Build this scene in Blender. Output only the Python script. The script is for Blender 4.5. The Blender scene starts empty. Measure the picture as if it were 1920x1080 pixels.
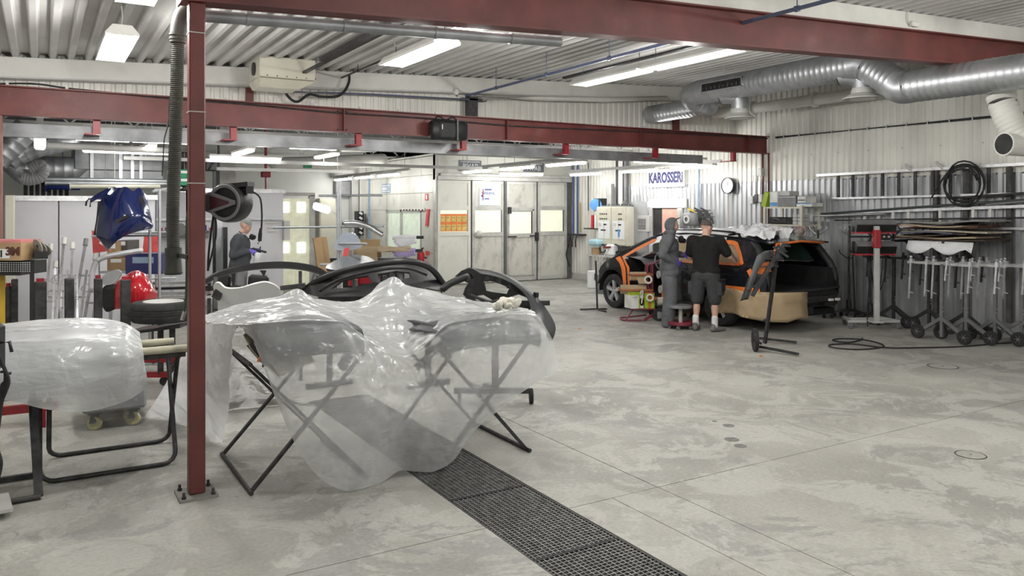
import bpy, bmesh, math, random
import numpy as np
from mathutils import Vector, Matrix, Euler, geometry, noise

# ------------------------------------------------------------------ camera, world, exposure
F_PX, CX, HOR, CAMZ = 1480.0,960.0,390.0,1.9
TH = math.radians(30.9)
CT, ST = math.cos(TH), math.sin(TH)
scn = bpy.context.scene
COL = scn.collection
cam_d = bpy.data.cameras.new('camera')
cam = bpy.data.objects.new('camera', cam_d)
COL.objects.link(cam)
cam.location = (0,0, CAMZ)
cam.rotation_euler = (math.pi / 2,0,-TH)
cam_d.sensor_width = 36.0
cam_d.lens = 36.0 * F_PX / 1920.0
cam_d.shift_y = (HOR - 540.0) / 1920.0
cam_d.clip_end = 200
scn.camera = cam
world = bpy.data.worlds.new('world')
scn.world = world
world.use_nodes = True
world.node_tree.nodes['Background'].inputs[0].default_value = (0.93,0.97,1.0,1)
world.node_tree.nodes['Background'].inputs[1].default_value = 0.05
scn.view_settings.view_transform = 'Standard'
scn.view_settings.look = 'None'
scn.view_settings.gamma = 1.0
scn.view_settings.use_curve_mapping = False
scn.view_settings.exposure = 0.34
LAMP_W = 62.0            # watts of one twin-tube ceiling fitting
LAMP_COL = (1.0,0.985,0.95)

# ------------------------------------------------------------------ from picture measurements to places
def ray(u, v):
    r = (u - CX) / F_PX
    return Vector((CT * r + ST, -ST * r + CT, (HOR - v) / F_PX))
def PD(u, v, d): return Vector((0,0, CAMZ)) + ray(u, v) * d
def PF(u, v, z=0.0):
    d = ray(u, v); return Vector((0,0, CAMZ)) + d * ((z - CAMZ) / d.z)
def PX(u, v, X):
    d = ray(u, v); return Vector((0,0, CAMZ)) + d * (X / d.x)
def PY(u, v, Y):
    d = ray(u, v); return Vector((0,0, CAMZ)) + d * (Y / d.y)

# ------------------------------------------------------------------ materials
MATS = {}
def mat(name, col=(0.5,0.5,0.5), rough=0.5, metal=0.0, var=0.12, scale=6.0, bump=0.0, bscale=40.0, emit=None,
        estr=0.0, trans=0.0, alpha=1.0, coat=0.0, col2=None, dirt=0.0, dirtcol=(0.08,0.075,0.07), dscale=2.5, dmin=0.52, spec=0.5, aniso=(1,1,1)):
    if name in MATS: return MATS[name]
    m = bpy.data.materials.new(name); m.use_nodes = True
    nt = m.node_tree; N = nt.nodes; L = nt.links
    b = N['Principled BSDF']
    tc = N.new('ShaderNodeTexCoord'); mp = N.new('ShaderNodeMapping')
    mp.inputs['Scale'].default_value = aniso
    L.new(tc.outputs['Object'], mp.inputs['Vector'])
    n1 = N.new('ShaderNodeTexNoise'); n1.inputs['Scale'].default_value = scale; n1.inputs['Detail'].default_value = 5
    L.new(mp.outputs[0], n1.inputs['Vector'])
    rp = N.new('ShaderNodeValToRGB')
    c2 = col2 if col2 else tuple(max(0, c * (1 - 2 * var)) for c in col)
    rp.color_ramp.elements[0].position = 0.3; rp.color_ramp.elements[1].position = 0.7
    rp.color_ramp.elements[0].color = (*c2,1)
    rp.color_ramp.elements[1].color = (*(min(1, c * (1 + (0 if col2 else var * 0.6))) for c in col),1)
    L.new(n1.outputs['Fac'], rp.inputs['Fac'])
    last = rp.outputs['Color']
    if dirt > 0:
        n2 = N.new('ShaderNodeTexNoise'); n2.inputs['Scale'].default_value = dscale; n2.inputs['Detail'].default_value = 8
        n2.inputs['Roughness'].default_value = 0.65
        L.new(mp.outputs[0], n2.inputs['Vector'])
        r2 = N.new('ShaderNodeValToRGB'); r2.color_ramp.elements[0].position = dmin; r2.color_ramp.elements[1].position = dmin + 0.2
        r2.color_ramp.elements[0].color = (0,0,0,1); r2.color_ramp.elements[1].color = (dirt, dirt, dirt, 1)
        L.new(n2.outputs['Fac'], r2.inputs['Fac'])
        mx = N.new('ShaderNodeMix'); mx.data_type = 'RGBA'
        L.new(r2.outputs['Color'], mx.inputs[0]); L.new(last, mx.inputs[6]); mx.inputs[7].default_value = (*dirtcol, 1)
        last = mx.outputs[2]
    L.new(last, b.inputs['Base Color'])
    b.inputs['Roughness'].default_value = rough; b.inputs['Metallic'].default_value = metal
    b.inputs['Specular IOR Level'].default_value = spec
    if coat: b.inputs['Coat Weight'].default_value = coat; b.inputs['Coat Roughness'].default_value = 0.05
    if trans: b.inputs['Transmission Weight'].default_value = trans
    if alpha < 1: b.inputs['Alpha'].default_value = alpha
    if emit:
        b.inputs['Emission Color'].default_value = (*emit, 1); b.inputs['Emission Strength'].default_value = estr
    if bump:
        n3 = N.new('ShaderNodeTexNoise'); n3.inputs['Scale'].default_value = bscale; n3.inputs['Detail'].default_value = 4
        L.new(mp.outputs[0], n3.inputs['Vector'])
        bp = N.new('ShaderNodeBump'); bp.inputs['Strength'].default_value = bump; bp.inputs['Distance'].default_value = 0.02
        L.new(n3.outputs['Fac'], bp.inputs['Height']); L.new(bp.outputs['Normal'], b.inputs['Normal'])
    MATS[name] = m
    return m

# ------------------------------------------------------------------ objects, names, labels
ORIGIN = {}
def tag(o, label=None, cat=None, group=None, kind=None):
    if label: o['label'] = label
    if cat: o['category'] = cat
    if group: o['group'] = group
    if kind: o['kind'] = kind
    return o
def thing(name, label, cat, loc=(0,0,0), rz=0.0, group=None, world=False, kind=None):
    o = bpy.data.objects.new(name, None); COL.objects.link(o)
    o.empty_display_size = 0.1
    o.location = loc; o.rotation_euler = (0,0, rz)
    if world: ORIGIN[o.name] = Vector(loc)
    return tag(o, label, cat, group, kind)
def dup(root, loc=None, rz=None, label=None, group=None):
    r = root.copy(); COL.objects.link(r)
    if loc is not None: r.location = loc
    if rz is not None: r.rotation_euler = (0,0, rz)
    if label: r['label'] = label
    if group: r['group'] = group
    for ch in list(root.children):
        c = ch.copy(); COL.objects.link(c); c.parent = r
        for g in list(ch.children):
            d = g.copy(); COL.objects.link(d); d.parent = c
    return r

def frame_of(d):
    d = d.normalized()
    up = Vector((0,0,1)) if abs(d.z) < 0.95 else Vector((1,0,0))
    a = d.cross(up).normalized(); b = a.cross(d).normalized()
    return a, b

class MB:
    def __init__(s): s.v = []; s.f = []; s.m = []
    def add(s, vs, fs, mi=0):
        o = len(s.v); s.v += [tuple(p) for p in vs]
        s.f += [tuple(i + o for i in f) for f in fs]; s.m += [mi] * len(fs); return s
    def box(s, c, size, rot=None, taper=1.0, mi=0, bev=0.0):
        hx, hy, hz = size[0] / 2, size[1] / 2, size[2] / 2
        if bev <= 0:
            vs = [Vector((x * hx * (taper if z > 0 else 1), y * hy * (taper if z > 0 else 1), z * hz)) for z in (-1,1) for x, y in ((-1,-1),(1,-1),(1,1),(-1,1))]
            fs = [(0,3,2,1),(4,5,6,7),(0,1,5,4),(1,2,6,5),(2,3,7,6),(3,0,4,7)]
        else:
            b = min(bev, hx * 0.9, hy * 0.9, hz * 0.9)
            vs = []; fs = []
            rings = [(hx - b, hy - b, -hz),(hx, hy, -hz + b),(hx, hy, hz - b),(hx - b, hy - b, hz)]
            for i, (ax, ay, z) in enumerate(rings):
                c2 = b if i in (1,2) else b * 0.4
                for x, y in ((-ax + c2,-ay),(ax - c2,-ay),(ax, -ay + c2),(ax, ay - c2),(ax - c2, ay),(-ax + c2, ay),(-ax, ay - c2),(-ax, -ay + c2)):
                    t = taper if z > 0 else 1
                    vs.append(Vector((x * t, y * t, z)))
            for i in range(3):
                for k in range(8): fs.append((i * 8 + k, i * 8 + (k + 1) % 8, i * 8 + 8 + (k + 1) % 8, i * 8 + 8 + k))
            fs.append(tuple(range(7,-1,-1))); fs.append(tuple(range(24,32)))
        if rot is not None:
            R = rot if isinstance(rot, Matrix) else Euler(rot).to_matrix()
            vs = [R @ p for p in vs]
        return s.add([p + Vector(c) for p in vs], fs, mi)
    def b2(s, a, b, mi=0, bev=0.0):
        a = Vector(a); b = Vector(b)
        return s.box((a + b) / 2, [abs(x) for x in (b - a)], mi=mi, bev=bev)
    def bar(s, p0, p1, w, h, mi=0, up=None):
        p0 = Vector(p0); p1 = Vector(p1); d = (p1 - p0)
        a, b = frame_of(d)
        if up is not None:
            dn = d.normalized(); b = (Vector(up) - dn * Vector(up).dot(dn)).normalized(); a = dn.cross(b)
        vs = [p + a * (x * w / 2) + b * (y * h / 2) for p in (p0, p1) for x, y in ((-1,-1),(1,-1),(1,1),(-1,1))]
        return s.add(vs, [(0,3,2,1),(4,5,6,7),(0,1,5,4),(1,2,6,5),(2,3,7,6),(3,0,4,7)], mi)
    def cyl(s, p0, p1, r0, r1=None, n=12, caps=True, mi=0):
        p0 = Vector(p0); p1 = Vector(p1); r1 = r0 if r1 is None else r1
        a, b = frame_of(p1 - p0); vs = []
        for p, r in ((p0, r0),(p1, r1)):
            for k in range(n):
                t = 2 * math.pi * k / n; vs.append(p + a * (r * math.cos(t)) + b * (r * math.sin(t)))
        fs = [(k, (k + 1) % n, n + (k + 1) % n, n + k) for k in range(n)]
        if caps: fs += [tuple(range(n - 1,-1,-1)), tuple(range(n, 2 * n))]
        return s.add(vs, fs, mi)
    def tube(s, pts, r, n=8, closed=False, caps=True, mi=0, rfun=None):
        pts = [Vector(p) for p in pts]; m = len(pts); vs = []; fs = []
        a = None
        for i, p in enumerate(pts):
            if closed: d = pts[(i + 1) % m] - pts[i - 1]
            else: d = pts[min(i + 1, m - 1)] - pts[max(i - 1,0)]
            if d.length < 1e-9: d = Vector((0,0,1))
            d.normalize()
            if a is None: a, b = frame_of(d)
            else:
                a = (a - d * a.dot(d))
                if a.length < 1e-6: a, _ = frame_of(d)
                a.normalize(); b = d.cross(a)
            rr = rfun(i) if rfun else r
            for k in range(n):
                t = 2 * math.pi * k / n; vs.append(p + a * (rr * math.cos(t)) + b * (rr * math.sin(t)))
        for i in range(m if closed else m - 1):
            j = (i + 1) % m
            for k in range(n): fs.append((i * n + k, i * n + (k + 1) % n, j * n + (k + 1) % n, j * n + k))
        if caps and not closed: fs += [tuple(range(n - 1,-1,-1)), tuple(range((m - 1) * n, m * n))]
        return s.add(vs, fs, mi)
    def lathe(s, prof, c=(0,0,0), axis=(0,0,1), n=24, mi=0, arc=2 * math.pi):
        c = Vector(c); ax = Vector(axis).normalized(); a, b = frame_of(ax); vs = []; fs = []
        m = len(prof); full = abs(arc - 2 * math.pi) < 1e-6; nn = n if full else n + 1
        for k in range(nn):
            t = arc * k / n
            for r, h in prof: vs.append(c + ax * h + (a * math.cos(t) + b * math.sin(t)) * r)
        for k in range(n):
            k2 = (k + 1) % nn
            for i in range(m - 1): fs.append((k * m + i, k2 * m + i, k2 * m + i + 1, k * m + i + 1))
        return s.add(vs, fs, mi)
    def ball(s, c, r, n=12, mi=0, rot=None):
        r = r if hasattr(r, '__len__') else (r, r, r); c = Vector(c); vs = []; fs = []; h = max(4, n // 2)
        for i in range(h + 1):
            ph = math.pi * i / h
            for k in range(n):
                t = 2 * math.pi * k / n
                p = Vector((r[0] * math.sin(ph) * math.cos(t), r[1] * math.sin(ph) * math.sin(t), r[2] * math.cos(ph)))
                if rot is not None: p = (rot if isinstance(rot, Matrix) else Euler(rot).to_matrix()) @ p
                vs.append(c + p)
        for i in range(h):
            for k in range(n): fs.append((i * n + k, (i + 1) * n + k, (i + 1) * n + (k + 1) % n, i * n + (k + 1) % n))
        return s.add(vs, fs, mi)
    def prism(s, poly, p0, ex, ey, th, mi=0):
        # poly: 2D outline; p0 origin; ex, ey axes; extruded by vector th
        p0 = Vector(p0); ex = Vector(ex); ey = Vector(ey); th = Vector(th); n = len(poly)
        A = [p0 + ex * x + ey * y for x, y in poly]
        vs = A + [p + th for p in A]
        tri = geometry.tessellate_polygon([[Vector((x, y, 0)) for x, y in poly]])
        fs = [tuple(t) for t in tri] + [tuple(n + i for i in reversed(t)) for t in tri]
        fs += [(i, (i + 1) % n, n + (i + 1) % n, n + i) for i in range(n)]
        return s.add(vs, fs, mi)
    def grid(s, rows, mi=0, closeu=False):
        m = len(rows); n = len(rows[0]); vs = [p for r in rows for p in r]; fs = []
        for i in range(m - 1):
            for k in range(n if closeu else n - 1): fs.append((i * n + k, i * n + (k + 1) % n, (i + 1) * n + (k + 1) % n, (i + 1) * n + k))
        return s.add(vs, fs, mi)
    def quad(s, a, b, c, d, mi=0): return s.add([a, b, c, d], [(0,1,2,3)], mi)
    def build(s, name, mats, parent=None, smooth=None, kind=None, label=None, solid=0.0, offset=0.0, fix=True):
        me = bpy.data.meshes.new(name)
        off = Vector((0,0,0)); p = parent
        while p is not None:
            if p.name in ORIGIN: off = ORIGIN[p.name]; break
            p = p.parent
        me.from_pydata([(x - off.x, y - off.y, z - off.z) for x, y, z in s.v], [], s.f)
        if not isinstance(mats, (list, tuple)): mats = [mats]
        for k in mats: me.materials.append(k)
        if len(mats) > 1: me.polygons.foreach_set('material_index', s.m)
        if fix or solid:
            bm = bmesh.new(); bm.from_mesh(me)
            if fix: bmesh.ops.recalc_face_normals(bm, faces=bm.faces)
            if solid:
                bm.normal_update(); bm.verts.index_update(); fs0 = list(bm.faces); bd = [e for e in bm.edges if e.is_boundary]
                cp = [bm.verts.new(v.co - v.normal * solid) for v in list(bm.verts)]
                for f in fs0:
                    nf = bm.faces.new([cp[v.index] for v in reversed(f.verts)]); nf.material_index = f.material_index
                for e in bd:
                    l = e.link_loops[0]; a, b = l.vert, l.link_loop_next.vert
                    try: bm.faces.new([b, a, cp[a.index], cp[b.index]])
                    except ValueError: pass
            bm.to_mesh(me); bm.free()
        if smooth:
            me.polygons.foreach_set('use_smooth', [True] * len(me.polygons))
            if smooth is not True:
                me.set_sharp_from_angle(angle=math.radians(smooth))
        me.update()
        o = bpy.data.objects.new(name, me); COL.objects.link(o)
        if parent is not None: o.parent = parent
        if kind: o['kind'] = kind
        if label: o['label'] = label
        return o

def one(name, mb, m, label, cat, group=None, smooth=None, kind=None, base=None, solid=0.0, fix=True):
    """A thing made of one mesh; origin at its base."""
    vs = mb.v
    if base is None:
        xs = [p[0] for p in vs]; ys = [p[1] for p in vs]; zs = [p[2] for p in vs]
        base = ((min(xs) + max(xs)) / 2,(min(ys) + max(ys)) / 2, min(zs))
    b = Vector(base)
    mb.v = [(x - b.x, y - b.y, z - b.z) for x, y, z in vs]
    o = mb.build(name, m, None, smooth, solid=solid, fix=fix); o.location = b
    return tag(o, label, cat, group, kind)
def struct(name, mb, m, parent=None, smooth=None, label=None, cat=None, fix=True):
    o = mb.build(name, m, parent, smooth, fix=fix); o['kind'] = 'structure'
    if label: o['label'] = label
    if cat: o['category'] = cat
    return o

def spline(pts, n=8, closed=False):
    """Catmull-Rom through points."""
    pts = [Vector(p) for p in pts]; m = len(pts); out = []
    rng = range(m if closed else m - 1)
    for i in rng:
        if closed: p = [pts[(i + k - 1) % m] for k in range(4)]
        else: p = [pts[max(i - 1,0)], pts[i], pts[i + 1], pts[min(i + 2, m - 1)]]
        for k in range(n):
            t = k / n; t2 = t * t; t3 = t2 * t
            out.append(0.5 * ((2 * p[1]) + (p[2] - p[0]) * t + (2 * p[0] - 5 * p[1] + 4 * p[2] - p[3]) * t2 + (3 * p[1] - p[0] - 3 * p[2] + p[3]) * t3))
    if not closed: out.append(pts[-1].copy())
    return out
def inside(p, poly):
    x, y = p; c = False; j = len(poly) - 1
    for i in range(len(poly)):
        xi, yi = poly[i]; xj, yj = poly[j]
        if (yi > y) != (yj > y) and x < (xj - xi) * (y - yi) / (yj - yi) + xi: c = not c
        j = i
    return c
def sheet(mb, outline, holes, step, fn, mi=0):
    """A sheet with holes, meshed in 2D and carried to 3D by fn(x, y)."""
    pts = []; edges = []; 
    def loop(lp):
        o = len(pts); res = []
        for i in range(len(lp)):
            a = Vector(lp[i][:2]); b = Vector(lp[(i + 1) % len(lp)][:2]); k = max(1, int((b - a).length / step))
            for q in range(k): res.append(a.lerp(b, q / k))
        pts.extend(res); n = len(res)
        edges.extend([(o + i, o + (i + 1) % n) for i in range(n)])
        return [(p.x, p.y) for p in res]
    ol = loop(outline); hl = [loop(h) for h in holes]
    xs = [p[0] for p in ol]; ys = [p[1] for p in ol]
    y = min(ys) + step * 0.5; r = 0
    while y < max(ys):
        x = min(xs) + step * (0.5 if r % 2 else 0.25)
        while x < max(xs):
            if inside((x, y), ol) and not any(inside((x, y), h) for h in hl): pts.append(Vector((x, y)))
            x += step
        y += step; r += 1
    vo, eo, fo, *_ = geometry.delaunay_2d_cdt([Vector(p) for p in pts], edges, [], 0,1e-5)
    fs = []
    for f in fo:
        cx = sum(vo[i].x for i in f) / len(f); cy = sum(vo[i].y for i in f) / len(f)
        if inside((cx, cy), ol) and not any(inside((cx, cy), h) for h in hl): fs.append(tuple(f))
    return mb.add([Vector(fn(p.x, p.y)) for p in vo], fs, mi)
def nz(x, y, z=0.0): return noise.noise(Vector((x, y, z)))
def rnd(a, b): return random.uniform(a, b)
random.seed(7)

def text_obj(name, s, size, mtl, parent, origin, ex, ey, depth=0.004, align='CENTER', bold=0.0):
    """Lettering as its own mesh part, standing on the plane spanned by ex, ey."""
    cu = bpy.data.curves.new(name, 'FONT'); cu.body = s; cu.size = size; cu.align_x = align; cu.align_y = 'CENTER'; cu.extrude = depth / 2; cu.offset = bold
    cu.resolution_u = 3
    t = bpy.data.objects.new(name, cu); COL.objects.link(t)
    dg = bpy.context.evaluated_depsgraph_get(); me = bpy.data.meshes.new_from_object(t.evaluated_get(dg))
    bpy.data.objects.remove(t)
    me.name = name
    ex = Vector(ex).normalized(); ey = Vector(ey).normalized(); ez = ex.cross(ey)
    off = Vector((0,0,0)); p = parent
    while p is not None:
        if p.name in ORIGIN: off = ORIGIN[p.name]; break
        p = p.parent
    o0 = Vector(origin) - off
    M = Matrix((ex, ey, ez)).transposed().to_4x4(); M.translation = o0
    me.transform(M); me.materials.clear(); me.materials.append(mtl)
    o = bpy.data.objects.new(name, me); COL.objects.link(o); o.parent = parent
    return o
# ------------------------------------------------------------------ shared materials
M_RED = mat('red_oxide_paint', (0.145,0.034,0.029),0.5, var=0.18, scale=3, dirt=0.35, dirtcol=(0.26,0.17,0.15), dscale=1.6, dmin=0.6, bump=0.05)
M_REDBRIGHT = mat('red_gloss_paint', (0.30,0.012,0.02),0.4, var=0.15, scale=8)
M_WHITE = mat('white_paint', (0.70,0.69,0.65),0.5, var=0.06, scale=4, dirt=0.35, dirtcol=(0.42,0.40,0.36), dscale=2.0, dmin=0.55)
M_DECK = mat('ceiling_sheet', (0.56,0.555,0.54),0.45, var=0.06, scale=2.0, dirt=0.3, dirtcol=(0.40,0.385,0.36), dscale=1.5)
M_CLAD = mat('white_cladding', (0.74,0.73,0.68),0.4, var=0.07, scale=2.0, dirt=0.55, dirtcol=(0.45,0.43,0.38), dscale=1.8, aniso=(1,1,0.35))
M_GALV = mat('galvanised_sheet', (0.54,0.555,0.575),0.36,0.6, var=0.16, scale=5, dirt=0.45, dirtcol=(0.27,0.275,0.285), dscale=1.3, dmin=0.5, aniso=(1,1,0.3))
M_GALVB = mat('galvanised_duct', (0.50,0.52,0.54),0.42,0.8, var=0.10, scale=5)
M_STEEL = mat('dark_steel', (0.045,0.045,0.047),0.5,0.3, var=0.3, scale=14, dirt=0.4, dirtcol=(0.14,0.135,0.13), dscale=9)
M_BLACK = mat('black_plastic', (0.014,0.0145,0.016),0.45, var=0.3, scale=10)
M_RUBBER = mat('black_rubber', (0.022,0.022,0.023),0.8, var=0.3, scale=18, bump=0.15, bscale=60)
M_GREYP = mat('grey_plastic', (0.20,0.20,0.205),0.5, var=0.12, scale=9)
M_LIGHTG = mat('light_grey_paint', (0.52,0.52,0.50),0.45, var=0.08, scale=5, dirt=0.3, dirtcol=(0.3,0.29,0.27))
M_ALU = mat('aluminium', (0.66,0.67,0.68),0.3,0.9, var=0.12, scale=12, dirt=0.35, dirtcol=(0.3,0.3,0.3), dscale=10)
M_DARKVOID = mat('dark_void', (0.03,0.03,0.03),0.8, var=0.3)  # near-black colour, painted as the shade inside openings; also plain dark backing
M_GLOW = mat('lamp_diffuser', (0.9,0.9,0.88),0.4, emit=(1.0,0.985,0.95), estr=7.0)
M_GLOW.cycles.emission_sampling = 'NONE'
M_KRAFT = mat('kraft_paper', (0.42,0.315,0.19),0.75, var=0.1, scale=4, bump=0.25, bscale=12)
M_CREAM = mat('cream_enamel', (0.62,0.60,0.50),0.45, var=0.06, dirt=0.35, dirtcol=(0.40,0.37,0.30), dscale=3)
M_ORANGE = mat('orange_tape', (0.80,0.20,0.035),0.5, var=0.1, scale=10)

# ------------------------------------------------------------------ floor: cast slabs with saw-cut joints round a drain channel
def concrete():
    m = bpy.data.materials.new('worn_concrete'); m.use_nodes = True
    nt = m.node_tree; N = nt.nodes; L = nt.links; b = N['Principled BSDF']
    tc = N.new('ShaderNodeTexCoord')
    def nse(sc, det, rough=0.6, dist=0.0):
        n = N.new('ShaderNodeTexNoise'); n.inputs['Scale'].default_value = sc; n.inputs['Detail'].default_value = det
        n.inputs['Roughness'].default_value = rough; n.inputs['Distortion'].default_value = dist
        L.new(tc.outputs['Object'], n.inputs['Vector']); return n.outputs['Fac']
    def ramp(fac, p0, c0, p1, c1):
        r = N.new('ShaderNodeValToRGB'); e = r.color_ramp.elements
        e[0].position = p0; e[0].color = (*c0,1); e[1].position = p1; e[1].color = (*c1,1); L.new(fac, r.inputs['Fac']); return r.outputs['Color']
    def mix(fac, a, bb, mode='MIX'):
        x = N.new('ShaderNodeMix'); x.data_type = 'RGBA'; x.blend_type = mode
        if isinstance(fac, float): x.inputs[0].default_value = fac
        else: L.new(fac, x.inputs[0])
        for i, c in ((6, a),(7, bb)):
            if isinstance(c, tuple): x.inputs[i].default_value = (*c, 1)
            else: L.new(c, x.inputs[i])
        return x.outputs[2]
    base = ramp(nse(0.55,6,0.55,0.3),0.32,(0.275,0.268,0.248),0.68,(0.435,0.425,0.385))
    worn = ramp(nse(1.7,12,0.74,0.8),0.49,(0,0,0),0.53,(0.7,0.7,0.7))
    c1 = mix(worn, base, (0.47,0.465,0.43))
    patch = ramp(nse(0.8,13,0.76,1.2),0.55,(0,0,0),0.575,(0.75,0.75,0.75))
    c2 = mix(patch, c1,(0.285,0.28,0.265))
    fine = ramp(nse(34,6,0.7),0.35,(0.84,0.84,0.84),0.7,(1.07,1.07,1.06))
    c3 = mix(1.0, c2, fine, 'MULTIPLY')
    L.new(c3, b.inputs['Base Color'])
    rr = N.new('ShaderNodeMapRange'); L.new(nse(1.4,8,0.65,0.5), rr.inputs[0])
    rr.inputs[1].default_value = 0.35; rr.inputs[2].default_value = 0.65; rr.inputs[3].default_value = 0.42; rr.inputs[4].default_value = 0.72
    L.new(rr.outputs[0], b.inputs['Roughness'])
    b.inputs['Specular IOR Level'].default_value = 0.35
    bp = N.new('ShaderNodeBump'); bp.inputs['Strength'].default_value = 0.12; bp.inputs['Distance'].default_value = 0.01
    L.new(nse(30,8,0.7), bp.inputs['Height']); L.new(bp.outputs['Normal'], b.inputs['Normal'])
    return m
M_CONC = concrete(); MATS['worn_concrete'] = M_CONC
XW, YB0, YB1, XL = 12.4,-5.0,26.0,-5.0
mb = MB(); mb.b2((XL, YB0,-0.4),(XW + 0.2, YB1,-0.22))
floor = struct('floor', mb, M_DARKVOID)
def slab(x0, x1, y0, y1, g=0.004):
    m = MB(); m.b2((x0 + g, y0 + g, -0.22),(x1 - g, y1 - g, 0.0)); m.build('slab', M_CONC, floor)
GX0, GX1, GY0, GY1 = 2.28,2.87,1.56,7.68
for y0, y1 in ((YB0,4.1),(4.1,10.1),(10.1,16.2),(16.2, YB1)):
    slab(3.61, XW + 0.2, y0, y1)
    slab(XL, GX0, y0, y1) if y0 < 10 else slab(XL, 3.61, y0, y1)
slab(GX1,3.22, YB0,4.1); slab(3.22,3.61, YB0,4.1,0.002); slab(GX1,3.61,4.1,10.1)
slab(GX0, GX1, YB0, GY0,0.0); slab(GX0, GX1, GY1,10.1,0.0)
# gratings in the drain channel
gproto = None
for k in range(6):
    y0 = GY0 + 1.02 * k
    if gproto is None:
        t = thing('floor_grating', 'x', 'grating', (GX0, y0,0),0, 'steel gratings over the drain channel')
        m = MB(); w = GX1 - GX0; l = 1.012
        for a, b2 in (((0.004,0),(0.012, l)),((w - 0.012,0),(w - 0.004, l)),((0.012,0),(w - 0.012,0.007)),((0.012, l - 0.007),(w - 0.012, l))):
            m.b2((*a, -0.035),(*b2,-0.004))
        m.build('frame', M_STEEL, t)
        m = MB()
        for i in range(1,18): m.b2((w * i / 18 - 0.0028,0.007,-0.034),(w * i / 18 + 0.0028, l - 0.007,-0.005))
        M_GRATE = mat('grating_steel', (0.22,0.22,0.212),0.5,0.4, var=0.25, scale=20)
        m.build('bearing_bars', M_GRATE, t, kind='stuff')
        m = MB()
        for i in range(1,34): m.b2((0.012, l * i / 34 - 0.003,-0.026),(w - 0.012, l * i / 34 + 0.003,-0.006))
        m.build('cross_bars', M_GRATE, t, kind='stuff')
        gproto = t
    else: t = dup(gproto, (GX0, y0,0))
    t['label'] = ['nearest steel drain grating, cut off by the picture edge', 'second nearest steel drain grating in the concrete floor', 'third nearest steel drain grating in the concrete floor',
                  'steel drain grating running in under the hanging plastic sheet', 'steel drain grating under the plastic covered trestles', 'farthest steel drain grating behind the plastic covered trestles'][k]
# drain covers and filled holes
for u, v, r, lb in ((1768,687,0.17, 'round drain cover in floor beneath the wheeled panel stands'),(1820,853,0.11, 'round pitted drain cover in floor beside the long floor joint')):
    p = PF(u, v); t = thing('drain_cover', lb, 'drain cover', p)
    m = MB(); m.lathe([(0,0.004),(r * 0.9,0.004),(r * 0.93,0.001),(r * 0.93,-0.002)]); m.build('lid', M_CONC, t, smooth=30)
    m = MB(); m.lathe([(r * 0.94,0.0),(r * 0.94,0.003),(r, 0.003),(r, 0.0)]); m.build('ring', M_STEEL, t)
    m = MB(); m.lathe([(0,0.0045),(r * 0.09,0.0045)], n=10); m.build('keyhole', M_STEEL, t)
for i, (u, v, r) in enumerate(((1366,798,0.05),(1372,824,0.06),(1388,836,0.05),(1340,790,0.022))):
    p = PF(u, v); m = MB(); m.lathe([(0,0.002),(r, 0.002),(r * 1.04,0)], c=p, n=18)
    one('filled_hole', m, mat('old_mortar', (0.2,0.196,0.185),0.85, var=0.2, scale=20), ['dark mortar plug in floor, farthest of the large three', 'dark mortar plug in floor, middle of three', 'dark mortar plug in floor, lowest of three', 'tiny mortar plug in floor left of three bigger plugs'][i], 'floor plug', 'mortar plugs in the floor')
for i, (u, v) in enumerate(((1427,668),(1087,617))):
    p = PF(u, v); m = MB(); m.ball(p + Vector((0,0,0.006)),(0.03,0.022,0.008),8)
    one('tape_scrap', m, M_ORANGE, ['orange scrap lying below the wheeled fender stand', 'tiny orange scrap on floor near the thin tripod foot'][i], 'scrap', 'orange scraps on the floor')

# ------------------------------------------------------------------ sheet metal walls and ceiling
def corr(mb, o, eu, ev, en, lu, lv, pitch, depth, fr=(0.30,0.12,0.46)):
    """Trapezoid profile: ribs run along ev, repeated along eu, standing proud along en."""
    o = Vector(o); eu = Vector(eu); ev = Vector(ev); en = Vector(en); n = max(1, int(round(lu / pitch))); prof = []
    a, sl, b = fr
    for k in range(n):
        for f, h in ((0,1),(a, 1),(a + sl, 0),(a + sl + b, 0)): prof.append(((k + f) * pitch, h * depth))
    prof.append((n * pitch, depth))
    prof = [(x * lu / (n * pitch), h) for x, h in prof]
    vs = []
    for x, h in prof: p = o + eu * x + en * h; vs += [p, p + ev * lv]
    mb.add(vs, [(2 * i, 2 * i + 2,2 * i + 3,2 * i + 1) for i in range(len(prof) - 1)])
SL = 0.045
def zdeck(x): return 3.78 + SL * x
ex = Vector((1,0, SL)).normalized()
ceil = thing('ceiling', None, None, (0,0,3.7), kind='structure', world=True)
x = XL
while x < XW:
    w = min(1.0, XW - x); m = MB()
    corr(m, (x, YB0, zdeck(x)), ex, (0,1,0),(0,0,1), w * math.sqrt(1 + SL * SL),16.6,0.2,0.058,(0.44,0.14,0.28))
    # profile stands up from the rib bottoms: ribs low and narrow, troughs high
    m.build('sheet', M_DECK, ceil, fix=False); x += w
m = MB(); m.b2((XL, YB0, zdeck(XW) + 0.35),(XW + 0.2, YB1, zdeck(XW) + 0.4)); struct('roof_slab', m, M_DARKVOID)
wr = thing('wall_right', None, None, (XW, 0,0), kind='structure', world=True)
zm = 2.43
y = YB0; protos = {}
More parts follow.
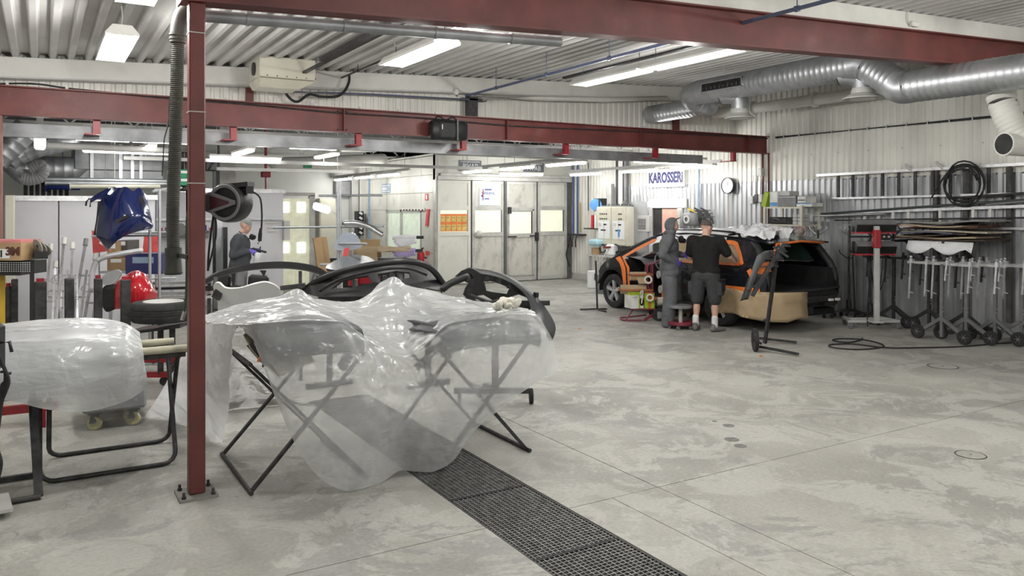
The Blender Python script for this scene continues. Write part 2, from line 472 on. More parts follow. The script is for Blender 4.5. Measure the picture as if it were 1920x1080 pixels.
while y < YB1 - 0.01:
    for key, z0, z1, mt, pitch, dep in (('lo', 0, zm, M_GALV if y < 15.5 else M_CLAD, 0.125,0.028),('up', zm - 0.02,4.6, M_CLAD, 0.125,0.022)):
        kk = (key, mt.name)
        if kk not in protos:
            m = MB(); corr(m, (XW, y, z0),(0,1,0),(0,0,1),(-1,0,0),1.0, z1 - z0, pitch, dep, (0.5,0.14,0.22))
            protos[kk] = (m.build('sheet', mt, wr, fix=False), y)
        else:
            o0, yy = protos[kk]; o = o0.copy(); COL.objects.link(o); o.location = (0, y - yy, 0)
    y += 1.0
m = MB(); m.b2((XW + 0.03, YB0,0),(XW + 0.2, YB1,4.6)); m.build('backing', M_DARKVOID, wr)
m = MB(); m.b2((XW - 0.035,14.0,0),(XW + 0.02,17.6,0.16)); m.build('plinth', M_LIGHTG, wr)
m = MB()
for y in np.arange(4.2,17.0,0.62):
    for z in (0.9,1.6,2.2,2.9):
        m.box((XW - 0.03, y + 0.06 * math.sin(y * 9), z),(0.006,0.012,0.012))
m.build('fasteners', M_STEEL, wr, kind='stuff')
m = MB(); m.b2((XL - 0.2, YB0,0),(XL, YB1,4.7)); struct('wall_left', m, M_WHITE)
m = MB(); m.b2((XL, YB1,0),(XW + 0.2, YB1 + 0.2,4.7)); struct('wall_back', m, M_LIGHTG)
m = MB(); m.b2((XL, YB0 - 0.2,0),(XW + 0.2, YB0,4.7)); struct('wall_front', m, M_WHITE)
# upright cladding above the farther red beam
YC = 11.75
wc = thing('wall_clerestory', None, None, (0, YC, 3.2), kind='structure', world=True)
x = XL
while x < XW:
    m = MB(); corr(m, (x, YC, 3.2),(1,0,0),(0,0,1),(0,-1,0), min(1.0, XW - x),1.3,0.125,0.022,(0.5,0.14,0.22)); m.build('sheet', M_CLAD, wc, fix=False); x += 1.0
m = MB(); m.b2((XL, YC + 0.03,3.2),(XW, YC + 0.1,4.6)); m.build('backing', M_DARKVOID, wc)
# lower ceiling of the bay behind
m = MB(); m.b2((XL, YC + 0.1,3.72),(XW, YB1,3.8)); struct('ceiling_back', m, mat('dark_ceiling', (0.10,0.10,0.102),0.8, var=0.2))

# ------------------------------------------------------------------ steel frame
def ibeam(mb, p0, p1, h, w, tf=0.016, tw=0.012, up=(0,0,1)):
    """I section from p0 to p1; the points mark the middle of its underside."""
    p0 = Vector(p0); p1 = Vector(p1); up = Vector(up)
    mb.bar(p0 + up * tf / 2, p1 + up * tf / 2, w, tf, up=up); mb.bar(p0 + up * (h - tf / 2), p1 + up * (h - tf / 2), w, tf, up=up)
    mb.bar(p0 + up * h / 2, p1 + up * h / 2, tw, h - 2 * tf, up=up)
def zbn(x): return 3.21 + 0.047 * x
YN = 5.56
t = thing('beam_near', 'big red steel roof beam crossing the top of the picture', 'beam', (6, YN, zbn(6)), world=True, kind='structure')
m = MB(); ibeam(m, (0.78, YN, zbn(0.78)),(XW - 0.25, YN, zbn(XW - 0.25)),0.36,0.17); m.build('girder', M_RED, t)
m = MB(); m.box((0.79, YN, zbn(0.8) + 0.18),(0.014,0.19,0.38)); m.build('end_plate', M_RED, t)
m = MB(); m.box((XW - 0.3, YN - 0.02, zbn(XW) + 0.2),(0.03,0.24,0.5)); m.build('end_plate', M_STEEL, t)
m = MB()
for dz in (0.05,0.3):
    for dy in (-0.08,0.06): m.cyl((XW - 0.36, YN + dy, zbn(XW) + dz),(XW - 0.31, YN + dy, zbn(XW) + dz),0.018, n=6)
m.build('bolts', M_STEEL, t, kind='stuff')
m = MB()   # white rafter lying on it
m.add([(x, y, z) for x in (-5, XW) for y in (YN - 0.075, YN + 0.075) for z in (zbn(x) + 0.362, zdeck(x))], [(0,1,3,2),(4,6,7,5),(0,4,5,1),(2,3,7,6),(1,5,7,3),(0,2,6,4)])
struct('rafter_near', m, M_WHITE, label='white roof rafter lying on the big red beam')
t = thing('column_near', 'red steel column on a bolted foot plate in the foreground', 'column', PF(368,930), world=True, kind='structure')
b = PF(368,928)
def hcol(x, y, z0, z1, w, d):
    mm = MB()
    mm.b2((x - w / 2, y - d / 2, z0),(x + w / 2, y - d / 2 + 0.010, z1)); mm.b2((x - w / 2, y + d / 2 - 0.010, z0),(x + w / 2, y + d / 2, z1))
    mm.b2((x - 0.006, y - d / 2 + 0.01, z0),(x + 0.006, y + d / 2 - 0.01, z1)); return mm
m = MB(); m.b2((b.x - 0.05, b.y - 0.05,0.02),(b.x + 0.05, b.y + 0.05, zbn(b.x)), bev=0.008); m.build('post', M_RED, t)
m = MB(); m.b2((b.x - 0.12, b.y - 0.12,0),(b.x + 0.12, b.y + 0.12,0.018)); m.build('foot_plate', mat('dusty_steel', (0.24,0.235,0.22),0.7, var=0.15), t)
for sx in (-1,1):
    for sy in (-1,1):
        m = MB(); m.cyl((b.x + sx * 0.09, b.y + sy * 0.09,0.018),(b.x + sx * 0.09, b.y + sy * 0.09,0.032),0.016, n=6)
        m.cyl((b.x + sx * 0.09, b.y + sy * 0.09,0.03),(b.x + sx * 0.09, b.y + sy * 0.09,0.058),0.009, n=8); m.build('anchor_bolt', M_STEEL, t)
m = MB()
for z in (2.53,2.06,3.05): m.b2((b.x - 0.053, b.y - 0.053, z),(b.x + 0.053, b.y + 0.053, z + 0.006))
m.build('cable_tie', M_LIGHTG, t)
# farther red beam
YR = 10.85; ZR = 2.97
t = thing('beam_far', 'long red steel beam spanning the hall below the clerestory', 'beam', (6, YR, ZR), world=True, kind='structure')
m = MB(); ibeam(m, (-4.9, YR, ZR),(XW - 0.02, YR, ZR),0.345,0.17); m.build('girder', M_RED, t)
for u in (642,947,1197,1400):
    p = PY(u, 260, YR); m = MB(); m.box((p.x, YR - 0.045, ZR + 0.17),(0.012,0.08,0.31)); m.build('stiffener', M_RED, t)
p = PY(638,240, YR); m = MB()
for dx in (-0.05,0.07):
    for dz in (0.035,0.30): m.cyl((p.x + dx, YR - 0.09, ZR + dz),(p.x + dx, YR - 0.06, ZR + dz),0.014, n=6)
m.build('bolts', M_STEEL, t, kind='stuff')
m = MB(); m.tube(spline([PY(u, v, YR - 0.03) for u, v in ((-40,158),(60,157),(130,166),(240,177),(340,186),(480,197),(640,212),(800,222),(960,236),(1130,244),(1290,251),(1440,260))], 5),0.012,6)
m.build('cable', M_STEEL, t)
m = MB()
for u in (14,125,230,423,507,588,673,745,815,997,1050,1105,1155,1205,1300,1350):
    pp = PY(u, 200, YR); m.box((pp.x, YR - 0.05, ZR + 0.36),(0.03,0.03,0.035))
m.build('cable_clips', M_LIGHTG, t, kind='stuff')
xc = PY(1440,300, YR).x
m = MB(); m.b2((xc - 0.09, YR - 0.08,0),(xc + 0.09, YR - 0.068, ZR)); m.b2((xc - 0.09, YR + 0.068,0),(xc + 0.09, YR + 0.08, ZR)); m.b2((xc - 0.008, YR - 0.07,0),(xc + 0.008, YR + 0.07, ZR))
struct('column_wall', m, M_RED, label='red steel column at the wall under the far red beam', cat='column')
xc = PY(3,300, YR).x - 0.06
m = MB(); m.b2((xc - 0.07, YR - 0.08,0),(xc + 0.07, YR + 0.08, ZR), bev=0.01)
struct('column_left', m, mat('faded_red_paint', (0.26,0.12,0.10),0.6, var=0.15, scale=3), label='faded red column at the left picture edge', cat='column')
# white rafter and posts at the clerestory
YF = 11.6
m = MB(); h = 0.25
m.add([(x, y, z) for x in (-5, XW) for y in (YF - 0.06, YF + 0.06) for z in (zdeck(x) - h, zdeck(x))], [(0,1,3,2),(4,6,7,5),(0,4,5,1),(2,3,7,6),(1,5,7,3),(0,2,6,4)])
struct('rafter_far', m, M_WHITE, label='white roof rafter above the clerestory cladding')
m = MB(); m.bar((-5, YF - 0.03, zdeck(-5) - h - 0.01),(XW, YF - 0.03, zdeck(XW) - h - 0.01),0.2,0.02, up=(0,0,1)); struct('trim_1', m, M_LIGHTG, label='lower flange of the white clerestory rafter')
for i, (u, mt, w) in enumerate(((468, M_RED, 0.1),(900, M_WHITE, 0.16),(1268, M_RED, 0.12))):
    p = PY(u, 200, YC - 0.07); m = MB(); m.b2((p.x - w / 2, YC - 0.1,3.28),(p.x + w / 2, YC - 0.03, zdeck(p.x) - h))
    struct('post_%d' % (i + 1), m, mt, label=['short red post standing on far beam beside the column', 'short white post standing on far beam by the black bag', 'short red post standing on far beam below the duct'][i], cat='post')
# galvanised sliding-curtain rail hung under the far beam
t = thing('curtain_rail', 'galvanised channel rail hung under the far red beam', 'rail', (5, YR + 0.3,2.7), world=True)
zr = 2.83
m = MB()
m.bar((-4.8, YR + 0.25, zr),(10.9, YR + 0.25, zr),0.004,0.16, up=(0,0,1)); m.bar((-4.8, YR + 0.30, zr - 0.08),(10.9, YR + 0.30, zr - 0.08),0.10,0.006, up=(0,0,1))
m.bar((-4.8, YR + 0.25, zr - 0.02),(10.9, YR + 0.25, zr - 0.02),0.012,0.03, up=(0,0,1))
m.build('channel', mat('dull_galvanised', (0.30,0.31,0.32),0.5,0.5, var=0.2, scale=4), t)
for u in (181,437,671,868,1060,1228,1374):
    p = PY(u, 250, YR + 0.05); m = MB(); m.b2((p.x - 0.04, YR + 0.0, zr - 0.02),(p.x + 0.04, YR + 0.08, ZR)); m.b2((p.x - 0.13, YR - 0.02, zr - 0.035),(p.x + 0.04, YR + 0.26, zr - 0.02)); m.build('hanger', M_REDBRIGHT, t)
# ------------------------------------------------------------------ fluorescent lighting
def lamp(parent, loc, sx, sy, watt, rz=0.0):
    d = bpy.data.lights.new('tube_light', 'POINT'); d.shadow_soft_size = 0.1; d.energy = watt; d.color = LAMP_COL
    o = bpy.data.objects.new('tube_light', d); COL.objects.link(o); o.parent = parent; o.location = (loc[0], loc[1], loc[2] - 0.12)
    return o
def fitting(L=1.5, W=0.28, watt=None):
    """Open reflector fitting with two tubes, along local Y; origin under its middle."""
    t = thing('ceiling_light', 'x', 'light')
    m = MB(); prof = [(-W / 2,0.02),(-W / 2,0.035),(-W * 0.28,0.11),(W * 0.28,0.11),(W / 2,0.035),(W / 2,0.02)]
    m.grid([[(x, y, z) for x, z in prof] for y in (-L / 2, L / 2)])
    m.grid([[(x * 0.97, y, z - 0.008) for x, z in reversed(prof)] for y in (-L / 2, L / 2)])
    for y in (-L / 2, L / 2): m.add([(x, y, z) for x, z in prof], [tuple(range(6))])
    m.build('reflector', M_WHITE, t, fix=False)
    for s in (-1,1):
        m = MB(); m.cyl((s * W * 0.24,-L / 2 + 0.03,0.035),(s * W * 0.24, L / 2 - 0.03,0.035),0.02, n=10); m.build('tube', M_GLOW, t, smooth=60)
    for s in (-1,1): m = MB(); m.b2((-W * 0.34, s * (L / 2 - 0.03) - 0.012,0.02),(W * 0.34, s * (L / 2 - 0.03) + 0.012,0.06)); m.build('tube_holder', M_WHITE, t)
    for s in (-1,1):
        m = MB(); m.tube([(0, s * L * 0.42,0.11),(0.01, s * L * 0.42,0.2),(0, s * L * 0.42,0.30)], 0.006,6); m.build('hanger', M_LIGHTG, t)
    lamp(t, (0,0,0.008), W * 0.9, L * 0.96, LAMP_W if watt is None else watt)
    return t
def dupl(root, loc, rz, label):
    r = dup(root, loc, rz, label); return r
FRONT = [(0.64,8.64,3.44, 'white twin-tube light hanging left of the ribbed hose'),(0.62,5.95,3.44, 'twin-tube light at top edge above the ribbed hose'),
         (3.31,7.43,3.44, 'bright twin-tube light hanging over the clerestory heater box'),(3.31,6.10,3.50, 'twin-tube light half hidden above the near red beam'),
         (6.42,8.24,3.58, 'farther of two bright twin-tube lights in line before the duct'),(6.42,6.74,3.58, 'nearer of two bright twin-tube lights in line before the duct')]
REST = [(0.64,-0.5),(3.31,2.8),(3.31,-0.8),(6.42,2.9),(6.42,0.0),(9.4,3.3),(9.4,0.4),(-2.4,8.6),(-2.4,1.0)]
FIT = fitting(); first = True
for x, y, z, lb in FRONT:
    if first: FIT.location = (x, y, z); FIT['label'] = lb; FIT['group'] = 'twin-tube lights under the front roof'; first = False
    else:
        o = dup(FIT, (x, y, z),0, lb)
        o.scale = (1,0.5 if y == 6.10 else 0.95,1)
for i, (x, y) in enumerate(REST):
    dup(FIT, (x, y, zdeck(x) - 0.36),0, 'twin-tube light outside the picture, %s of the unseen ones' % ('first second third fourth fifth sixth seventh eighth ninth'.split()[i]))
# lighting rails
def rail(pts, w=0.05, h=0.03, lb='x'):
    m = MB(); m.bar(pts[0], pts[1], w, h, up=(0,0,1)); m.bar(Vector(pts[0]) + Vector((0,0,0.03)), Vector(pts[1]) + Vector((0,0,0.03)), w * 0.5, h, up=(0,0,1))
    for q in (0.05,0.5,0.95):
        p = Vector(pts[0]).lerp(Vector(pts[1]), q); m.cyl(p, p + Vector((0,0,3.71 - p.z)),0.006, n=6)
    one('lighting_rail', m, M_LIGHTG, lb, 'rail', 'lighting rails behind the far beam')
m = MB()
for s in (-1,1): m.bar((6.42 + s * 0.19,5.9,3.70),(6.42 + s * 0.19,9.0,3.70),0.05,0.03, up=(0,0,1))
for y in np.arange(6.0,9.0,0.13): m.box((6.42 - 0.19, y, 3.70),(0.055,0.05,0.012))
one('cable_tray', m, M_STEEL, 'dark slotted cable tray above the two lights in line', 'cable tray')
m = MB(); m.bar((2.98,5.9,3.72),(2.98,9.5,3.72),0.09,0.05, up=(0,0,1)); m.bar((3.1,5.9,3.75),(3.1,11.5,3.75),0.05,0.03, up=(0,0,1))
one('cable_tray', m, M_STEEL, 'dark cable tray beside the light over the heater box', 'cable tray')
# closed strip lights of the bay behind
def strip(L=1.25, W=0.13, watt=18):
    t = thing('strip_light', 'x', 'light')
    m = MB(); m.b2((-W / 2,-L / 2,0.05),(W / 2, L / 2,0.085)); m.build('housing', M_WHITE, t)
    m = MB(); m.box((0,0,0.026),(W * 0.9, L * 0.97,0.05), bev=0.018); m.build('diffuser', M_GLOW, t)
    for s in (-1,1): m = MB(); m.cyl((0, s * L * 0.4,0.085),(0, s * L * 0.4,1.03),0.004, n=6); m.build('hanger', M_LIGHTG, t)
    lamp(t, (0,0,-0.004), W * 0.85, L * 0.95, watt)
    return t
ST_ = strip(watt=LAMP_W * 0.36); first = True
def place_strip(x, y, z, rz, lb):
    global first
    if first: ST_.location = (x, y, z); ST_.rotation_euler = (0,0, rz); ST_['label'] = lb; ST_['group'] = 'strip lights behind the far beam'; first = False
    else: dup(ST_, (x, y, z), rz, lb)
H = math.pi / 2
for i, y in enumerate((15.75,14.0,12.25)): place_strip(8.5, y, 2.70,0, ['farthest strip light of the row before the booth doors', 'middle strip light of the row before the booth doors', 'nearest strip light of the row before the booth doors'][i])
for i, y in enumerate((15.7,13.7,12.0)): place_strip(11.5, y, 2.70,0, ['strip light at the booth corner, farthest of its row by the wall', 'strip light left of the blue lettered sign, middle of its row', 'strip light hanging above the blue lettered sign'][i])
place_strip(10.15,16.5,2.70, H, 'strip light hung crosswise just before the booth doors')
place_strip(10.75,12.2,2.80, H, 'strip light hung crosswise on the dark rail by the sign')
for i, y in enumerate((18.2,19.9,21.6)): place_strip(7.35, y, 2.68,0, ['strip light beside booth side, nearest of three in line', 'strip light beside booth side, middle of three in line', 'strip light beside booth side, farthest of three in line'][i])
ST2 = strip(watt=LAMP_W * 0.11)
ST2.location = (-2,20,2.7); ST2['label'] = 'strip light in the far bay outside the picture'; ST2['group'] = 'strip lights behind the far beam'
for u0, u1, v, Y, z, lb in ((140,245,262,11.6, None, 'long strip light under the rail, left of the hose'),(246,354,266,11.6, None, 'long strip light under the rail, right behind the hose'),
                       (152,330,286,14.0, None, 'dim strip light above the galvanised duct box'),(392,528,298,14.5, None, 'strip light just above the cable reel'),
                       (442,540,272,11.8, None, 'strip light under the rail, right of the foreground column'),(542,632,278,11.8, None, 'strip light under the rail before the white pipe'),
                       (560,650,322,19.0, None, 'far strip light left of the booth side wall'),(638,705,278,15.0, None, 'strip light by the white pipe under the rail')):
    p0 = PY(u0, v, Y); p1 = PY(u1, v, Y); L = (p1 - p0).length
    o = dup(ST2,(p0 + p1) / 2 - Vector((0,0,0.02)), H, lb); o.scale = (1, L / 1.25,1)
for u, v, Y, lb in ((277,280,13.2, 'short strip light turned along the hall above the blue bumper'),(455,287,13.5, 'strip light turned along the hall behind the column'),(612,293,14.5, 'strip light turned along the hall by the white pipe')):
    p = PY(u, v, Y); dup(ST2,(p.x, p.y, p.z - 0.02),0, lb)
rail(((8.5,11.5,2.81),(8.5,16.7,2.81)), lb='lighting rail over the row before the booth doors')
rail(((11.5,11.2,2.81),(11.5,16.6,2.81)), lb='lighting rail over the row beside the wall')
rail(((8.4,12.2,2.92),(12.1,12.2,2.92)), lb='dark crosswise lighting rail before the blue sign')
rail(((7.35,16.9,2.79),(7.35,22.6,2.79)), lb='lighting rail beside the booth side wall')
rail(((1.2,14.6,2.72),(8.0,14.6,2.72)), lb='crosswise rail over the paint preparation bay')
rail(((-1.2,15.5,2.62),(5.5,15.5,2.62)), lb='crosswise rail above the white partitions')
# end-on lamp on a bracket at the left
p = PY(75,268,12.2)
t = thing('bulkhead_lamp', 'bright square lamp on a bracket at the far left', 'light', p)
m = MB(); m.box((0,0,0),(0.13,0.5,0.15), bev=0.02); m.build('diffuser', M_GLOW, t)
m = MB(); m.b2((-0.05,-0.2,0.08),(0.05,0.2,0.12)); m.b2((-0.04,-0.26,0.1),(0.04,-0.245,3.7 - p.z)); m.build('bracket', M_LIGHTG, t)
# lit fitting over the doorway
p0 = PX(1282,381,12.25); p1 = PX(1216,381,12.25)
t = thing('wall_light', 'wide bright wall light above the open doorway', 'light', (p0 + p1) / 2)
w = abs(p1.y - p0.y)
m = MB(); m.b2((0.06,-w / 2,-0.1),(0.1, w / 2,0.1)); m.build('housing', M_WHITE, t)
m = MB(); m.box((0.02,0,0),(0.08, w * 0.98,0.19), bev=0.02); m.build('diffuser', M_GLOW, t)
# ------------------------------------------------------------------ the estate car being masked
CARX, CARY = 10.22,8.17
M_PAINT = mat('black_car_paint', (0.010,0.012,0.017),0.22,0.0, var=0.2, coat=0.6, dirt=0.25, dirtcol=(0.06,0.06,0.065), dscale=3)
M_PRIMER = mat('dull_black_body', (0.018,0.018,0.02),0.6, var=0.3, scale=12)
M_CABIN = mat('cabin_black', (0.008,0.008,0.009),0.85, var=0.3)
M_FILM = mat('white_masking_film', (0.82,0.83,0.85),0.35, var=0.06, scale=5, bump=0.3, bscale=14)
M_RIM = mat('silver_rim', (0.62,0.63,0.65),0.3,0.7, var=0.08)
M_GLASSD = mat('dark_glass', (0.012,0.014,0.016),0.06, var=0.1, coat=0.5)
car = thing('estate_car', 'black estate car without bonnet, doors and tailgate, windows masked', 'car', (CARX, CARY, 0))
def xs(y, z):
    x = 0.905 - 0.03 * ((z - 0.6) / 0.4) ** 2 if z < 0.97 else 0.879 - (z - 0.97) * 0.37
    if y < 0.7: x -= 0.07 * ((0.7 - y) / 0.7) ** 2
    if y > 3.75: x -= 0.14 * ((y - 3.75) / 0.8) ** 2
    return x
def arc(cy, cz, r, a0, a1, n=10): return [(cy + r * math.cos(math.radians(a0 + (a1 - a0) * i / n)), cz + r * math.sin(math.radians(a0 + (a1 - a0) * i / n))) for i in range(n + 1)]
OUT = [(0.12,0.34),(0.05,0.55),(0.05,0.75),(0.08,0.93),(0.16,1.06),(0.40,1.37),(0.62,1.435),(1.2,1.47),(1.9,1.475),(2.5,1.435),(2.85,1.335),(3.25,1.17),(3.66,0.985),
       (3.80,0.93),(3.97,0.855),(4.10,0.76),(4.17,0.67),(4.13,0.59),(4.08,0.55)] + arc(3.71,0.34,0.40,30,178,12) + [(3.30,0.22),(3.28,0.17),(1.45,0.17),(1.43,0.24)] + arc(1.0,0.34,0.40,5,178,12)
FDOOR = [(2.28,0.30),(3.10,0.27),(3.20,0.40),(3.24,0.80),(3.42,0.99),(3.05,1.175),(2.72,1.32),(2.32,1.395),(2.24,1.0)]
RWIN = [(1.36,0.99),(1.33,1.18),(1.42,1.385),(2.14,1.405),(2.12,0.985)]
QWIN = [(0.50,1.045),(0.60,1.20),(0.72,1.345),(0.80,1.365),(1.24,1.388),(1.22,1.2),(1.24,1.0),(0.62,1.01)]
for s, nm in ((-1, 'near'),(1, 'far')):
    m = MB()
    sheet(m, OUT, [FDOOR, RWIN, QWIN] if s < 0 else [RWIN, QWIN, FDOOR], 0.09, lambda y, z: (s * xs(y, z), y, z))
    m.build('body_side', M_PAINT, car, smooth=50, solid=0.03)
    # inner skin of the arches
    for cy in (1.0,3.71):
        m = MB(); m.grid([[(s * xx, y, z) for y, z in arc(cy, 0.34,0.395,-5,185,14)] for xx in (0.9,0.55)]); m.b2((s * 0.54, cy - 0.4,0.3),(s * 0.56, cy + 0.4,0.75))
        m.build('wheel_arch', M_CABIN, car, smooth=40)
    m = MB(); m.tube([(s * (xs(y, 1.47) - 0.02), y, z + 0.035) for y, z in ((0.75,1.44),(0.85,1.475),(1.5,1.50),(2.2,1.485),(2.45,1.455),(2.5,1.43))], 0.016,8); m.build('roof_rail', M_PAINT, car, smooth=True)
    m = MB(); m.tube([(s * (xs(y, z) - 0.03), y, z) for y, z in ((3.66,0.985),(3.25,1.165),(2.85,1.33),(2.5,1.43))], 0.035,8); m.build('windscreen_pillar', M_PRIMER, car, smooth=True)
# character crease on the near rear door and quarter panel
m = MB(); m.tube([(-(xs(y, 0.83) + 0.004), y, 0.83 + 0.02 * math.sin(y)) for y in np.linspace(0.25,2.2,14)], 0.008,6); m.build('waist_crease', M_PAINT, car, smooth=True)
m = MB(); m.b2((-0.915,1.70,0.86),(-0.935,1.90,0.885), bev=0.008); m.build('door_handle', M_PAINT, car)
# seams of the rear door
m = MB(); m.tube([(-(xs(y, z) + 0.001), y, z) for y, z in ((1.30,1.0),(1.36,0.8),(1.46,0.62),(1.50,0.26),(2.2,0.25),(2.22,0.9),(2.23,1.38))], 0.005,5); m.build('door_seam', M_CABIN, car)
# roof
rows = []
for y, z in ((0.33,1.385),(0.45,1.42),(0.62,1.438),(1.2,1.473),(1.9,1.478),(2.45,1.443),(2.62,1.41)):
    rows.append([(x, y, z + 0.045 * (1 - (x / 0.72) ** 2)) for x in np.linspace(-0.735,0.735,13)])
m = MB(); m.grid(rows); m.build('roof', M_PAINT, car, smooth=50, solid=0.03)
m = MB(); m.grid([[(x, y, z + 0.03 * (1 - (x / 0.7) ** 2)) for x in np.linspace(-0.69,0.69,9)] for y, z in ((0.12,1.36),(0.33,1.40))]); m.build('roof_end', M_PAINT, car, smooth=40, solid=0.025)
# underbody, boot, engine bay
m = MB(); m.b2((-0.80,0.1,0.20),(0.80,3.4,0.30)); m.b2((-0.52,3.2,0.20),(0.52,4.35,0.28)); m.build('floor_pan', M_CABIN, car)
m = MB(); m.b2((-0.74,0.06,0.56),(0.74,1.25,0.62)); m.b2((-0.76,0.08,0.60),(-0.60,1.3,0.94)); m.b2((0.60,0.08,0.60),(0.76,1.3,0.94)); m.b2((-0.72,1.25,0.55),(0.72,1.36,1.10)); m.build('boot_lining', M_CABIN, car)
m = MB(); m.b2((-0.80,0.02,0.34),(0.80,0.10,0.60), bev=0.03); m.build('rear_panel', M_PRIMER, car)
m = MB(); m.b2((-0.62,-0.07,0.42),(0.66,0.02,0.52), bev=0.02); m.b2((0.35,-0.1,0.36),(0.55,0.0,0.42)); m.b2((-0.2,-0.05,0.26),(0.1,0.05,0.36)); m.build('bumper_beam', M_PRIMER, car)
m = MB(); m.tube([(-0.78,0.0,0.64),(-0.4,-0.015,0.615),(0.4,-0.015,0.615),(0.78,0.0,0.64)], 0.022,8); m.build('boot_seal', M_RUBBER, car, smooth=True)
m = MB(); m.b2((0.42,-0.115,0.44),(0.50,-0.075,0.475)); m.b2((0.58,-0.115,0.44),(0.66,-0.075,0.475)); m.build('white_clips', M_WHITE, car)
for s in (-1,1):
    m = MB(); m.tube([(s * (xs(y, z) - 0.05), y + 0.03, z) for y, z in ((0.06,0.62),(0.07,0.85),(0.13,1.02),(0.30,1.26),(0.42,1.37))], 0.06,8); m.build('tailgate_pillar', M_PRIMER, car, smooth=True)
m = MB(); m.b2((-0.7,3.38,0.3),(0.7,3.46,0.98)); m.b2((-0.66,3.46,0.85),(0.66,3.75,0.93), bev=0.03)
for s in (-1,1): m.lathe([(0.13,0.5),(0.13,0.8),(0.10,0.84),(0,0.85)], c=(s * 0.52,3.8,0), n=16)
m.b2((-0.35,3.6,0.35),(0.3,4.15,0.72), bev=0.06); m.b2((-0.25,3.7,0.72),(0.15,4.0,0.80), bev=0.03); m.build('engine_bay', M_CABIN, car)
m = MB(); m.b2((-0.62,4.28,0.28),(0.62,4.36,0.36)); m.b2((-0.66,4.26,0.66),(0.66,4.34,0.71)); m.b2((-0.55,4.29,0.36),(0.55,4.33,0.66)); m.bar((-0.64,4.36,0.5),(0.64,4.36,0.5),0.07,0.10)
for s in (-1,1): m.bar((s * 0.5,4.36,0.46),(s * 0.5,3.6,0.46),0.09,0.11); m.bar((s * 0.62,4.3,0.70),(s * 0.80,3.9,0.88),0.04,0.04)
m.bar((-0.78,4.3,0.42),(-0.60,4.42,0.62),0.02,0.03); m.bar((-0.80,4.2,0.58),(-0.62,4.42,0.46),0.02,0.03); m.bar((-0.66,4.40,0.40),(-0.66,4.40,0.66),0.02,0.03)
m.build('front_support', M_PRIMER, car)
m = MB(); m.b2((-0.74,4.12,0.66),(-0.50,4.30,0.78), bev=0.03); m.build('headlight', M_FILM, car)
# cabin
m = MB(); m.grid([[(x, 3.36,0.62),(x, 3.02,0.68),(x, 2.98,0.86),(x, 3.08,0.94),(x, 3.42,0.985),(x, 3.6,0.97)] for x in np.linspace(-0.72,0.72,8)]); m.build('dashboard', mat('dash_grey', (0.035,0.036,0.04),0.7), car, smooth=40)
m = MB(); m.tube([(-0.36 + 0.185 * math.cos(a),2.88 + 0.07 * math.sin(a),0.90 + 0.175 * math.sin(a)) for a in np.linspace(0,2 * math.pi, 24, endpoint=False)], 0.016,8, closed=True)
m.bar((-0.54,2.88,0.9),(-0.18,2.88,0.9),0.03,0.045); m.bar((-0.36,2.87,0.9),(-0.36,2.81,0.74),0.03,0.04); m.ball((-0.36,2.88,0.9),(0.07,0.04,0.07),10); m.build('steering_wheel', M_GREYP, car, smooth=40)
for sx in (-0.36,0.36):
    m = MB(); m.box((sx, 2.25,0.50),(0.5,0.52,0.2), bev=0.06); m.box((sx, 1.95,0.83),(0.48,0.14,0.62), rot=(0.22,0,0), bev=0.05); m.box((sx, 1.87,1.22),(0.26,0.1,0.18), rot=(0.15,0,0), bev=0.04); m.build('front_seat', M_CABIN, car, smooth=50)
m = MB(); m.box((0,1.55,0.50),(1.3,0.5,0.2), bev=0.05); m.box((0,1.36,0.84),(1.3,0.14,0.6), rot=(0.25,0,0), bev=0.05); m.build('rear_seat', M_CABIN, car, smooth=50)
m = MB(); sheet(m, QWIN, [], 0.2, lambda y, z: (xs(y, z) - 0.02, y, z)); sheet(m, RWIN, [], 0.2, lambda y, z: (xs(y, z) - 0.02, y, z)); m.build('far_quarter_glass', mat('tinted_glass', (0.05,0.10,0.08),0.1, var=0.1), car)
# masking: paper panes, orange tape, wrapped film
m = MB(); sheet(m, QWIN, [], 0.1, lambda y, z: (-(xs(y, z) - 0.012 + 0.006 * nz(y * 5, z * 5)), y, z)); m.build('paper_masking', M_KRAFT, car, smooth=True)
m = MB(); sheet(m, RWIN, [], 0.1, lambda y, z: (-(xs(y, z) - 0.012), y, z)); m.build('paper_masking', M_KRAFT, car, smooth=True)
def tapeloop(pts, w, out=0.012, closed=True):
    mm = MB(); n = len(pts); c = Vector((sum(p[0] for p in pts) / n, sum(p[1] for p in pts) / n)); rows = []
    for i, p in enumerate(pts + ([pts[0]] if closed else [])):
        q = Vector(p); d = (c - q).normalized(); a = q + d * w * 0.75; b = q - d * w * 0.25
        rows.append([(-(xs(a.x, a.y) + out), a.x, a.y),(-(xs(b.x, b.y) + out), b.x, b.y)])
    return mm.grid(rows)
tapeloop(QWIN, 0.075).build('orange_tape', M_ORANGE, car, solid=0.004)
tapeloop(RWIN, 0.06).build('orange_tape', M_ORANGE, car, solid=0.004)
tapeloop(FDOOR, 0.07).build('orange_tape', M_ORANGE, car, solid=0.004)
m = MB(); m.grid([[(-(xs(y, z) + 0.006), y, z) for y, z in r] for r in (((3.30,0.30),(3.36,0.30)),((3.28,0.55),(3.37,0.55)),((3.30,0.78),(3.42,0.76)),((3.38,0.90),(3.48,0.86)),((3.50,1.0),(3.62,0.955)))]); m.build('orange_tape', M_ORANGE, car, solid=0.004)
m = MB(); m.tube([(x, 0.11, z) for x, z in ((-0.66,1.0),(-0.60,1.22),(-0.55,1.345),(0,1.38),(0.55,1.345))], 0.02,6); m.build('orange_tape', M_ORANGE, car, smooth=True)
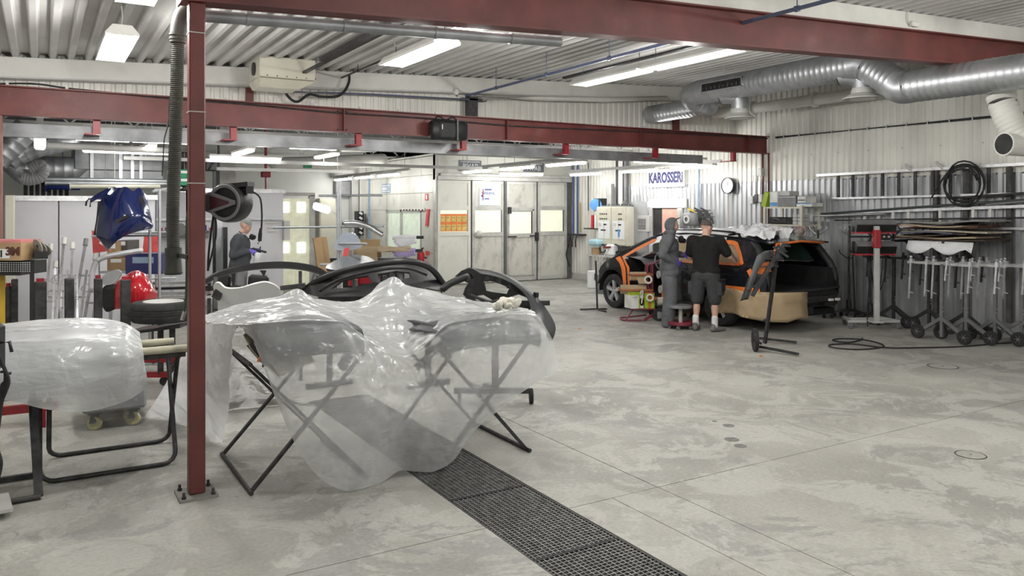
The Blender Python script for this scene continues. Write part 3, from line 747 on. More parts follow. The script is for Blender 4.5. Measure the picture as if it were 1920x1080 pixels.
m = MB(); m.grid([[(-(xs(y, z) + 0.012), y, z) for z in (0.62,0.68)] for y in np.linspace(0.15,0.98,8)]); m.build('orange_tape', M_ORANGE, car, solid=0.004)
# paper skirt round the rear corner
rows = []
path = [(-(xs(y, 0.5) + 0.035), y) for y in np.linspace(0.93,0.2,14)] + [(-0.86,0.08),(-0.78,-0.06),(-0.6,-0.16),(-0.4,-0.20),(-0.22,-0.2)]
for i, (x, y) in enumerate(path):
    q = i / (len(path) - 1); zt = 0.64 - 0.02 * q + 0.012 * math.sin(9 * q); zb = 0.20 + 0.05 * math.sin(5 * q) * 0.5 + (0.06 if i > 16 else 0) + (0.03 * (1 - q)); rows.append([])
    for k in range(9):
        f = k / 8; z = zt + (zb - zt) * f; bow = 0.05 * math.sin(q * 11 + f * 2) * f + 0.03 * nz(q * 9, f * 5)
        rows[-1].append((x - bow * (1 if i < 14 else 0.4), y - bow * (0.3 if i < 14 else 1), z))
m = MB(); m.grid(rows); m.build('paper_skirt', M_KRAFT, car, smooth=True, solid=0.004)
# wheels
def tyre(mb, c, R, W, ax=(1,0,0), rim=0.62, n=40):
    h = W / 2
    mb.lathe([(R * rim, -h * 0.85),(R * 0.78,-h),(R * 0.93,-h * 0.92),(R * 0.99,-h * 0.7),(R, -h * 0.35),(R * 0.985,-h * 0.3),(R * 0.985,-h * 0.24),(R, -h * 0.2),(R, h * 0.2),(R * 0.985, h * 0.24),(R * 0.985, h * 0.3),(R, h * 0.35),(R * 0.99, h * 0.7),(R * 0.93, h * 0.92),(R * 0.78, h),(R * rim, h * 0.85)], c=c, axis=ax, n=n)
for s in (-1,1):
    for cy in (1.0,3.71):
        st = 0.0
        w = thing('wheel', None, None, (s * 0.775, cy, 0.325)); w.parent = car
        m = MB(); tyre(m, (0,0,0),0.325,0.225); m.build('tyre', M_RUBBER, w, smooth=40)
        m = MB(); o = s * 0.10
        m.lathe([(0.205,-0.09),(0.2, o * 0.4),(0.215, o * 0.9),(0.222, o)], axis=(1,0,0), n=36)
        for k in range(5):
            a = k * 2 * math.pi / 5 + 0.3; ca, sa = math.cos(a), math.sin(a)
            def pt(r, t, x): return (x, r * ca - t * sa, r * sa + t * ca)
            m.add([pt(0.03,-0.03, o * 0.8), pt(0.03,0.03, o * 0.8), pt(0.215,0.034, o * 0.98), pt(0.215,-0.034, o * 0.98), pt(0.03,-0.036, o * 0.4), pt(0.03,0.036, o * 0.4), pt(0.215,0.044, o * 0.5), pt(0.215,-0.044, o * 0.5)],
                  [(0,1,2,3),(0,3,7,4),(1,5,6,2),(4,7,6,5),(2,6,7,3),(0,4,5,1)])
        m.lathe([(0, o * 0.86),(0.03, o * 0.86),(0.035, o * 0.78),(0.075, o * 0.8),(0.08, o * 0.5)], axis=(1,0,0), n=20)
        m.build('rim', M_RIM, w, smooth=30)
        m = MB()
        for k in range(5):
            a = k * 2 * math.pi / 5 + 0.93; m.cyl((o * 0.6,0.055 * math.cos(a),0.055 * math.sin(a)),(o * 0.83,0.055 * math.cos(a),0.055 * math.sin(a)),0.011, n=6)
        m.build('wheel_bolts', M_STEEL, w, kind='stuff')
        m = MB(); m.lathe([(0, o * 0.1),(0.15, o * 0.1),(0.15,-o * 0.1),(0,-o * 0.1)], axis=(1,0,0), n=24); m.build('brake_disc', M_STEEL, w)
# white film laid over the roof and the crumpled end of it at the back
def film(name, x0, x1, y0, y1, amp, lb, zoff, fr, nx=40, ny=46):
    rr = []
    for j in range(ny + 1):
        y = y0 + (y1 - y0) * j / ny; row = []
        for i in range(nx + 1):
            x = x0 + (x1 - x0) * i / nx
            z = np.interp(y, [0.1,0.33,0.62,1.2,1.9,2.45,2.62,3.0], [1.36,1.385,1.438,1.473,1.478,1.443,1.41,1.25]) + 0.045 * (1 - (x / 0.72) ** 2) + zoff
            e = min(i, nx - i) / nx
            if abs(x) > 0.7: z -= (abs(x) - 0.7) * 1.6
            z += amp * (0.55 + 0.8 * (0.5 - abs(nz(x * fr * 1.3, y * fr * 1.3,3.3)) * 2.2) + 0.5 * (0.5 - abs(nz(x * fr * 2.6, y * fr * 2.6,1.0)) * 2.4)) * min(1, e * 8 + 0.25)
            row.append((x + CARX + 0.02 * nz(y * 6, x * 6), y + CARY + 0.03 * nz(x * 6, y * 6,5), z))
        rr.append(row)
    mm = MB(); mm.grid(rr); return one(name, mm, M_FILM, lb, 'film', 'masking films on the car roof', smooth=True)
film('masking_film', -0.79,0.6,0.95,2.75,0.018, 'thin white masking film laid flat over the car roof', 0.012,3)
film('masking_film', -0.66,0.12,0.26,0.95,0.12, 'crumpled white film heaped on rear end of car roof', 0.03,3.2)
m = MB(); m.box((CARX - 0.25, CARY + 3.25,1.03),(0.4,0.25,0.03), rot=(-0.3,0,0)); one('masking_paper', m, mat('pale_pink_paper', (0.68,0.58,0.58),0.7, bump=0.4, bscale=15), 'crumpled pale pink paper inside the windscreen opening', 'paper')
# ------------------------------------------------------------------ people
def remeshed(name, mb, mtl, parent, voxel, smooth_it=6, smooth_f=0.5):
    me = bpy.data.meshes.new('tmp'); me.from_pydata(mb.v, [], mb.f); me.update()
    o = bpy.data.objects.new('tmp', me); COL.objects.link(o)
    r = o.modifiers.new('r', 'REMESH'); r.mode = 'VOXEL'; r.voxel_size = voxel; r.adaptivity = 0
    s = o.modifiers.new('s', 'SMOOTH'); s.iterations = smooth_it; s.factor = smooth_f
    dg = bpy.context.evaluated_depsgraph_get(); me2 = bpy.data.meshes.new_from_object(o.evaluated_get(dg)); me2.name = name
    bpy.data.objects.remove(o); bpy.data.meshes.remove(me)
    me2.materials.clear(); me2.materials.append(mtl); me2.polygons.foreach_set('use_smooth', [True] * len(me2.polygons))
    ob = bpy.data.objects.new(name, me2); COL.objects.link(ob); ob.parent = parent
    return ob
def cap(mb, a, b, ra, rb, n=14):
    a = Vector(a); b = Vector(b); d = b - a; k = 5
    pts = []; rs = []
    dn = d.normalized() if d.length > 1e-6 else Vector((0,0,1))
    for i in range(k): t = math.pi / 2 * (1 - i / k); pts.append(a - dn * ra * math.sin(t)); rs.append(max(1e-4, ra * math.cos(t)))
    for i in range(5): f = i / 4; pts.append(a.lerp(b, f)); rs.append(ra + (rb - ra) * f)
    for i in range(1, k + 1): t = math.pi / 2 * i / k; pts.append(b + dn * rb * math.sin(t)); rs.append(max(1e-4, rb * math.cos(t)))
    mb.tube(pts, 1, n, rfun=lambda i: rs[i])
def hand(mb, wrist, direction, palm_n, side, curl=0.5, s=1.0):
    """Palm, four fingers of unequal length and a thumb; palm_n is where the palm looks, side=+1 puts the thumb along d x n."""
    d = Vector(direction).normalized(); n = (Vector(palm_n) - d * Vector(palm_n).dot(d)).normalized(); w = d.cross(n).normalized() * side
    W = Vector(wrist)
    for k in range(4): cap(mb, W + w * (0.012 * (k - 1.5)) * s, W + d * 0.085 * s + w * (0.021 * (1.5 - k)) * s, 0.017 * s, 0.013 * s, 10)
    for k, ln in enumerate((0.072,0.082,0.076,0.06)):
        p = W + d * 0.085 * s + w * (0.021 * (1.5 - k)) * s; a = 0.0; q = p
        for j, f in enumerate((0.45,0.32,0.23)):
            a += curl * (0.5,0.8,0.6)[j]; e = q + (d * math.cos(a) + n * math.sin(a)) * ln * f * s; cap(mb, q, e, 0.0098 * s, 0.009 * s, 8); q = e
    p = W + d * 0.03 * s + w * 0.03 * s; e = p + (d * 0.55 + w * 0.75 + n * 0.3).normalized() * 0.045 * s; cap(mb, p, e, 0.014 * s, 0.011 * s, 8)
    e2 = e + (d * 0.85 + w * 0.3 + n * 0.45).normalized() * 0.035 * s; cap(mb, e, e2,0.0105 * s, 0.009 * s, 8)
def head_into(mb, c, yaw, pitch=0.0):
    """Skull, jaw, nose, brow, lips, chin and ears around centre c; faces +y turned by yaw."""
    R = Matrix.Rotation(yaw, 3, 'Z') @ Matrix.Rotation(pitch, 3, 'X'); c = Vector(c)
    def e(p, r): mb.ball(c + R @ Vector(p), r, 16, rot=R)
    e((0,-0.012,0.028),(0.076,0.096,0.088)); e((0,0.022,-0.02),(0.064,0.072,0.088)); e((0,0.048,-0.072),(0.044,0.042,0.04)); e((0,0.074,-0.094),(0.022,0.018,0.018))
    e((0,0.094,-0.018),(0.012,0.018,0.026)); e((0,0.104,-0.028),(0.015,0.014,0.012)); e((0,0.080,0.022),(0.052,0.014,0.012)); e((0,0.084,-0.058),(0.024,0.012,0.010)); e((0,0.082,-0.070),(0.022,0.012,0.008))
    for s in (-1,1): e((s * 0.078,-0.008,-0.01),(0.010,0.022,0.034)); e((s * 0.045,0.062,-0.025),(0.022,0.020,0.024))
    return R
M_SKIN = mat('skin', (0.55,0.33,0.25),0.5, var=0.08, scale=14)
M_EYE = mat('eye_dark', (0.02,0.016,0.014),0.3)
def face_bits(c, R, parent, brow):
    m = MB(); c = Vector(c)
    for s in (-1,1): m.ball(c + R @ Vector((s * 0.030,0.081,0.002)),(0.012,0.008,0.007),8)
    m.build('eyes', M_EYE, parent)
    m = MB()
    for s in (-1,1): m.box(c + R @ Vector((s * 0.031,0.090,0.024)),(0.034,0.010,0.008), rot=R)
    m.build('eyebrows', brow, parent)
    m = MB(); m.box(c + R @ Vector((0,0.094,-0.064)),(0.036,0.006,0.004), rot=R); m.build('mouth', mat('lip', (0.30,0.13,0.11),0.5), parent)
def shoe(mb, ank, dirv, s=1.0):
    d = Vector((dirv[0], dirv[1], 0)).normalized(); a = Vector((ank[0], ank[1], 0))
    cap(mb, a + d * -0.05 + Vector((0,0,0.045)), a + d * 0.10 + Vector((0,0,0.042)),0.043,0.043,12); cap(mb, a + d * 0.08 + Vector((0,0,0.036)), a + d * 0.19 + Vector((0,0,0.032)),0.043,0.034,12)
    cap(mb, a + Vector((0,0,0.05)) - d * 0.02, a + Vector((0,0,0.10)) - d * 0.015,0.045,0.046,12)
def skeleton(mb, J, fat=1.0, arms=True, infl=0.0):
    f = fat
    def cap(mb, a, b, r, q): return globals()['cap'](mb, a, b, r + infl, q + infl)
    cap(mb, J['pelvis'] + Vector((-0.06,0,0)), J['pelvis'] + Vector((0.06,0,0)),0.115 * f, 0.115 * f); cap(mb, J['pelvis'], J['waist'], 0.12 * f, 0.118 * f); cap(mb, J['waist'], J['chest'], 0.118 * f, 0.13 * f)
    cap(mb, J['chest'] + Vector((-0.07,0,0)), J['chest'] + Vector((0.07,0,0)),0.115 * f, 0.115 * f); cap(mb, J['chest'], J['neck'], 0.10,0.058)
    for s in 'LR':
        cap(mb, J['chest'] + Vector((0,0,0.08)), J['sh' + s], 0.08,0.068)
        if arms: cap(mb, J['sh' + s], J['el' + s], 0.058,0.043); cap(mb, J['el' + s], J['wr' + s], 0.043,0.03)
        cap(mb, J['hip' + s], J['kn' + s], 0.088 * f, 0.058); cap(mb, J['kn' + s], J['an' + s], 0.056,0.038)
        cal = J['kn' + s].lerp(J['an' + s], 0.32); cap(mb, cal, J['kn' + s].lerp(J['an' + s], 0.5),0.058,0.05)
def V(*a): return Vector(a)

# man in grey overalls, seen from the side, hand on hip
t = thing('person', 'person in grey hooded overalls and violet gloves, hand on hip', 'person', (8.64,9.55,0),-TH - 1.66)
J = dict(pelvis=V(0,0,0.93), waist=V(0,0.01,1.08), chest=V(0,0.0,1.30), neck=V(0,0.02,1.47), shL=V(-0.20,-0.01,1.42), shR=V(0.20,-0.01,1.42),
         elR=V(0.32,-0.14,1.17), wrR=V(0.22,0.06,1.04), elL=V(-0.27,0.10,1.17), wrL=V(-0.14,0.24,1.14), hipL=V(-0.09,0,0.9), hipR=V(0.09,0,0.9), knL=V(-0.10,0.03,0.5), knR=V(0.11,0.02,0.5), anL=V(-0.10,-0.01,0.09), anR=V(0.12,-0.03,0.09))
HC = V(0,0.055,1.625)
m = MB(); skeleton(m, J); cap(m, J['neck'], HC + V(0,-0.02,-0.06),0.058,0.055); R = head_into(m, HC, 0.15,-0.25)
remeshed('body', m, M_SKIN, t, 0.011,5)
face_bits(HC, R, t, M_EYE)
M_OVER = mat('grey_overall_cloth', (0.115,0.12,0.13),0.85, var=0.16, scale=7, bump=1.0, bscale=8)
m = MB(); skeleton(m, J, 1.08, infl=0.02)
for s in 'LR':
    cap(m, J['sh' + s], J['el' + s], 0.085,0.068); cap(m, J['el' + s], J['wr' + s].lerp(J['el' + s], 0.15),0.068,0.052)
    cap(m, J['hip' + s], J['kn' + s], 0.128,0.108); cap(m, J['kn' + s], J['an' + s] + V(0,0,0.0),0.108,0.098)
    for q in range(4): a = J['an' + s].lerp(J['kn' + s], 0.1 + q * 0.16); cap(m, a + V(-0.05,0.03 - q * 0.015,0), a + V(0.05,-0.02,0.02),0.06,0.055)
cap(m, V(-0.12,0.0,1.02), V(0.12,0.0,1.0),0.145,0.15); cap(m, V(-0.1,0.02,0.92), V(0.1,0.02,0.9),0.14,0.145); cap(m, J['chest'], J['waist'], 0.155,0.14)
cap(m, J['neck'] + V(0,-0.01,-0.02), J['neck'] + V(0,-0.01,0.0),0.085,0.075)
ov = remeshed('overalls', m, M_OVER, t, 0.014,4)
m = MB(); m.tube([V(0.0,0.14, z) + V(0,-0.02 * (z - 1.2) ** 2 * 8,0) for z in (0.9,1.05,1.2,1.35,1.44)], 0.006,6); m.build('zip', M_STEEL, ov)
# hood: a shell round the skull open at the face
m = MB(); n = 18; rows = []
for i in range(n + 1):
    ph = math.pi * (0.02 + 0.98 * i / n) ; row = []
    for k in range(25):
        th = -math.pi * 0.5 + (k / 24 - 0.5) * math.pi * (1.12 if ph > 0.75 else 1.5)
        row.append(HC + R @ V(0.098 * math.sin(ph) * math.cos(th),0.118 * math.sin(ph) * math.sin(th) - 0.008,0.125 * math.cos(ph) - 0.0))
    rows.append(row)
m.grid(rows); m.build('hood', M_OVER, t, smooth=True, solid=0.008)
m = MB(); cap(m, J['neck'] + V(0,0.0,-0.01), HC + V(0,-0.02,-0.09),0.082,0.085); remeshed('hood_collar', m, M_OVER, t, 0.012,3)
M_VIOLET = mat('violet_glove', (0.10,0.075,0.42),0.5, var=0.1)
for s, d, pn, sd in (('R', V(-0.45,0.85,-0.15), V(-1,0,0),1),('L', V(0.5,0.5,-0.1), V(0.6,-0.5,0),-1)):
    m = MB(); cap(m, J['wr' + s].lerp(J['el' + s], 0.18), J['wr' + s], 0.038,0.034); hand(m, J['wr' + s], d, pn, sd, 0.45,1.08); remeshed('glove', m, M_VIOLET, t, 0.006,2)
for s in 'LR': m = MB(); shoe(m, J['an' + s], (0.1 if s == 'R' else -0.1,1)); remeshed('shoe', m, mat('grey_shoe', (0.10,0.10,0.10),0.8, var=0.2), t, 0.01,3)
m = MB(); c = V(0.03,0.19,1.40); m.ball(c, (0.055,0.05,0.06),12)
for sx in (-1,1): m.cyl(c + V(sx * 0.03,0.0,-0.01), c + V(sx * 0.085,0.04,-0.02),0.04, n=14)
m.tube(spline([c + V(-0.05,-0.02,0.03), V(-0.11,0.04,1.47), V(0,-0.09,1.5), V(0.11,0.04,1.47), c + V(0.05,-0.02,0.03)], 6),0.008,6)
m.build('respirator', M_BLACK, t, smooth=40)

# man in black T-shirt, seen from behind
t = thing('person', 'person in black T-shirt and grey work shorts seen from behind', 'person', (8.83,8.93,0),-TH - 0.55)
J = dict(pelvis=V(0,0,0.91), waist=V(0,0.0,1.05), chest=V(0,0.02,1.27), neck=V(0,0.03,1.44), shL=V(-0.215,0.02,1.385), shR=V(0.215,0.02,1.385),
         elR=V(0.335,0.12,1.15), wrR=V(0.40,0.35,1.03), elL=V(-0.29,0.12,1.13), wrL=V(-0.20,0.33,1.06), hipL=V(-0.10,0,0.88), hipR=V(0.10,0,0.88), knL=V(-0.14,0.02,0.49), knR=V(0.14,0.02,0.49), anL=V(-0.15,-0.02,0.09), anR=V(0.15,-0.02,0.09))
HC = V(0.0,0.06,1.60)
m = MB(); skeleton(m, J, 1.12); cap(m, J['neck'] + V(0,-0.01,-0.02), HC + V(0,-0.03,-0.05),0.068,0.062); R = head_into(m, HC, -0.45,-0.12)
body = remeshed('body', m, M_SKIN, t, 0.011,5)
face_bits(HC, R, t, M_EYE)
m = MB(); rows = []
for i in range(13):
    ph = math.pi * 0.5 * i / 12 * 1.06; rows.append([HC + R @ V(0.0795 * math.sin(ph) * math.cos(a),-0.014 + 0.099 * math.sin(ph) * math.sin(a),0.030 + 0.092 * math.cos(ph)) for a in np.linspace(0,2 * math.pi, 24, endpoint=False)])
m.grid(rows, closeu=True); m.build('hair', mat('short_dark_hair', (0.12,0.095,0.085),0.9, bump=0.5, bscale=200), t, smooth=True)
M_TEE = mat('black_cotton', (0.006,0.006,0.0065),0.9, var=0.3, bump=0.9, bscale=8)
m = MB(); J2 = dict(J)
cap(m, V(-0.09,0,0.90), V(0.09,0,0.92),0.136,0.136); cap(m, V(-0.055,0,0.95), J['chest'] + V(-0.07,0,0),0.138,0.15); cap(m, V(0.055,0,0.95), J['chest'] + V(0.07,0,0),0.138,0.15); cap(m, J['chest'], J['neck'] + V(0,0,-0.02),0.13,0.078)
cap(m, V(0,-0.01,0.95), V(0,-0.015,1.36),0.14,0.125)
for s in 'LR': cap(m, J['chest'] + V(0,0,0.07), J['sh' + s], 0.112,0.096); cap(m, J['sh' + s], J['sh' + s].lerp(J['el' + s], 0.72),0.092,0.08)
remeshed('t_shirt', m, M_TEE, t, 0.014,4)
m = MB(); M_SHORT = mat('dark_grey_shorts', (0.045,0.046,0.05),0.9, var=0.2, bump=0.4, bscale=10)
cap(m, V(-0.08,0,0.88), V(0.08,0,0.88),0.142,0.142)
for s in 'LR': cap(m, J['hip' + s], J['kn' + s] + V(0,0,0.0),0.125,0.10); 
m.box(V(0.255,0.0,0.66),(0.05,0.15,0.2)); m.box(V(-0.24,0.0,0.66),(0.04,0.15,0.2))
sh = remeshed('work_shorts', m, M_SHORT, t, 0.013,3)
m = MB(); m.box(V(0.27,0.0,0.70),(0.05,0.14,0.16), bev=0.015); m.box(V(0.27,0.0,0.80),(0.06,0.15,0.03), bev=0.01); m.build('holster_pocket', M_TEE, sh)
for s in 'LR': m = MB(); cap(m, J['an' + s], J['an' + s] + V(0,0.0,0.12),0.05,0.05); remeshed('sock', m, mat('white_cotton', (0.7,0.7,0.69),0.9), t, 0.01,2)
for s in 'LR': m = MB(); shoe(m, J['an' + s], (0.55 if s == 'R' else -0.1,1)); remeshed('shoe', m, mat('grey_trainer', (0.16,0.155,0.15),0.85, var=0.2), t, 0.01,3)
M_GLOVEO = mat('orange_glove', (0.75,0.15,0.03),0.55)
m = MB(); cap(m, J['wrR'].lerp(J['elR'], 0.16), J['wrR'], 0.042,0.036); hand(m, J['wrR'], V(0.35,0.8,-0.35), V(0.2,-0.3,-1),-1,0.55,1.05); remeshed('glove', m, M_GLOVEO, t, 0.006,2)
m = MB(); cap(m, J['wrL'].lerp(J['elL'], 0.16), J['wrL'], 0.042,0.036); hand(m, J['wrL'], V(0.35,0.8,-0.1), V(0.2,-0.3,-1),1,0.55,1.05); remeshed('glove', m, M_GLOVEO, t, 0.006,2)
M_TATT = mat('tattooed_skin', (0.36,0.24,0.20),0.5, col2=(0.06,0.055,0.06), scale=16)
m = MB(); cap(m, J['elR'] + V(0,0,0.05), J['elR'].lerp(J['wrR'], 0.85),0.050,0.037); m.build('tattoo_sleeve', M_TATT, t, smooth=True)

# painter with spray gun at the back
P0 = PD(447,390,13.6)
t = thing('person', 'person with cap, dark shirt and violet glove holding spray gun', 'person', (P0.x, P0.y, 0),-TH - 1.35)
J = dict(pelvis=V(0,0,0.91), waist=V(0,0.03,1.06), chest=V(0,0.03,1.28), neck=V(0,0.05,1.44), shL=V(-0.19,0.01,1.38), shR=V(0.19,0.01,1.38),
         elR=V(0.27,-0.06,1.10), wrR=V(0.20,0.21,1.17), elL=V(-0.25,0.0,1.12), wrL=V(-0.10,0.24,1.16), hipL=V(-0.09,0,0.88), hipR=V(0.09,0,0.88), knL=V(-0.10,0.03,0.49), knR=V(0.11,0.02,0.49), anL=V(-0.10,-0.01,0.09), anR=V(0.12,-0.02,0.09))
HC = V(0,0.12,1.585)
m = MB(); skeleton(m, J, 1.15); cap(m, J['neck'], HC + V(0,-0.02,-0.06),0.062,0.06); R = head_into(m, HC, 0.0,-0.42)
remeshed('body', m, M_SKIN, t, 0.012,5); face_bits(HC, R, t, M_EYE)
m = MB(); rows = [[HC + R @ V(0.083 * math.sin(ph) * math.cos(a),-0.012 + 0.102 * math.sin(ph) * math.sin(a),0.036 + 0.092 * math.cos(ph)) for a in np.linspace(0,2 * math.pi, 24, endpoint=False)] for ph in np.linspace(0.01,1.5,9)]
m.grid(rows, closeu=True); m.build('cap', mat('grey_cap', (0.22,0.23,0.22),0.8), t, smooth=True)
M_SHIRT = mat('slate_shirt', (0.06,0.068,0.078),0.9, var=0.15, bump=0.4, bscale=9)
m = MB(); skeleton(m, J, 1.2, arms=False, infl=0.016); cap(m, V(-0.06,0.03,0.97), V(-0.08,0.03,1.28),0.16,0.14); cap(m, V(0.06,0.03,0.97), V(0.08,0.03,1.28),0.16,0.14); cap(m, V(0,0.1,1.06), V(0,0.08,1.2),0.12,0.11)
for s in 'LR': cap(m, J['sh' + s], J['el' + s], 0.085,0.068); cap(m, J['el' + s], J['wr' + s].lerp(J['el' + s], 0.12),0.066,0.05)
remeshed('shirt', m, M_SHIRT, t, 0.014,4)
m = MB(); cap(m, V(-0.07,0,0.86), V(0.07,0,0.86),0.165,0.165)
for s in 'LR': cap(m, J['hip' + s], J['kn' + s], 0.13,0.1); cap(m, J['kn' + s], J['an' + s], 0.1,0.085)
remeshed('trousers', m, mat('dark_work_trousers', (0.05,0.05,0.052),0.9, var=0.3), t, 0.014,4)
m = MB(); m.tube([J['neck'] + V(0.07 * math.cos(a),0.0 + 0.075 * math.sin(a),0.02 - 0.02 * math.sin(a)) for a in np.linspace(0,6.28,18, endpoint=False)], 0.012,6, closed=True); m.build('collar', M_LIGHTG, t, smooth=True)
for s, sd in (('R', -1),('L', 1)):
    m = MB(); cap(m, J['wr' + s].lerp(J['el' + s], 0.2), J['wr' + s], 0.04,0.036); hand(m, J['wr' + s], V(-0.1 if s == 'R' else 0.4,0.9,0.0), V(-1 if s == 'R' else 1,0,-0.2), sd, 0.8,1.1); remeshed('glove', m, mat('light_violet_glove', (0.17,0.13,0.62),0.5), t, 0.007,2)
m = MB(); c = V(0,0.22,1.40); m.ball(c, (0.05,0.045,0.055),12)
for sx in (-1,1): m.cyl(c + V(sx * 0.03,0,0), c + V(sx * 0.08,0.03,-0.01),0.042, n=14)
m.tube(spline([c, V(0.1,0.1,1.3), V(0.1,0.08,1.15), V(0.05,0.15,1.0)], 5),0.012,6); m.build('respirator', M_BLACK, t, smooth=40)
for s in 'LR': m = MB(); shoe(m, J['an' + s], (0,1)); remeshed('shoe', m, M_RUBBER, t, 0.012,3)
# spray gun held in the hand
g = t.matrix_basis @ V(0.19,0.31,1.18)
t2 = thing('spray_gun', 'spray gun with white paint cup held by the painter', 'spray gun', g, -TH - 1.35)
m = MB(); m.cyl((0,-0.06,0.03),(0,0.14,-0.03),0.02,0.016,12); m.cyl((0,0.14,-0.03),(0,0.17,-0.04),0.024,0.012,12); m.bar((0,-0.03,0.02),(0,-0.05,-0.09),0.026,0.032); m.cyl((0,0.06,-0.01),(0,0.07,0.06),0.01, n=8); m.build('gun_body', M_BLACK, t2, smooth=40)
m = MB(); ax = V(0,-0.3,-0.95).normalized(); m.lathe([(0.03,0),(0.055,0.02),(0.06,0.03),(0.052,0.17),(0.045,0.18),(0,0.18)], c=(0,0.05,-0.04), axis=ax, n=20); m.build('paint_cup', mat('milky_cup', (0.72,0.73,0.74),0.35), t2, smooth=40)
m = MB(); m.cyl((0,0.05,-0.01), V(0,0.05,-0.04) + ax * 0.02,0.03, n=14); m.build('cup_collar', M_BLACK, t2)
# ------------------------------------------------------------------ ducts and pipes under the roof
def spiral(mb, pts, r, n=24, rib=0.0035, pitch=0.09):
    """Round duct with the raised seams of spiral-wound pipe."""
    pts = [Vector(p) for p in pts]; out = []; L = 0; acc = [0]
    for a, b in zip(pts, pts[1:]): L += (b - a).length; acc.append(L)
    k = max(2, int(L / pitch)); res = []; rr = []
    for i in range(k + 1):
        for ds, dr in ((-0.018,0),(-0.006, rib),(0.006, rib),(0.018,0)):
            sL = min(max(L * i / k + ds, 0), L); j = 0
            while j < len(acc) - 2 and acc[j + 1] < sL: j += 1
            res.append(pts[j].lerp(pts[j + 1], (sL - acc[j]) / max(1e-6, acc[j + 1] - acc[j]))); rr.append(r + dr)
    mb.tube(res, r, n, rfun=lambda i: rr[i]); return mb
DX = 9.5
t = thing('ventilation_duct', 'large galvanised spiral duct with a dip, running under the roof', 'duct', (DX, 7,3.4), world=True)
m = MB(); spiral(m, [(DX, 2.0,3.44),(DX, 6.05,3.44)], 0.2); m.build('low_run', M_GALVB, t, smooth=50)
m = MB(); spiral(m, [(DX, 6.17,3.48),(DX, 6.62,3.80)], 0.2, pitch=0.07); m.build('slanted_run', M_GALVB, t, smooth=50)
m = MB(); spiral(m, [(DX, 6.74,3.84),(DX, 9.75,3.84)], 0.2); m.build('high_run', M_GALVB, t, smooth=50)
for a, b, c in (((DX, 6.0,3.44),(DX, 6.12,3.445),(DX, 6.2,3.50)),((DX, 6.58,3.77),(DX, 6.68,3.835),(DX, 6.8,3.84))):
    m = MB(); m.tube(spline([a, b, c], 4),0.207,20); m.build('elbow', M_GALVB, t, smooth=50)
m = MB(); spiral(m, spline([(DX, 9.72,3.84),(DX + 0.02,9.95,3.82),(DX + 0.2,10.08,3.77),(DX + 0.42,10.05,3.72),(DX + 0.58,10.15,3.71)], 5),0.19, pitch=0.07); m.build('bend', M_GALVB, t, smooth=50)
m = MB(); spiral(m, [(10.1,10.1,3.71),(10.1,11.7,3.70)], 0.165); m.build('branch_run', M_GALVB, t, smooth=50)
# grille set into the duct wall
p0 = PX(1315,168, DX - 0.205); p1 = PX(1391,152, DX - 0.205)
yc = (p0.y + p1.y) / 2; ly = abs(p1.y - p0.y); zc = (p0.z + p1.z) / 2 + 0.01
m = MB()
for a, b in (((ly / 2,0.075),(-ly / 2,0.062)),((ly / 2,-0.075),(-ly / 2,-0.062)),((ly / 2,-0.075),(ly / 2 - 0.015,0.075)),((-ly / 2,-0.075),(-ly / 2 + 0.015,0.075))):
    m.b2((DX - 0.215, yc + a[0], zc + a[1]),(DX - 0.19, yc + b[0], zc + b[1]))
gr = m.build('grille', M_ALU, t)
m = MB(); m.b2((DX - 0.20, yc - ly / 2, zc - 0.062),(DX - 0.195, yc + ly / 2, zc + 0.062)); m.build('grille_opening', M_DARKVOID, gr)
m = MB()
for k in range(1,34): m.b2((DX - 0.212, yc - ly / 2 + ly * k / 34 - 0.004, zc - 0.062),(DX - 0.20, yc - ly / 2 + ly * k / 34 + 0.004, zc + 0.062))
m.build('fins', M_STEEL, gr, kind='stuff')
# hangers
m = MB()
for y in (4.5,7.4,9.2): m.cyl((DX, y, 3.9),(DX, y, zdeck(DX)),0.006, n=6)
m.build('hangers', M_LIGHTG, t, kind='stuff')
for i, (u, v, rc, zt) in enumerate(((1387,222,0.24,3.84),(1618,186,0.27,3.84))):
    p = PX(u, v, DX + 0.1)
    t2 = thing('air_outlet', ['conical ceiling air outlet on duct branch by the grille', 'conical ceiling air outlet below the dip of the duct'][i], 'air outlet', p)
    R0 = 0.14; zt2 = zt - p.z
    m = MB(); m.tube(spline([(-0.1,0.28, zt2 - 0.12),(-0.07,0.16, zt2 - 0.12),(0,0.02, zt2 - 0.18),(0,0, zt2 - 0.34),(0,0,0.12)], 5), R0,18); m.build('elbow', M_GALVB, t2, smooth=50)
    m = MB(); m.lathe([(R0,0.15),(R0 + 0.01,0.12),(R0 + 0.01,0.08),(rc * 0.75,0.05),(rc, 0.012),(rc, 0.0),(rc * 0.93,-0.004),(rc * 0.7,0.02),(0.0,0.02)], n=28); m.build('cone', M_LIGHTG, t2, smooth=35)
    m = MB(); m.lathe([(0,-0.002),(rc * 0.62,-0.002),(rc * 0.62,0.01),(0,0.012)], n=24); m.build('disc', M_WHITE, t2)
t = thing('exhaust_arm', 'white ribbed extraction duct bending down beside the wall', 'duct', PD(1890,200,9.2), world=True)
pp = [PD(u, v, d) for u, v, d in ((1878,158,9.35),(1877,175,9.35),(1880,195,9.3),(1890,220,9.25),(1906,248,9.2),(1928,276,9.15))]
m = MB(); spiral(m, spline(pp[:3], 4),0.155, pitch=0.07, rib=0.006); m.build('cuff', M_WHITE, t, smooth=50)
m = MB(); spiral(m, spline(pp[2:], 5),0.15, pitch=0.045, rib=0.006); m.build('flexible_hose', M_WHITE, t, smooth=50)
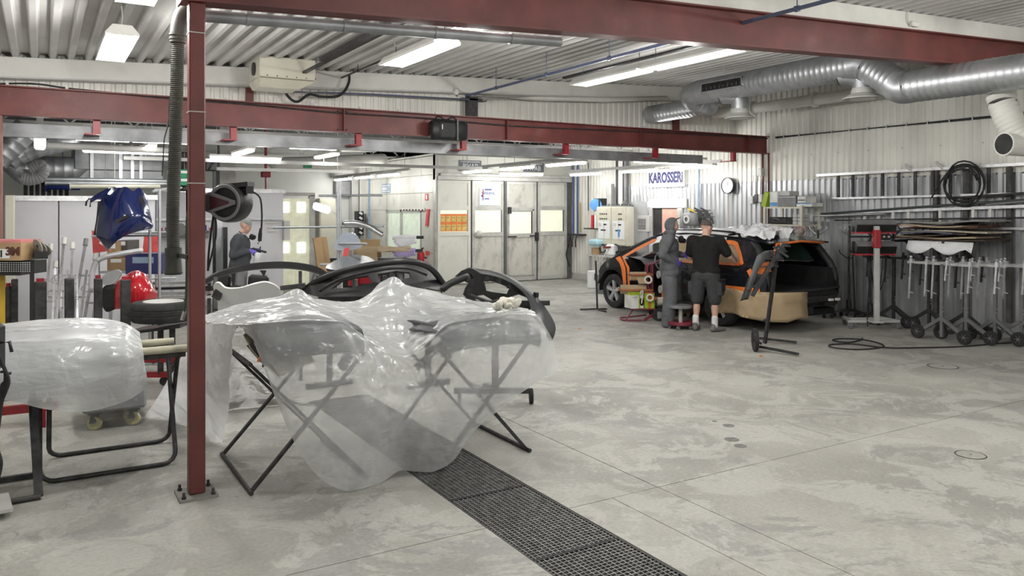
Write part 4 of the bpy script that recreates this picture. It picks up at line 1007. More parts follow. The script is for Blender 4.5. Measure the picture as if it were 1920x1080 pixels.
m = MB(); a = PD(1882,270,9.1); b = PD(1975,276,9.3); m.cyl(a, b, 0.13, n=24, caps=False); m.cyl(a, a.lerp(b, 0.03),0.136, n=24); m.build('tee_piece', M_WHITE, t, smooth=40)
d = (a - b).normalized(); m = MB(); m.cyl(a + d * 0.001, a + d * 0.002,0.12, n=24); m.build('opening', M_DARKVOID, t)
for nm, x, y0, y1, z, r, mt, lb in (('white_pipe', 11.8,5.85,11.7,3.82,0.10, M_WHITE, 'long white pipe running high beside the right wall'),('air_pipe', 6.0,1.5,11.5,3.74,0.019, mat('blue_grey_pipe', (0.10,0.12,0.20),0.5), 'thin blue air pipe under the roof crossing the big beam'),
                             ('cable_conduit', 3.9,6.0,11.5,3.86,0.014, M_STEEL, 'dark cable conduit clipped under the roof ribs')):
    m = MB(); m.cyl((x, y0, z),(x, y1, z), r, n=14)
    for y in np.arange(y0 + 0.6, y1,1.4): m.cyl((x, y, z),(x, y, zdeck(x)),0.006, n=6); m.cyl((x, y - 0.02, z),(x, y + 0.02, z), r * 1.35 + 0.004, n=12)
    one(nm, m, mt, lb, 'pipe', smooth=40)
# long strip of pipes along the clerestory
m = MB(); m.tube([PY(u, v, 11.45) for u, v in ((905,184),(1000,184),(1130,187),(1250,184))], 0.045,12); one('white_pipe', m, M_WHITE, 'white pipe running along the clerestory towards the duct end', 'pipe', smooth=True)
m = MB(); m.tube([PY(u, v, 11.45) for u, v in ((540,172),(620,174),(700,177),(880,187))], 0.014,8); one('air_pipe', m, mat('blue_grey_pipe'), 'thin blue air pipe along the clerestory left of black bag', 'pipe', smooth=True)
m = MB(); m.tube(spline([PY(u, v, 11.4) for u, v in ((655,140),(654,155),(645,172),(630,181),(600,181),(580,177),(560,190),(548,188),(538,178),(537,172))], 6),0.02,8); one('rubber_hose', m, M_RUBBER, 'looped black rubber hose hanging at the clerestory', 'hose', smooth=True)
m = MB(); m.b2(PY(868,183,11.45), PY(905,192,11.6)); m.b2(PY(880,180,11.45), PY(888,225,11.6)); one('pipe_bracket', m, M_STEEL, 'black pipe bracket at the short white clerestory post', 'bracket')
# heater box at the clerestory
a = PY(494,106,10.7); b = PY(592,160,10.7)
t = thing('heater_unit', 'white metal heater box mounted under the roof ribs', 'heater', ((a.x + b.x) / 2,10.95, b.z), world=True)
m = MB(); m.b2((a.x - 0.05,10.7, b.z + 0.06),(b.x, 11.35, a.z + 0.02), bev=0.012); m.build('casing', M_CREAM, t)
m = MB(); m.add([(a.x - 0.05,10.7, b.z + 0.05),(b.x, 10.7, b.z + 0.05),(b.x, 11.35, b.z + 0.05),(a.x - 0.05,11.35, b.z + 0.05),(a.x - 0.02,10.8, b.z - 0.06),(b.x - 0.2,10.8, b.z - 0.06),(b.x - 0.2,11.25, b.z - 0.06),(a.x - 0.02,11.25, b.z - 0.06)], [(0,1,5,4),(1,2,6,5),(2,3,7,6),(3,0,4,7),(4,5,6,7),(0,3,2,1)]); m.build('hopper', M_CREAM, t)
m = MB(); m.cyl((a.x - 0.052,11.0, b.z + 0.2),(a.x - 0.07,11.0, b.z + 0.2),0.09, n=20); m.build('fan_opening', M_STEEL, t)
m = MB()
for k in range(6): m.cyl((a.x + 0.05 + k * 0.13,10.69, b.z + 0.085),(a.x + 0.05 + k * 0.13,10.70, b.z + 0.085),0.008, n=6)
m.build('screws', M_STEEL, t, kind='stuff')
# black bag strapped to the far beam
a = PY(813,224, YR - 0.3); b = PY(880,263, YR - 0.3); w = b.x - a.x
t = thing('tool_bag', 'black bag strapped on the face of the far red beam', 'bag', ((a.x + b.x) / 2, YR - 0.09, b.z), world=True)
m = MB(); m.b2((a.x, YR - 0.27, b.z),(b.x, YR - 0.095, a.z), bev=0.03); m.build('bag', M_BLACK, t, smooth=50)
m = MB(); m.b2((a.x + w * 0.18, YR - 0.30, b.z + 0.02),(a.x + w * 0.62, YR - 0.26, a.z - 0.03), bev=0.02); m.build('front_pocket', mat('charcoal_fabric', (0.03,0.031,0.034),0.8), t)
m = MB(); m.b2((a.x + w * 0.66, YR - 0.285, b.z - 0.01),(a.x + w * 0.71, YR - 0.26, a.z + 0.03)); m.tube(spline([(a.x + w * q, YR - 0.17, a.z + h) for q, h in ((0.1,0),(0.2,0.06),(0.33,0.05),(0.42,0.0),(0.55,0.05),(0.68,0.06),(0.75,0))], 5),0.012,6); m.build('strap', M_BLACK, t)
m = MB(); m.box((a.x + w * 0.24, YR - 0.303, a.z - 0.1),(0.012,0.006,0.07)); m.build('tag', M_WHITE, t)
# small fittings on the near rafter
for u, v, lb in ((1710,46, 'small white socket box on the white rafter'),):
    p = PY(u, v, YN - 0.08); m = MB(); m.b2(p - Vector((0.07,0.05,0.03)), p + Vector((0.07,0,0.03)), bev=0.01); m.cyl(p + Vector((-0.1,-0.02,0)), p + Vector((-0.1,-0.02,0.22)),0.008, n=6); one('socket_box', m, M_WHITE, lb, 'socket box')
p = PY(855,172,11.5); m = MB(); m.box(p, (0.07,0.08,0.09), rot=(0,0.4,0), bev=0.01); one('sensor_box', m, M_WHITE, 'small white sensor on far rafter above black bag', 'sensor')
# steel section lying under the near beam
m = MB(); m.cyl((0.95, YN + 0.14, zbn(0.95) - 0.045),(3.9, YN + 0.14, zbn(3.9) - 0.045),0.042, n=14)
for x in (1.25,1.95,2.7,3.4): m.cyl((x - 0.012, YN + 0.14, zbn(x) - 0.045),(x + 0.012, YN + 0.14, zbn(x) - 0.045),0.048, n=14)
one('steel_pipe', m, mat('dull_galvanised'), 'grey pipe clamped under the edge of the near red beam', 'pipe', smooth=40)

# ------------------------------------------------------------------ ladders, pipes and coils on the right wall
t = thing('cable_run', 'dark cable on clips along the upper right wall', 'cable', (12.3,8,3.28), world=True)
m = MB(); m.tube([(12.36,10.6,3.28),(12.36,7.0,3.28),(12.36,4.6,3.28)], 0.02,8); m.build('cable', M_STEEL, t)
m = MB()
for y in np.arange(5.0,10.5,0.36): m.box((12.355, y, 3.285),(0.03,0.02,0.055))
m.build('clips', M_LIGHTG, t, kind='stuff')
def ladder(lb, yA, yB, zt0, zt1, zb0, zb1, rungs, mtl, rmat, X=12.28, yb0=None):
    t = thing('ladder', lb, 'ladder', (X, (yA + yB) / 2, zb0), world=True)
    m = MB(); m.bar((X, yA, zt0),(X, yB, zt1),0.05,0.045, up=(0,0,1)); m.build('stile', mtl, t)
    m = MB(); m.bar((X, yb0 or yA, zb0),(X, yB, zb1),0.05,0.035, up=(0,0,1)); m.build('stile', mtl, t)
    for y in rungs:
        f = (y - yA) / (yB - yA); m = MB(); m.bar((X, y, zb0 + (zb1 - zb0) * f),(X, y, zt0 + (zt1 - zt0) * f),0.03,0.045, up=(0,1,0)); m.build('rung', rmat, t)
    return t
def yw(u, X): return PX(u, 390, X).y
ladder('long grey ladder with dark rungs, upper one on the right wall', yw(1532,12.28),4.3,2.50,2.56,2.07,2.13, [yw(u, 12.28) for u in (1572,1599,1626,1655,1685,1716,1749,1782,1815,1854,1893)] + [4.9], M_ALU, M_STEEL, yb0=yw(1560,12.28))
ladder('aluminium ladder with pale rungs, lower one on the right wall', yw(1540,12.25),5.6,1.80,1.94,1.585,1.60, [yw(u, 12.25) for u in (1622,1648,1675,1704,1763,1825,1857)], M_ALU, M_WHITE, X=12.25, yb0=yw(1660,12.25))
for i, (u0, v0, u1, v1, r, mt, lb) in enumerate(((1526,405,1660,401,0.024, M_ALU, 'pale pipe end sticking out along the lower ladder'),(1540,401,1930,374,0.02, mat('green_grey_paint', (0.05,0.065,0.06),0.6), 'dark green bar lying along the top of lower ladder'),(1780,372,1940,361,0.02, M_STEEL, 'dark steel pipe between the two ladders'),
                                         (1565,413,1940,408,0.014, M_STEEL, 'thin dark rod hung below the lower ladder'),(1850,384,1940,376,0.02, M_GREYP, 'grey pipe at picture edge between the ladders'))):
    m = MB(); m.cyl(PX(u0, v0,12.2), PX(u1, v1,12.2), r, n=10); one('steel_bar', m, mt, lb, 'bar', 'bars stored on the right wall', smooth=40)
for i, (u, v) in enumerate(((1704,312),(1762,308))):
    p = PX(u, v, 12.3); m = MB(); m.tube(spline([p + Vector((0.05,-0.12,-0.1)), p + Vector((-0.02,-0.08,-0.08)), p + Vector((-0.05,0,0)), p + Vector((-0.05,0.02,0.04))], 4),0.025,8); one('wall_hook', m, M_LIGHTG, ['bent grey hook above upper ladder, nearer the corner', 'bent grey hook above upper ladder, by the hose coil'][i], 'hook', 'hooks above the ladder', smooth=True)
for u, lb in ((1755, 'dark upright channel on the wall behind the ladders, farther'),(1812, 'dark upright channel on the wall behind the ladders, nearer'),(1893, 'dark upright channel on the wall at the picture edge')):
    y = yw(u, 12.34); m = MB(); m.b2((12.30, y - 0.035,0.2),(12.37, y + 0.035,2.5)); one('wall_channel', m, mat('dull_brown_steel', (0.10,0.092,0.088),0.7, var=0.2), lb, 'post', 'upright channels on the wall')
t = thing('hose_coil', 'coil of black hose hung on the upper wall ladder', 'hose', PX(1808,400,12.15), world=True); c = PX(1806,343,12.16)
m = MB(); pts = []
for k in range(90):
    a = k / 90 * 2 * math.pi * 4.5; q = k / 90; rx = 0.26 + 0.05 * math.sin(a * 0.37) ; rz = 0.30 + 0.04 * math.sin(a * 0.6 + 1); pts.append(c + Vector((0.05 * (q - 0.5) - 0.02 * math.cos(a), rx * math.cos(a) + 0.05 * (q - 0.5), rz * math.sin(a) - 0.05 * q)))
m.tube(pts, 0.013,7); m.build('loops', M_RUBBER, t, smooth=True)
m = MB(); m.tube(spline([c + Vector((0,0.12,0.3)), c + Vector((0,0.3,0.1)), c + Vector((0,0.5,-0.22))], 5),0.012,6); m.build('loose_end', M_RUBBER, t, smooth=True)
# bracket with sheets of offcut panels
t = thing('sheet_bracket', 'pair of dark brackets carrying offcut sheets on the wall', 'bracket', (12.0,7.0,1.36), world=True)
for u in (1705,1800):
    y = yw(u, 12.0); m = MB(); m.bar((12.38, y, 1.38),(11.55, y, 1.38),0.04,0.04); m.bar((12.38, y, 1.1),(11.9, y, 1.37),0.03,0.03); m.build('arm', M_STEEL, t)
cols = [(0.05,0.03,0.02),(0.50,0.40,0.26),(0.08,0.06,0.05),(0.10,0.10,0.14),(0.45,0.41,0.33),(0.14,0.05,0.03),(0.40,0.30,0.20),(0.07,0.07,0.07),(0.3,0.29,0.27)]
nmz = ['dark brown', 'tan', 'blackish', 'slate', 'cream', 'rust brown', 'light tan', 'charcoal', 'grey']
for k, c in enumerate(cols):
    y0 = 7.75 - 0.12 * (k % 3); y1 = 6.2 + 0.16 * (k % 4); z = 1.415 + k * 0.033
    m = MB(); rows = []
    for i in range(9):
        y = y0 + (y1 - y0) * i / 8; rows.append([(x, y, z + 0.012 * math.sin(i * 0.9 + k) + 0.02 * (i / 8) * (k % 3)) for x in (11.58 + 0.05 * (k % 3),11.9,12.3)])
    m.grid(rows); one('offcut_sheet', m, mat('offcut_%d' % k, c, 0.7, var=0.2), '%s offcut sheet in the wall stack, %s' % (nmz[k], ['lowest', 'second lowest', 'third lowest', 'fourth lowest', 'middle one', 'fourth from top', 'third from top', 'second from top', 'topmost'][k]), 'sheet', 'offcut sheets on the wall brackets', solid=0.024)
m = MB(); rows = []
for i in range(13):
    y = 7.35 - 1.0 * i / 12; rows.append([(11.56 - 0.02 * k, y, 1.40 - k * (0.03 + 0.035 * abs(math.sin(i * 0.55 + 0.4))) + 0.01 * nz(i, k)) for k in range(4)])
m.grid(rows); one('plastic_scrap', m, M_FILM, 'white plastic hanging down from the offcut sheets', 'film', smooth=True, solid=0.002)

# ------------------------------------------------------------------ infrared dryer
b = PF(1637,616)
t = thing('infrared_dryer', 'infrared dryer with two dark red-edged cassettes on wheeled stand', 'dryer', (b.x, b.y, 0),-TH)
m = MB(); m.b2((-0.4,-0.05,0.10),(0.4,0.0,0.14)); m.bar((-0.38,-0.03,0.12),(-0.28,0.42,0.12),0.06,0.04); m.bar((0.38,-0.03,0.12),(0.28,0.42,0.12),0.06,0.04); m.b2((-0.3,0.2,0.10),(0.3,0.26,0.14)); m.b2((-0.12,-0.26,0.12),(0.05,0.02,0.15)); m.build('base', M_LIGHTG, t)
for x, y in ((-0.38,-0.02),(0.38,-0.02),(-0.28,0.42),(0.28,0.42)):
    m = MB(); m.lathe([(0.0,-0.016),(0.045,-0.016),(0.05,0),(0.045,0.016),(0,0.016)], c=(x + 0.01, y, 0.05), axis=(1,0.3,0), n=16); m.bar((x - 0.012, y, 0.05),(x, y, 0.11),0.012,0.04); m.bar((x + 0.032, y, 0.05),(x + 0.02, y, 0.11),0.012,0.04); m.build('castor', M_GREYP, t, smooth=40)
m = MB(); m.b2((-0.075,-0.24,0.14),(0.0,-0.17,1.62), bev=0.008); m.build('pole', M_LIGHTG, t)
m = MB(); m.b2((-0.085,-0.26,1.28),(0.01,-0.15,1.56), bev=0.01); m.build('slide', mat('signal_red', (0.38,0.02,0.03),0.45), t)
for zc in (1.615,1.275):
    m = MB(); m.add([(x, y, z + zc) for x in (-0.31,0.31) for y, z in ((-0.10,-0.09),(-0.14,0.02),(-0.06,0.10),(0.06,0.10),(0.10,-0.09))], [(0,1,6,5),(1,2,7,6),(2,3,8,7),(3,4,9,8),(4,0,5,9),(0,4,3,2,1),(5,6,7,8,9)]); ca = m.build('cassette', M_BLACK, t)
    m = MB(); m.b2((-0.31,-0.105, zc - 0.115),(0.31,0.10, zc - 0.09)); m.build('red_edge', mat('signal_red'), ca)
    m = MB(); m.add([(x, y, z + zc) for x in (-0.31,0.31) for y, z in ((-0.138,0.026),(-0.064,0.103))], [(0,1,3,2)]); m.build('grey_top', M_GREYP, ca)
m = MB(); m.b2((-0.36,0.05,1.14),(-0.33,0.08,1.62)); m.b2((0.33,0.05,1.14),(0.36,0.08,1.62)); m.b2((-0.36,0.05,1.43),(0.36,0.08,1.46)); m.tube(spline([(-0.33,0.0,1.2),(-0.4,-0.06,1.26),(-0.38,-0.06,1.36)], 4),0.01,6); m.tube(spline([(0.33,0.0,1.45),(0.4,-0.05,1.55),(0.36,-0.05,1.62)], 4),0.01,6); m.build('yoke', M_STEEL, t)
m = MB(); m.b2((0.10,-0.06,1.40),(0.26,0.03,1.49), bev=0.01); bx = m.build('control_box', M_BLACK, t)
for x in (0.14,0.215): m = MB(); m.cyl((x, -0.075,1.45),(x, -0.06,1.45),0.018, n=14); m.build('dial', M_ALU, bx)
m = MB(); m.tube(spline([(0.18,-0.03,1.40),(0.2,-0.02,1.0),(0.1,-0.02,0.6),(0.16,0.0,1.2),(0.1,0.0,1.4)], 6),0.008,6); m.tube(spline([(-0.06,0.02,1.4),(-0.09,0.0,1.0),(-0.07,-0.02,0.7),(-0.1,-0.02,0.3),(-0.13,-0.1,0.05)], 6),0.009,6); m.tube(spline([(0.08,0,1.5),(0.15,-0.1,1.66),(0.22,-0.1,1.6),(0.2,-0.05,1.45)], 5),0.008,6); m.build('cables', M_RUBBER, t, smooth=True)
m = MB(); m.tube(spline([PF(u, v, 0.01) for u, v in ((1617,634),(1612,638),(1592,642),(1568,640),(1562,637),(1580,635),(1620,637),(1652,645),(1654,651),(1620,655),(1580,654),(1556,650),(1560,646),(1600,645),(1660,652),(1720,652),(1800,650),(1870,644),(1935,640))], 6),0.011,6)
one('power_cable', m, M_RUBBER, 'black cable looped on the floor before the infrared dryer', 'cable', smooth=True)
# ------------------------------------------------------------------ panel stands
def castor_wheel(mb, c, r, w, ax):
    mb.lathe([(0.0,-w * 0.4),(r * 0.55,-w * 0.4),(r * 0.6,-w * 0.5),(r * 0.93,-w * 0.5),(r, -w * 0.3),(r, w * 0.3),(r * 0.93, w * 0.5),(r * 0.6, w * 0.5),(r * 0.55, w * 0.4),(0, w * 0.4)], c=c, axis=ax, n=24)
M_STANDG = mat('stand_grey_paint', (0.17,0.172,0.175),0.5,0.2, var=0.15)
def panel_stand(label, dark=False, drops=((-0.42,0.40),(-0.1,0.25),(0.2,0.5),(0.44,0.55))):
    """Two-wheel panel trolley: axle along local Y, upright, T bar with hanging holders."""
    g = M_STEEL if dark else M_STANDG
    t = thing('panel_stand', label, 'stand', group='wheeled panel stands by the right wall')
    for s in (-1,1):
        w = MB(); castor_wheel(w, (0, s * 0.34,0.10),0.10,0.05,(1,0,0)); wo = w.build('wheel', M_RUBBER, t, smooth=35)
        w = MB(); w.lathe([(0,0.027),(0.018,0.027),(0.02,0.02)], c=(0, s * 0.34,0.10), axis=(-1,0,0), n=12)
        for k in range(6): a = k * math.pi / 3; w.bar((-0.023, s * 0.34 + 0.015 * math.cos(a),0.10 + 0.015 * math.sin(a)),(-0.023, s * 0.34 + 0.055 * math.cos(a),0.10 + 0.055 * math.sin(a)),0.012,0.006)
        w.build('hub', M_STANDG, wo)
        w = MB(); w.bar((0.035, s * 0.33,0.10),(0.035,0.0,0.33),0.045,0.045); w.build('leg', g, t)
    m = MB(); m.bar((0.035,0,0.33),(0.05,0,1.10),0.045,0.045); m.bar((0.035,0,0.06),(0.035,0,0.33),0.04,0.04); m.build('upright', g, t)
    m = MB(); m.bar((0.035,0,0.31),(0.46,0,0.07),0.04,0.04); castor_wheel(m, (0.46,0,0.04),0.04,0.025,(0,1,0)); m.build('rear_leg', g, t, smooth=35)
    m = MB(); m.bar((0.05,-0.52,1.10),(0.05,0.52,1.10),0.035,0.035); m.build('top_bar', M_STEEL if dark else M_ALU, t)
    for y, l in drops:
        m = MB(); m.bar((0.0, y, 1.17),(-0.02, y + 0.02,1.12 - l),0.024,0.024); m.box((0.02, y, 1.12),(0.06,0.05,0.06)); m.ball((0.0, y, 1.18),0.022,8); m.bar((-0.02, y + 0.02,1.22 - l),(-0.02, y - 0.05,1.20 - l),0.014,0.014); m.build('holder_arm', M_STEEL if dark else M_ALU, t)
    m = MB(); m.bar((0.03,-0.03,0.42),(0.03,0.03,0.48),0.01,0.012); m.bar((0.03,0.03,0.42),(0.03,-0.03,0.48),0.01,0.012); m.build('star_knob', M_ALU, t)
    return t
P1 = panel_stand('grey wheeled panel stand standing nearest to the floor cable'); P1.location = (11.02,6.52,0)
P2 = panel_stand('dark wheeled panel stand close to the infrared dryer', True, ((-0.3,0.3),(0.1,0.42),(0.4,0.35))); P2.location = (11.75,7.15,0)
SP = [(11.25,6.30,0.06, 'grey wheeled panel stand, second from the floor cable'),(11.52,6.05,-0.05, 'grey wheeled panel stand, third from the floor cable'),(11.68,5.78,0.04, 'grey wheeled panel stand nearest to the right picture edge')]
for x, y, r, lb in SP: dup(P1,(x, y, 0), r, lb)
dup(P2,(11.72,7.72,0),0.1, 'dark wheeled panel stand behind the pole of infrared dryer'); dup(P2,(11.78,6.62,0),-0.08, 'dark wheeled panel stand against the wall behind grey ones')
# red-armed stand at the picture edge
b = PF(1925,632); t = thing('bumper_stand', 'dark stand with dull red arms at the right picture edge', 'stand', (b.x, b.y, 0))
m = MB(); m.bar((0.1,0,0.05),(0.1,0,1.2),0.045,0.045); m.b2((-0.3,-0.03,0),(0.4,0.03,0.05)); m.b2((0.07,-0.35,0),(0.13,0.35,0.05)); m.build('frame', M_STEEL, t)
for z, l in ((1.14,1.0),(0.62,0.4),(0.36,0.2)):
    m = MB(); m.bar((0.08,0.0, z),(0.08, l, z + 0.015),0.03,0.03); m.build('arm', M_REDBRIGHT if z > 0.5 else M_ALU, t)
m = MB(); m.tube([(0.05,-0.03,0.88),(0.0,0.0,0.92),(0.05,0.04,0.9)], 0.012,6); m.build('clamp', M_REDBRIGHT, t)
# hook trees with star feet on castors
def hook_tree(label):
    t = thing('hook_stand', label, 'stand', group='hook stands between car and dryer')
    for k in range(5):
        a = k * 2 * math.pi / 5 + 0.4; c, s = math.cos(a), math.sin(a)
        m = MB(); m.bar((0,0,0.17),(0.27 * c, 0.27 * s, 0.09),0.045,0.035); m.build('foot', M_STEEL, t)
        m = MB(); castor_wheel(m, (0.27 * c, 0.27 * s, 0.035),0.035,0.04,(-s, c, 0.0)); m.cyl((0.27 * c, 0.27 * s, 0.05),(0.27 * c, 0.27 * s, 0.10),0.014, n=8); m.build('castor', M_BLACK, t, smooth=35)
    m = MB(); m.cyl((0,0,0.12),(0,0,0.32),0.05,0.04,14); m.cyl((0,0,0.3),(0,0,1.52),0.018, n=10); m.build('pole', M_STEEL, t, smooth=40)
    for z in (1.02,1.42):
        for k in range(4):
            a = k * math.pi / 2 + 0.5 + z; c, s = math.cos(a), math.sin(a)
            m = MB(); m.tube(spline([(0,0, z),(0.07 * c, 0.07 * s, z + 0.05),(0.14 * c, 0.14 * s, z + 0.11),(0.15 * c, 0.15 * s, z + 0.16)], 3),0.009,6); m.build('hook', M_ALU if z > 1.2 else M_STEEL, t, smooth=True)
    return t
HT = hook_tree('dark hook stand on castors close behind the car rear'); HT.location = (11.75,9.15,0)
dup(HT, (11.95,8.68,0),0.7, 'dark hook stand on castors midway between car and dryer'); dup(HT, (11.85,8.2,0),1.3, 'dark hook stand on castors just left of the dryer')
for i, (u0, v0, u1, v1) in enumerate(((1512,590,1520,470),(1604,585,1598,470),(1647,600,1630,480))):
    a = PX(u0, v0,11.9); m = MB(); c = PX(u1, v1,12.3); m.cyl((a.x, a.y, 0), c, 0.014, n=8); one('steel_rod', m, M_STEEL, ['dark rod leaning on wall behind the car', 'dark rod leaning on wall left of the dryer', 'dark rod leaning on wall behind the dryer'][i], 'rod', 'rods leaning on the wall')
# stand holding a taped fender before the car
b = PF(1434,648)
t = thing('fender_stand', 'leaning two-legged stand with one wheel before the car rear', 'stand', (b.x, b.y, 0), world=True)
m = MB(); m.bar(PF(1424,634,0.06), PF(1494,642,0.03),0.035,0.03); m.build('leg', M_STEEL, t)
m = MB(); m.bar(PF(1424,650,0.06), PF(1497,664,0.03),0.035,0.03); m.build('leg', M_STEEL, t)
a = PF(1416,659); wx = a + Vector((0,0,0.155)); m = MB(); castor_wheel(m, wx, 0.155,0.05,(0.80,-0.60,0)); wh = m.build('wheel', M_RUBBER, t, smooth=35)
m = MB(); m.cyl(wx, PF(1428,645,0.10),0.014, n=8); m.cyl(wx - Vector((0.05,0,0)), wx, 0.02, n=8); m.build('axle', M_STEEL, wh)
top = PD(1458,470,10.75); m = MB(); m.bar(b + Vector((0,0,0.03)), top, 0.04,0.04); m.build('upright', M_STEEL, t)
A = PD(1469,457,10.75); B = PD(1410,555,10.75); d = (B - A)
m = MB(); m.bar(A, B, 0.05,0.05)
for q in (0.02,0.12,0.25,0.4): p = A + d * q; m.bar(p + Vector((0.09,-0.05,-0.02)), p - Vector((0.12,-0.06,0.03)),0.02,0.02); m.box(p + Vector((0.03,-0.03,0)),(0.05,0.05,0.05))
m.bar(PD(1450,463,10.75), PD(1478,482,10.7),0.02,0.03); m.bar(PD(1456,487,10.7), PD(1470,489,10.7),0.015,0.02); m.bar(PD(1425,530,10.75), PD(1400,545,10.8),0.02,0.02); m.build('tilting_arm', M_STEEL, t)
m = MB(); m.cyl(PD(1432,602,10.75), PD(1438,598,10.7),0.02, n=8); m.build('clamp_knob', M_STEEL, t)
t = thing('front_fender', 'grey and black car fender with orange tape on the stand', 'fender', PD(1425,500,10.95), world=True)
o4 = [(1450,469),(1434,471),(1419,480),(1411,502),(1404,530),(1397,555),(1402,561),(1409,541),(1417,518),(1425,500),(1438,486),(1452,478)]
m = MB(); sheet(m, o4, [], 5, lambda u, v: PD(u, v, 10.72 + 0.002 * (v - 470) + 0.10 * (1 - math.exp(-((u - 1397 - (560 - v) * 0.35) / 14) ** 2)))); m.build('outer_skin', mat('grey_primer_skin', (0.16,0.165,0.17),0.35, var=0.1), t, smooth=50, solid=0.006)
o5 = spline([PD(u, v, 10.78) for u, v in o4[6:]], 4); m = MB(); m.grid([[p, p + Vector((0.05,0.10,-0.02)), p + Vector((0.03,0.16,-0.04))] for p in o5]); m.build('inner_flange', M_BLACK, t, smooth=True, solid=0.006)
m = MB(); rows = []
for i in range(8):
    f = i / 7; a = PD(1437 - 8 * f, 492 + 22 * f, 10.82); w = (0.03,0.07,0.09,0.06,0.09,0.11,0.08,0.02)[i]; rows.append([a + Vector((-w * CT, w * ST, 0.03 * math.sin(i * 2))), a, a + Vector((w * CT, -w * ST, 0.03 * math.sin(i * 3 + 1)))])
m.grid(rows); m.build('orange_tape', M_ORANGE, t, solid=0.003)
m = MB(); m.grid([[PD(1400,508,10.9), PD(1406,520,10.9)], [PD(1408,503,10.88), PD(1412,515,10.88)]]); m.build('orange_tape', M_ORANGE, t, solid=0.003)
# ------------------------------------------------------------------ masking trolley, stool, tripod
b = PF(1205,600); t = thing('masking_trolley', 'red masking trolley with paper rolls and tape before the car', 'trolley', (b.x, b.y, 0),-TH)
M_TROL = mat('maroon_paint', (0.20,0.025,0.045),0.45, var=0.15)
m = MB()
for y in (-0.06,0.1): m.tube(spline([(0.16, y, 0.10),(0.16, y, 0.85),(0.15, y, 0.92),(0.11, y, 0.95),(0.08, y, 0.92),(0.07, y, 0.8),(0.09, y, 0.55),(0.12, y, 0.3)], 4),0.014,8)
m.tube(spline([(0.14,0.02,0.93),(0.3,0.02,1.02),(0.42,0.02,1.08)], 3),0.014,8); m.build('frame', M_TROL, t, smooth=True)
m = MB(); m.b2((-0.2,-0.14,0.19),(0.2,0.18,0.21)); m.tube(spline([(0.0,-0.16,0.02),(-0.25,-0.17,0.02),(-0.36,-0.1,0.02),(-0.36,0.14,0.02),(-0.25,0.2,0.02),(0.1,0.2,0.06)], 4),0.014,8); m.bar((-0.3,-0.1,0.02),(-0.16,-0.05,0.2),0.02,0.02); m.bar((0.0,-0.16,0.02),(0.18,-0.1,0.12),0.05,0.03); m.build('base', M_TROL, t)
for y in (-0.16,0.2):
    m = MB(); castor_wheel(m, (0.25, y, 0.11),0.11,0.05,(0.2,1,0)); wo = m.build('wheel', M_RUBBER, t, smooth=35); m = MB(); m.cyl((0.25 - 0.006, y - 0.03,0.11),(0.25, y - 0.02,0.11),0.06, n=16); m.build('hub', M_GREYP, wo)
for z, x0 in ((0.76,-0.24),(0.50,-0.40)):
    m = MB(); m.b2((x0,-0.10, z),(0.16,-0.08, z + 0.03)); m.b2((x0,-0.10, z + 0.0),(x0 + 0.02,0.14, z + 0.03)); m.b2((x0,0.12, z),(0.16,0.14, z + 0.03)); m.build('roll_holder', mat('orange_brown_paint', (0.36,0.10,0.04),0.5), t)
    m = MB(); m.cyl((x0 + 0.03,0.02, z + (0.02 if z < 0.6 else -0.02)),(0.06,0.02, z + (0.02 if z < 0.6 else -0.02)),0.075, n=20); m.add([(x0 + 0.12,-0.06, z),(0.04,-0.06, z),(0.04,-0.08, z - 0.14),(x0 + 0.16,-0.08, z - 0.14)], [(0,1,2,3)]); m.build('paper_roll', M_KRAFT, t, smooth=40)
for x, z, r in ((0.07,0.70,0.07),(0.10,0.40,0.065)):
    m = MB(); m.lathe([(r * 0.6,-0.025),(r, -0.025),(r, 0.025),(r * 0.6,0.025),(r * 0.6,-0.025)], c=(x, -0.16, z), axis=(0.4,1,0), n=22); m.build('tape_roll', M_CREAM, t, smooth=35)
m = MB(); m.lathe([(0.05,-0.08),(0.07,-0.08),(0.07,0.08),(0.05,0.08),(0.05,-0.08)], c=(0.33,-0.02,0.32), axis=(1,0,0.05), n=22); m.build('tape_roll', M_CREAM, t, smooth=35)
for x, z, c in ((0.27,0.77, M_LIGHTG),(0.30,0.52, M_LIGHTG),(0.34,0.54, M_ORANGE)):
    m = MB(); m.lathe([(0.02,-0.015),(0.065,-0.015),(0.065,0.015),(0.02,0.015),(0.02,-0.015)], c=(x, 0.0, z), axis=(1,0.2,0), n=20); m.build('tape_roll', c, t, smooth=35)
g = t.matrix_basis @ Vector((-0.10,0.0,0.212)); t2 = thing('carton', 'white and green carton of masking film on the trolley', 'carton', g, -TH + 0.35)
m = MB(); m.b2((-0.17,-0.12,0),(0.06,0.12,0.27)); m.build('box', [mat('white_card', (0.75,0.76,0.72),0.6)], t2)
m = MB(); m.b2((-0.171,-0.121,0.225),(0.061,0.121,0.272)); m.b2((-0.03,-0.1215,0.0),(0.0,-0.12,0.24)); m.build('green_band', mat('lime_print', (0.36,0.50,0.03),0.6), t2)
m = MB(); m.prism([(0.045 * math.cos(a),0.07 * math.sin(a)) for a in np.linspace(0,6.28,16, endpoint=False)], (0.03 - 0.0,-0.1215,0.11),(1,0,0),(0,0,1),(0,-0.001,0)); m.build('cut_out', M_BLACK, t2)
m = MB(); m.tube(spline([(0.0,-0.125,0.22),(0.01,-0.14,0.29),(0.04,-0.14,0.28),(0.03,-0.13,0.16),(0.02,-0.13,0.08)], 4),0.012,7); m.build('film_tail', M_WHITE, t2, smooth=True)
text_obj('lettering', 'multi', 0.045, mat('grey_print', (0.2,0.2,0.2),0.6), t2,(-0.10,-0.1215,0.19),(1,0,0),(0,0,1),0.001)
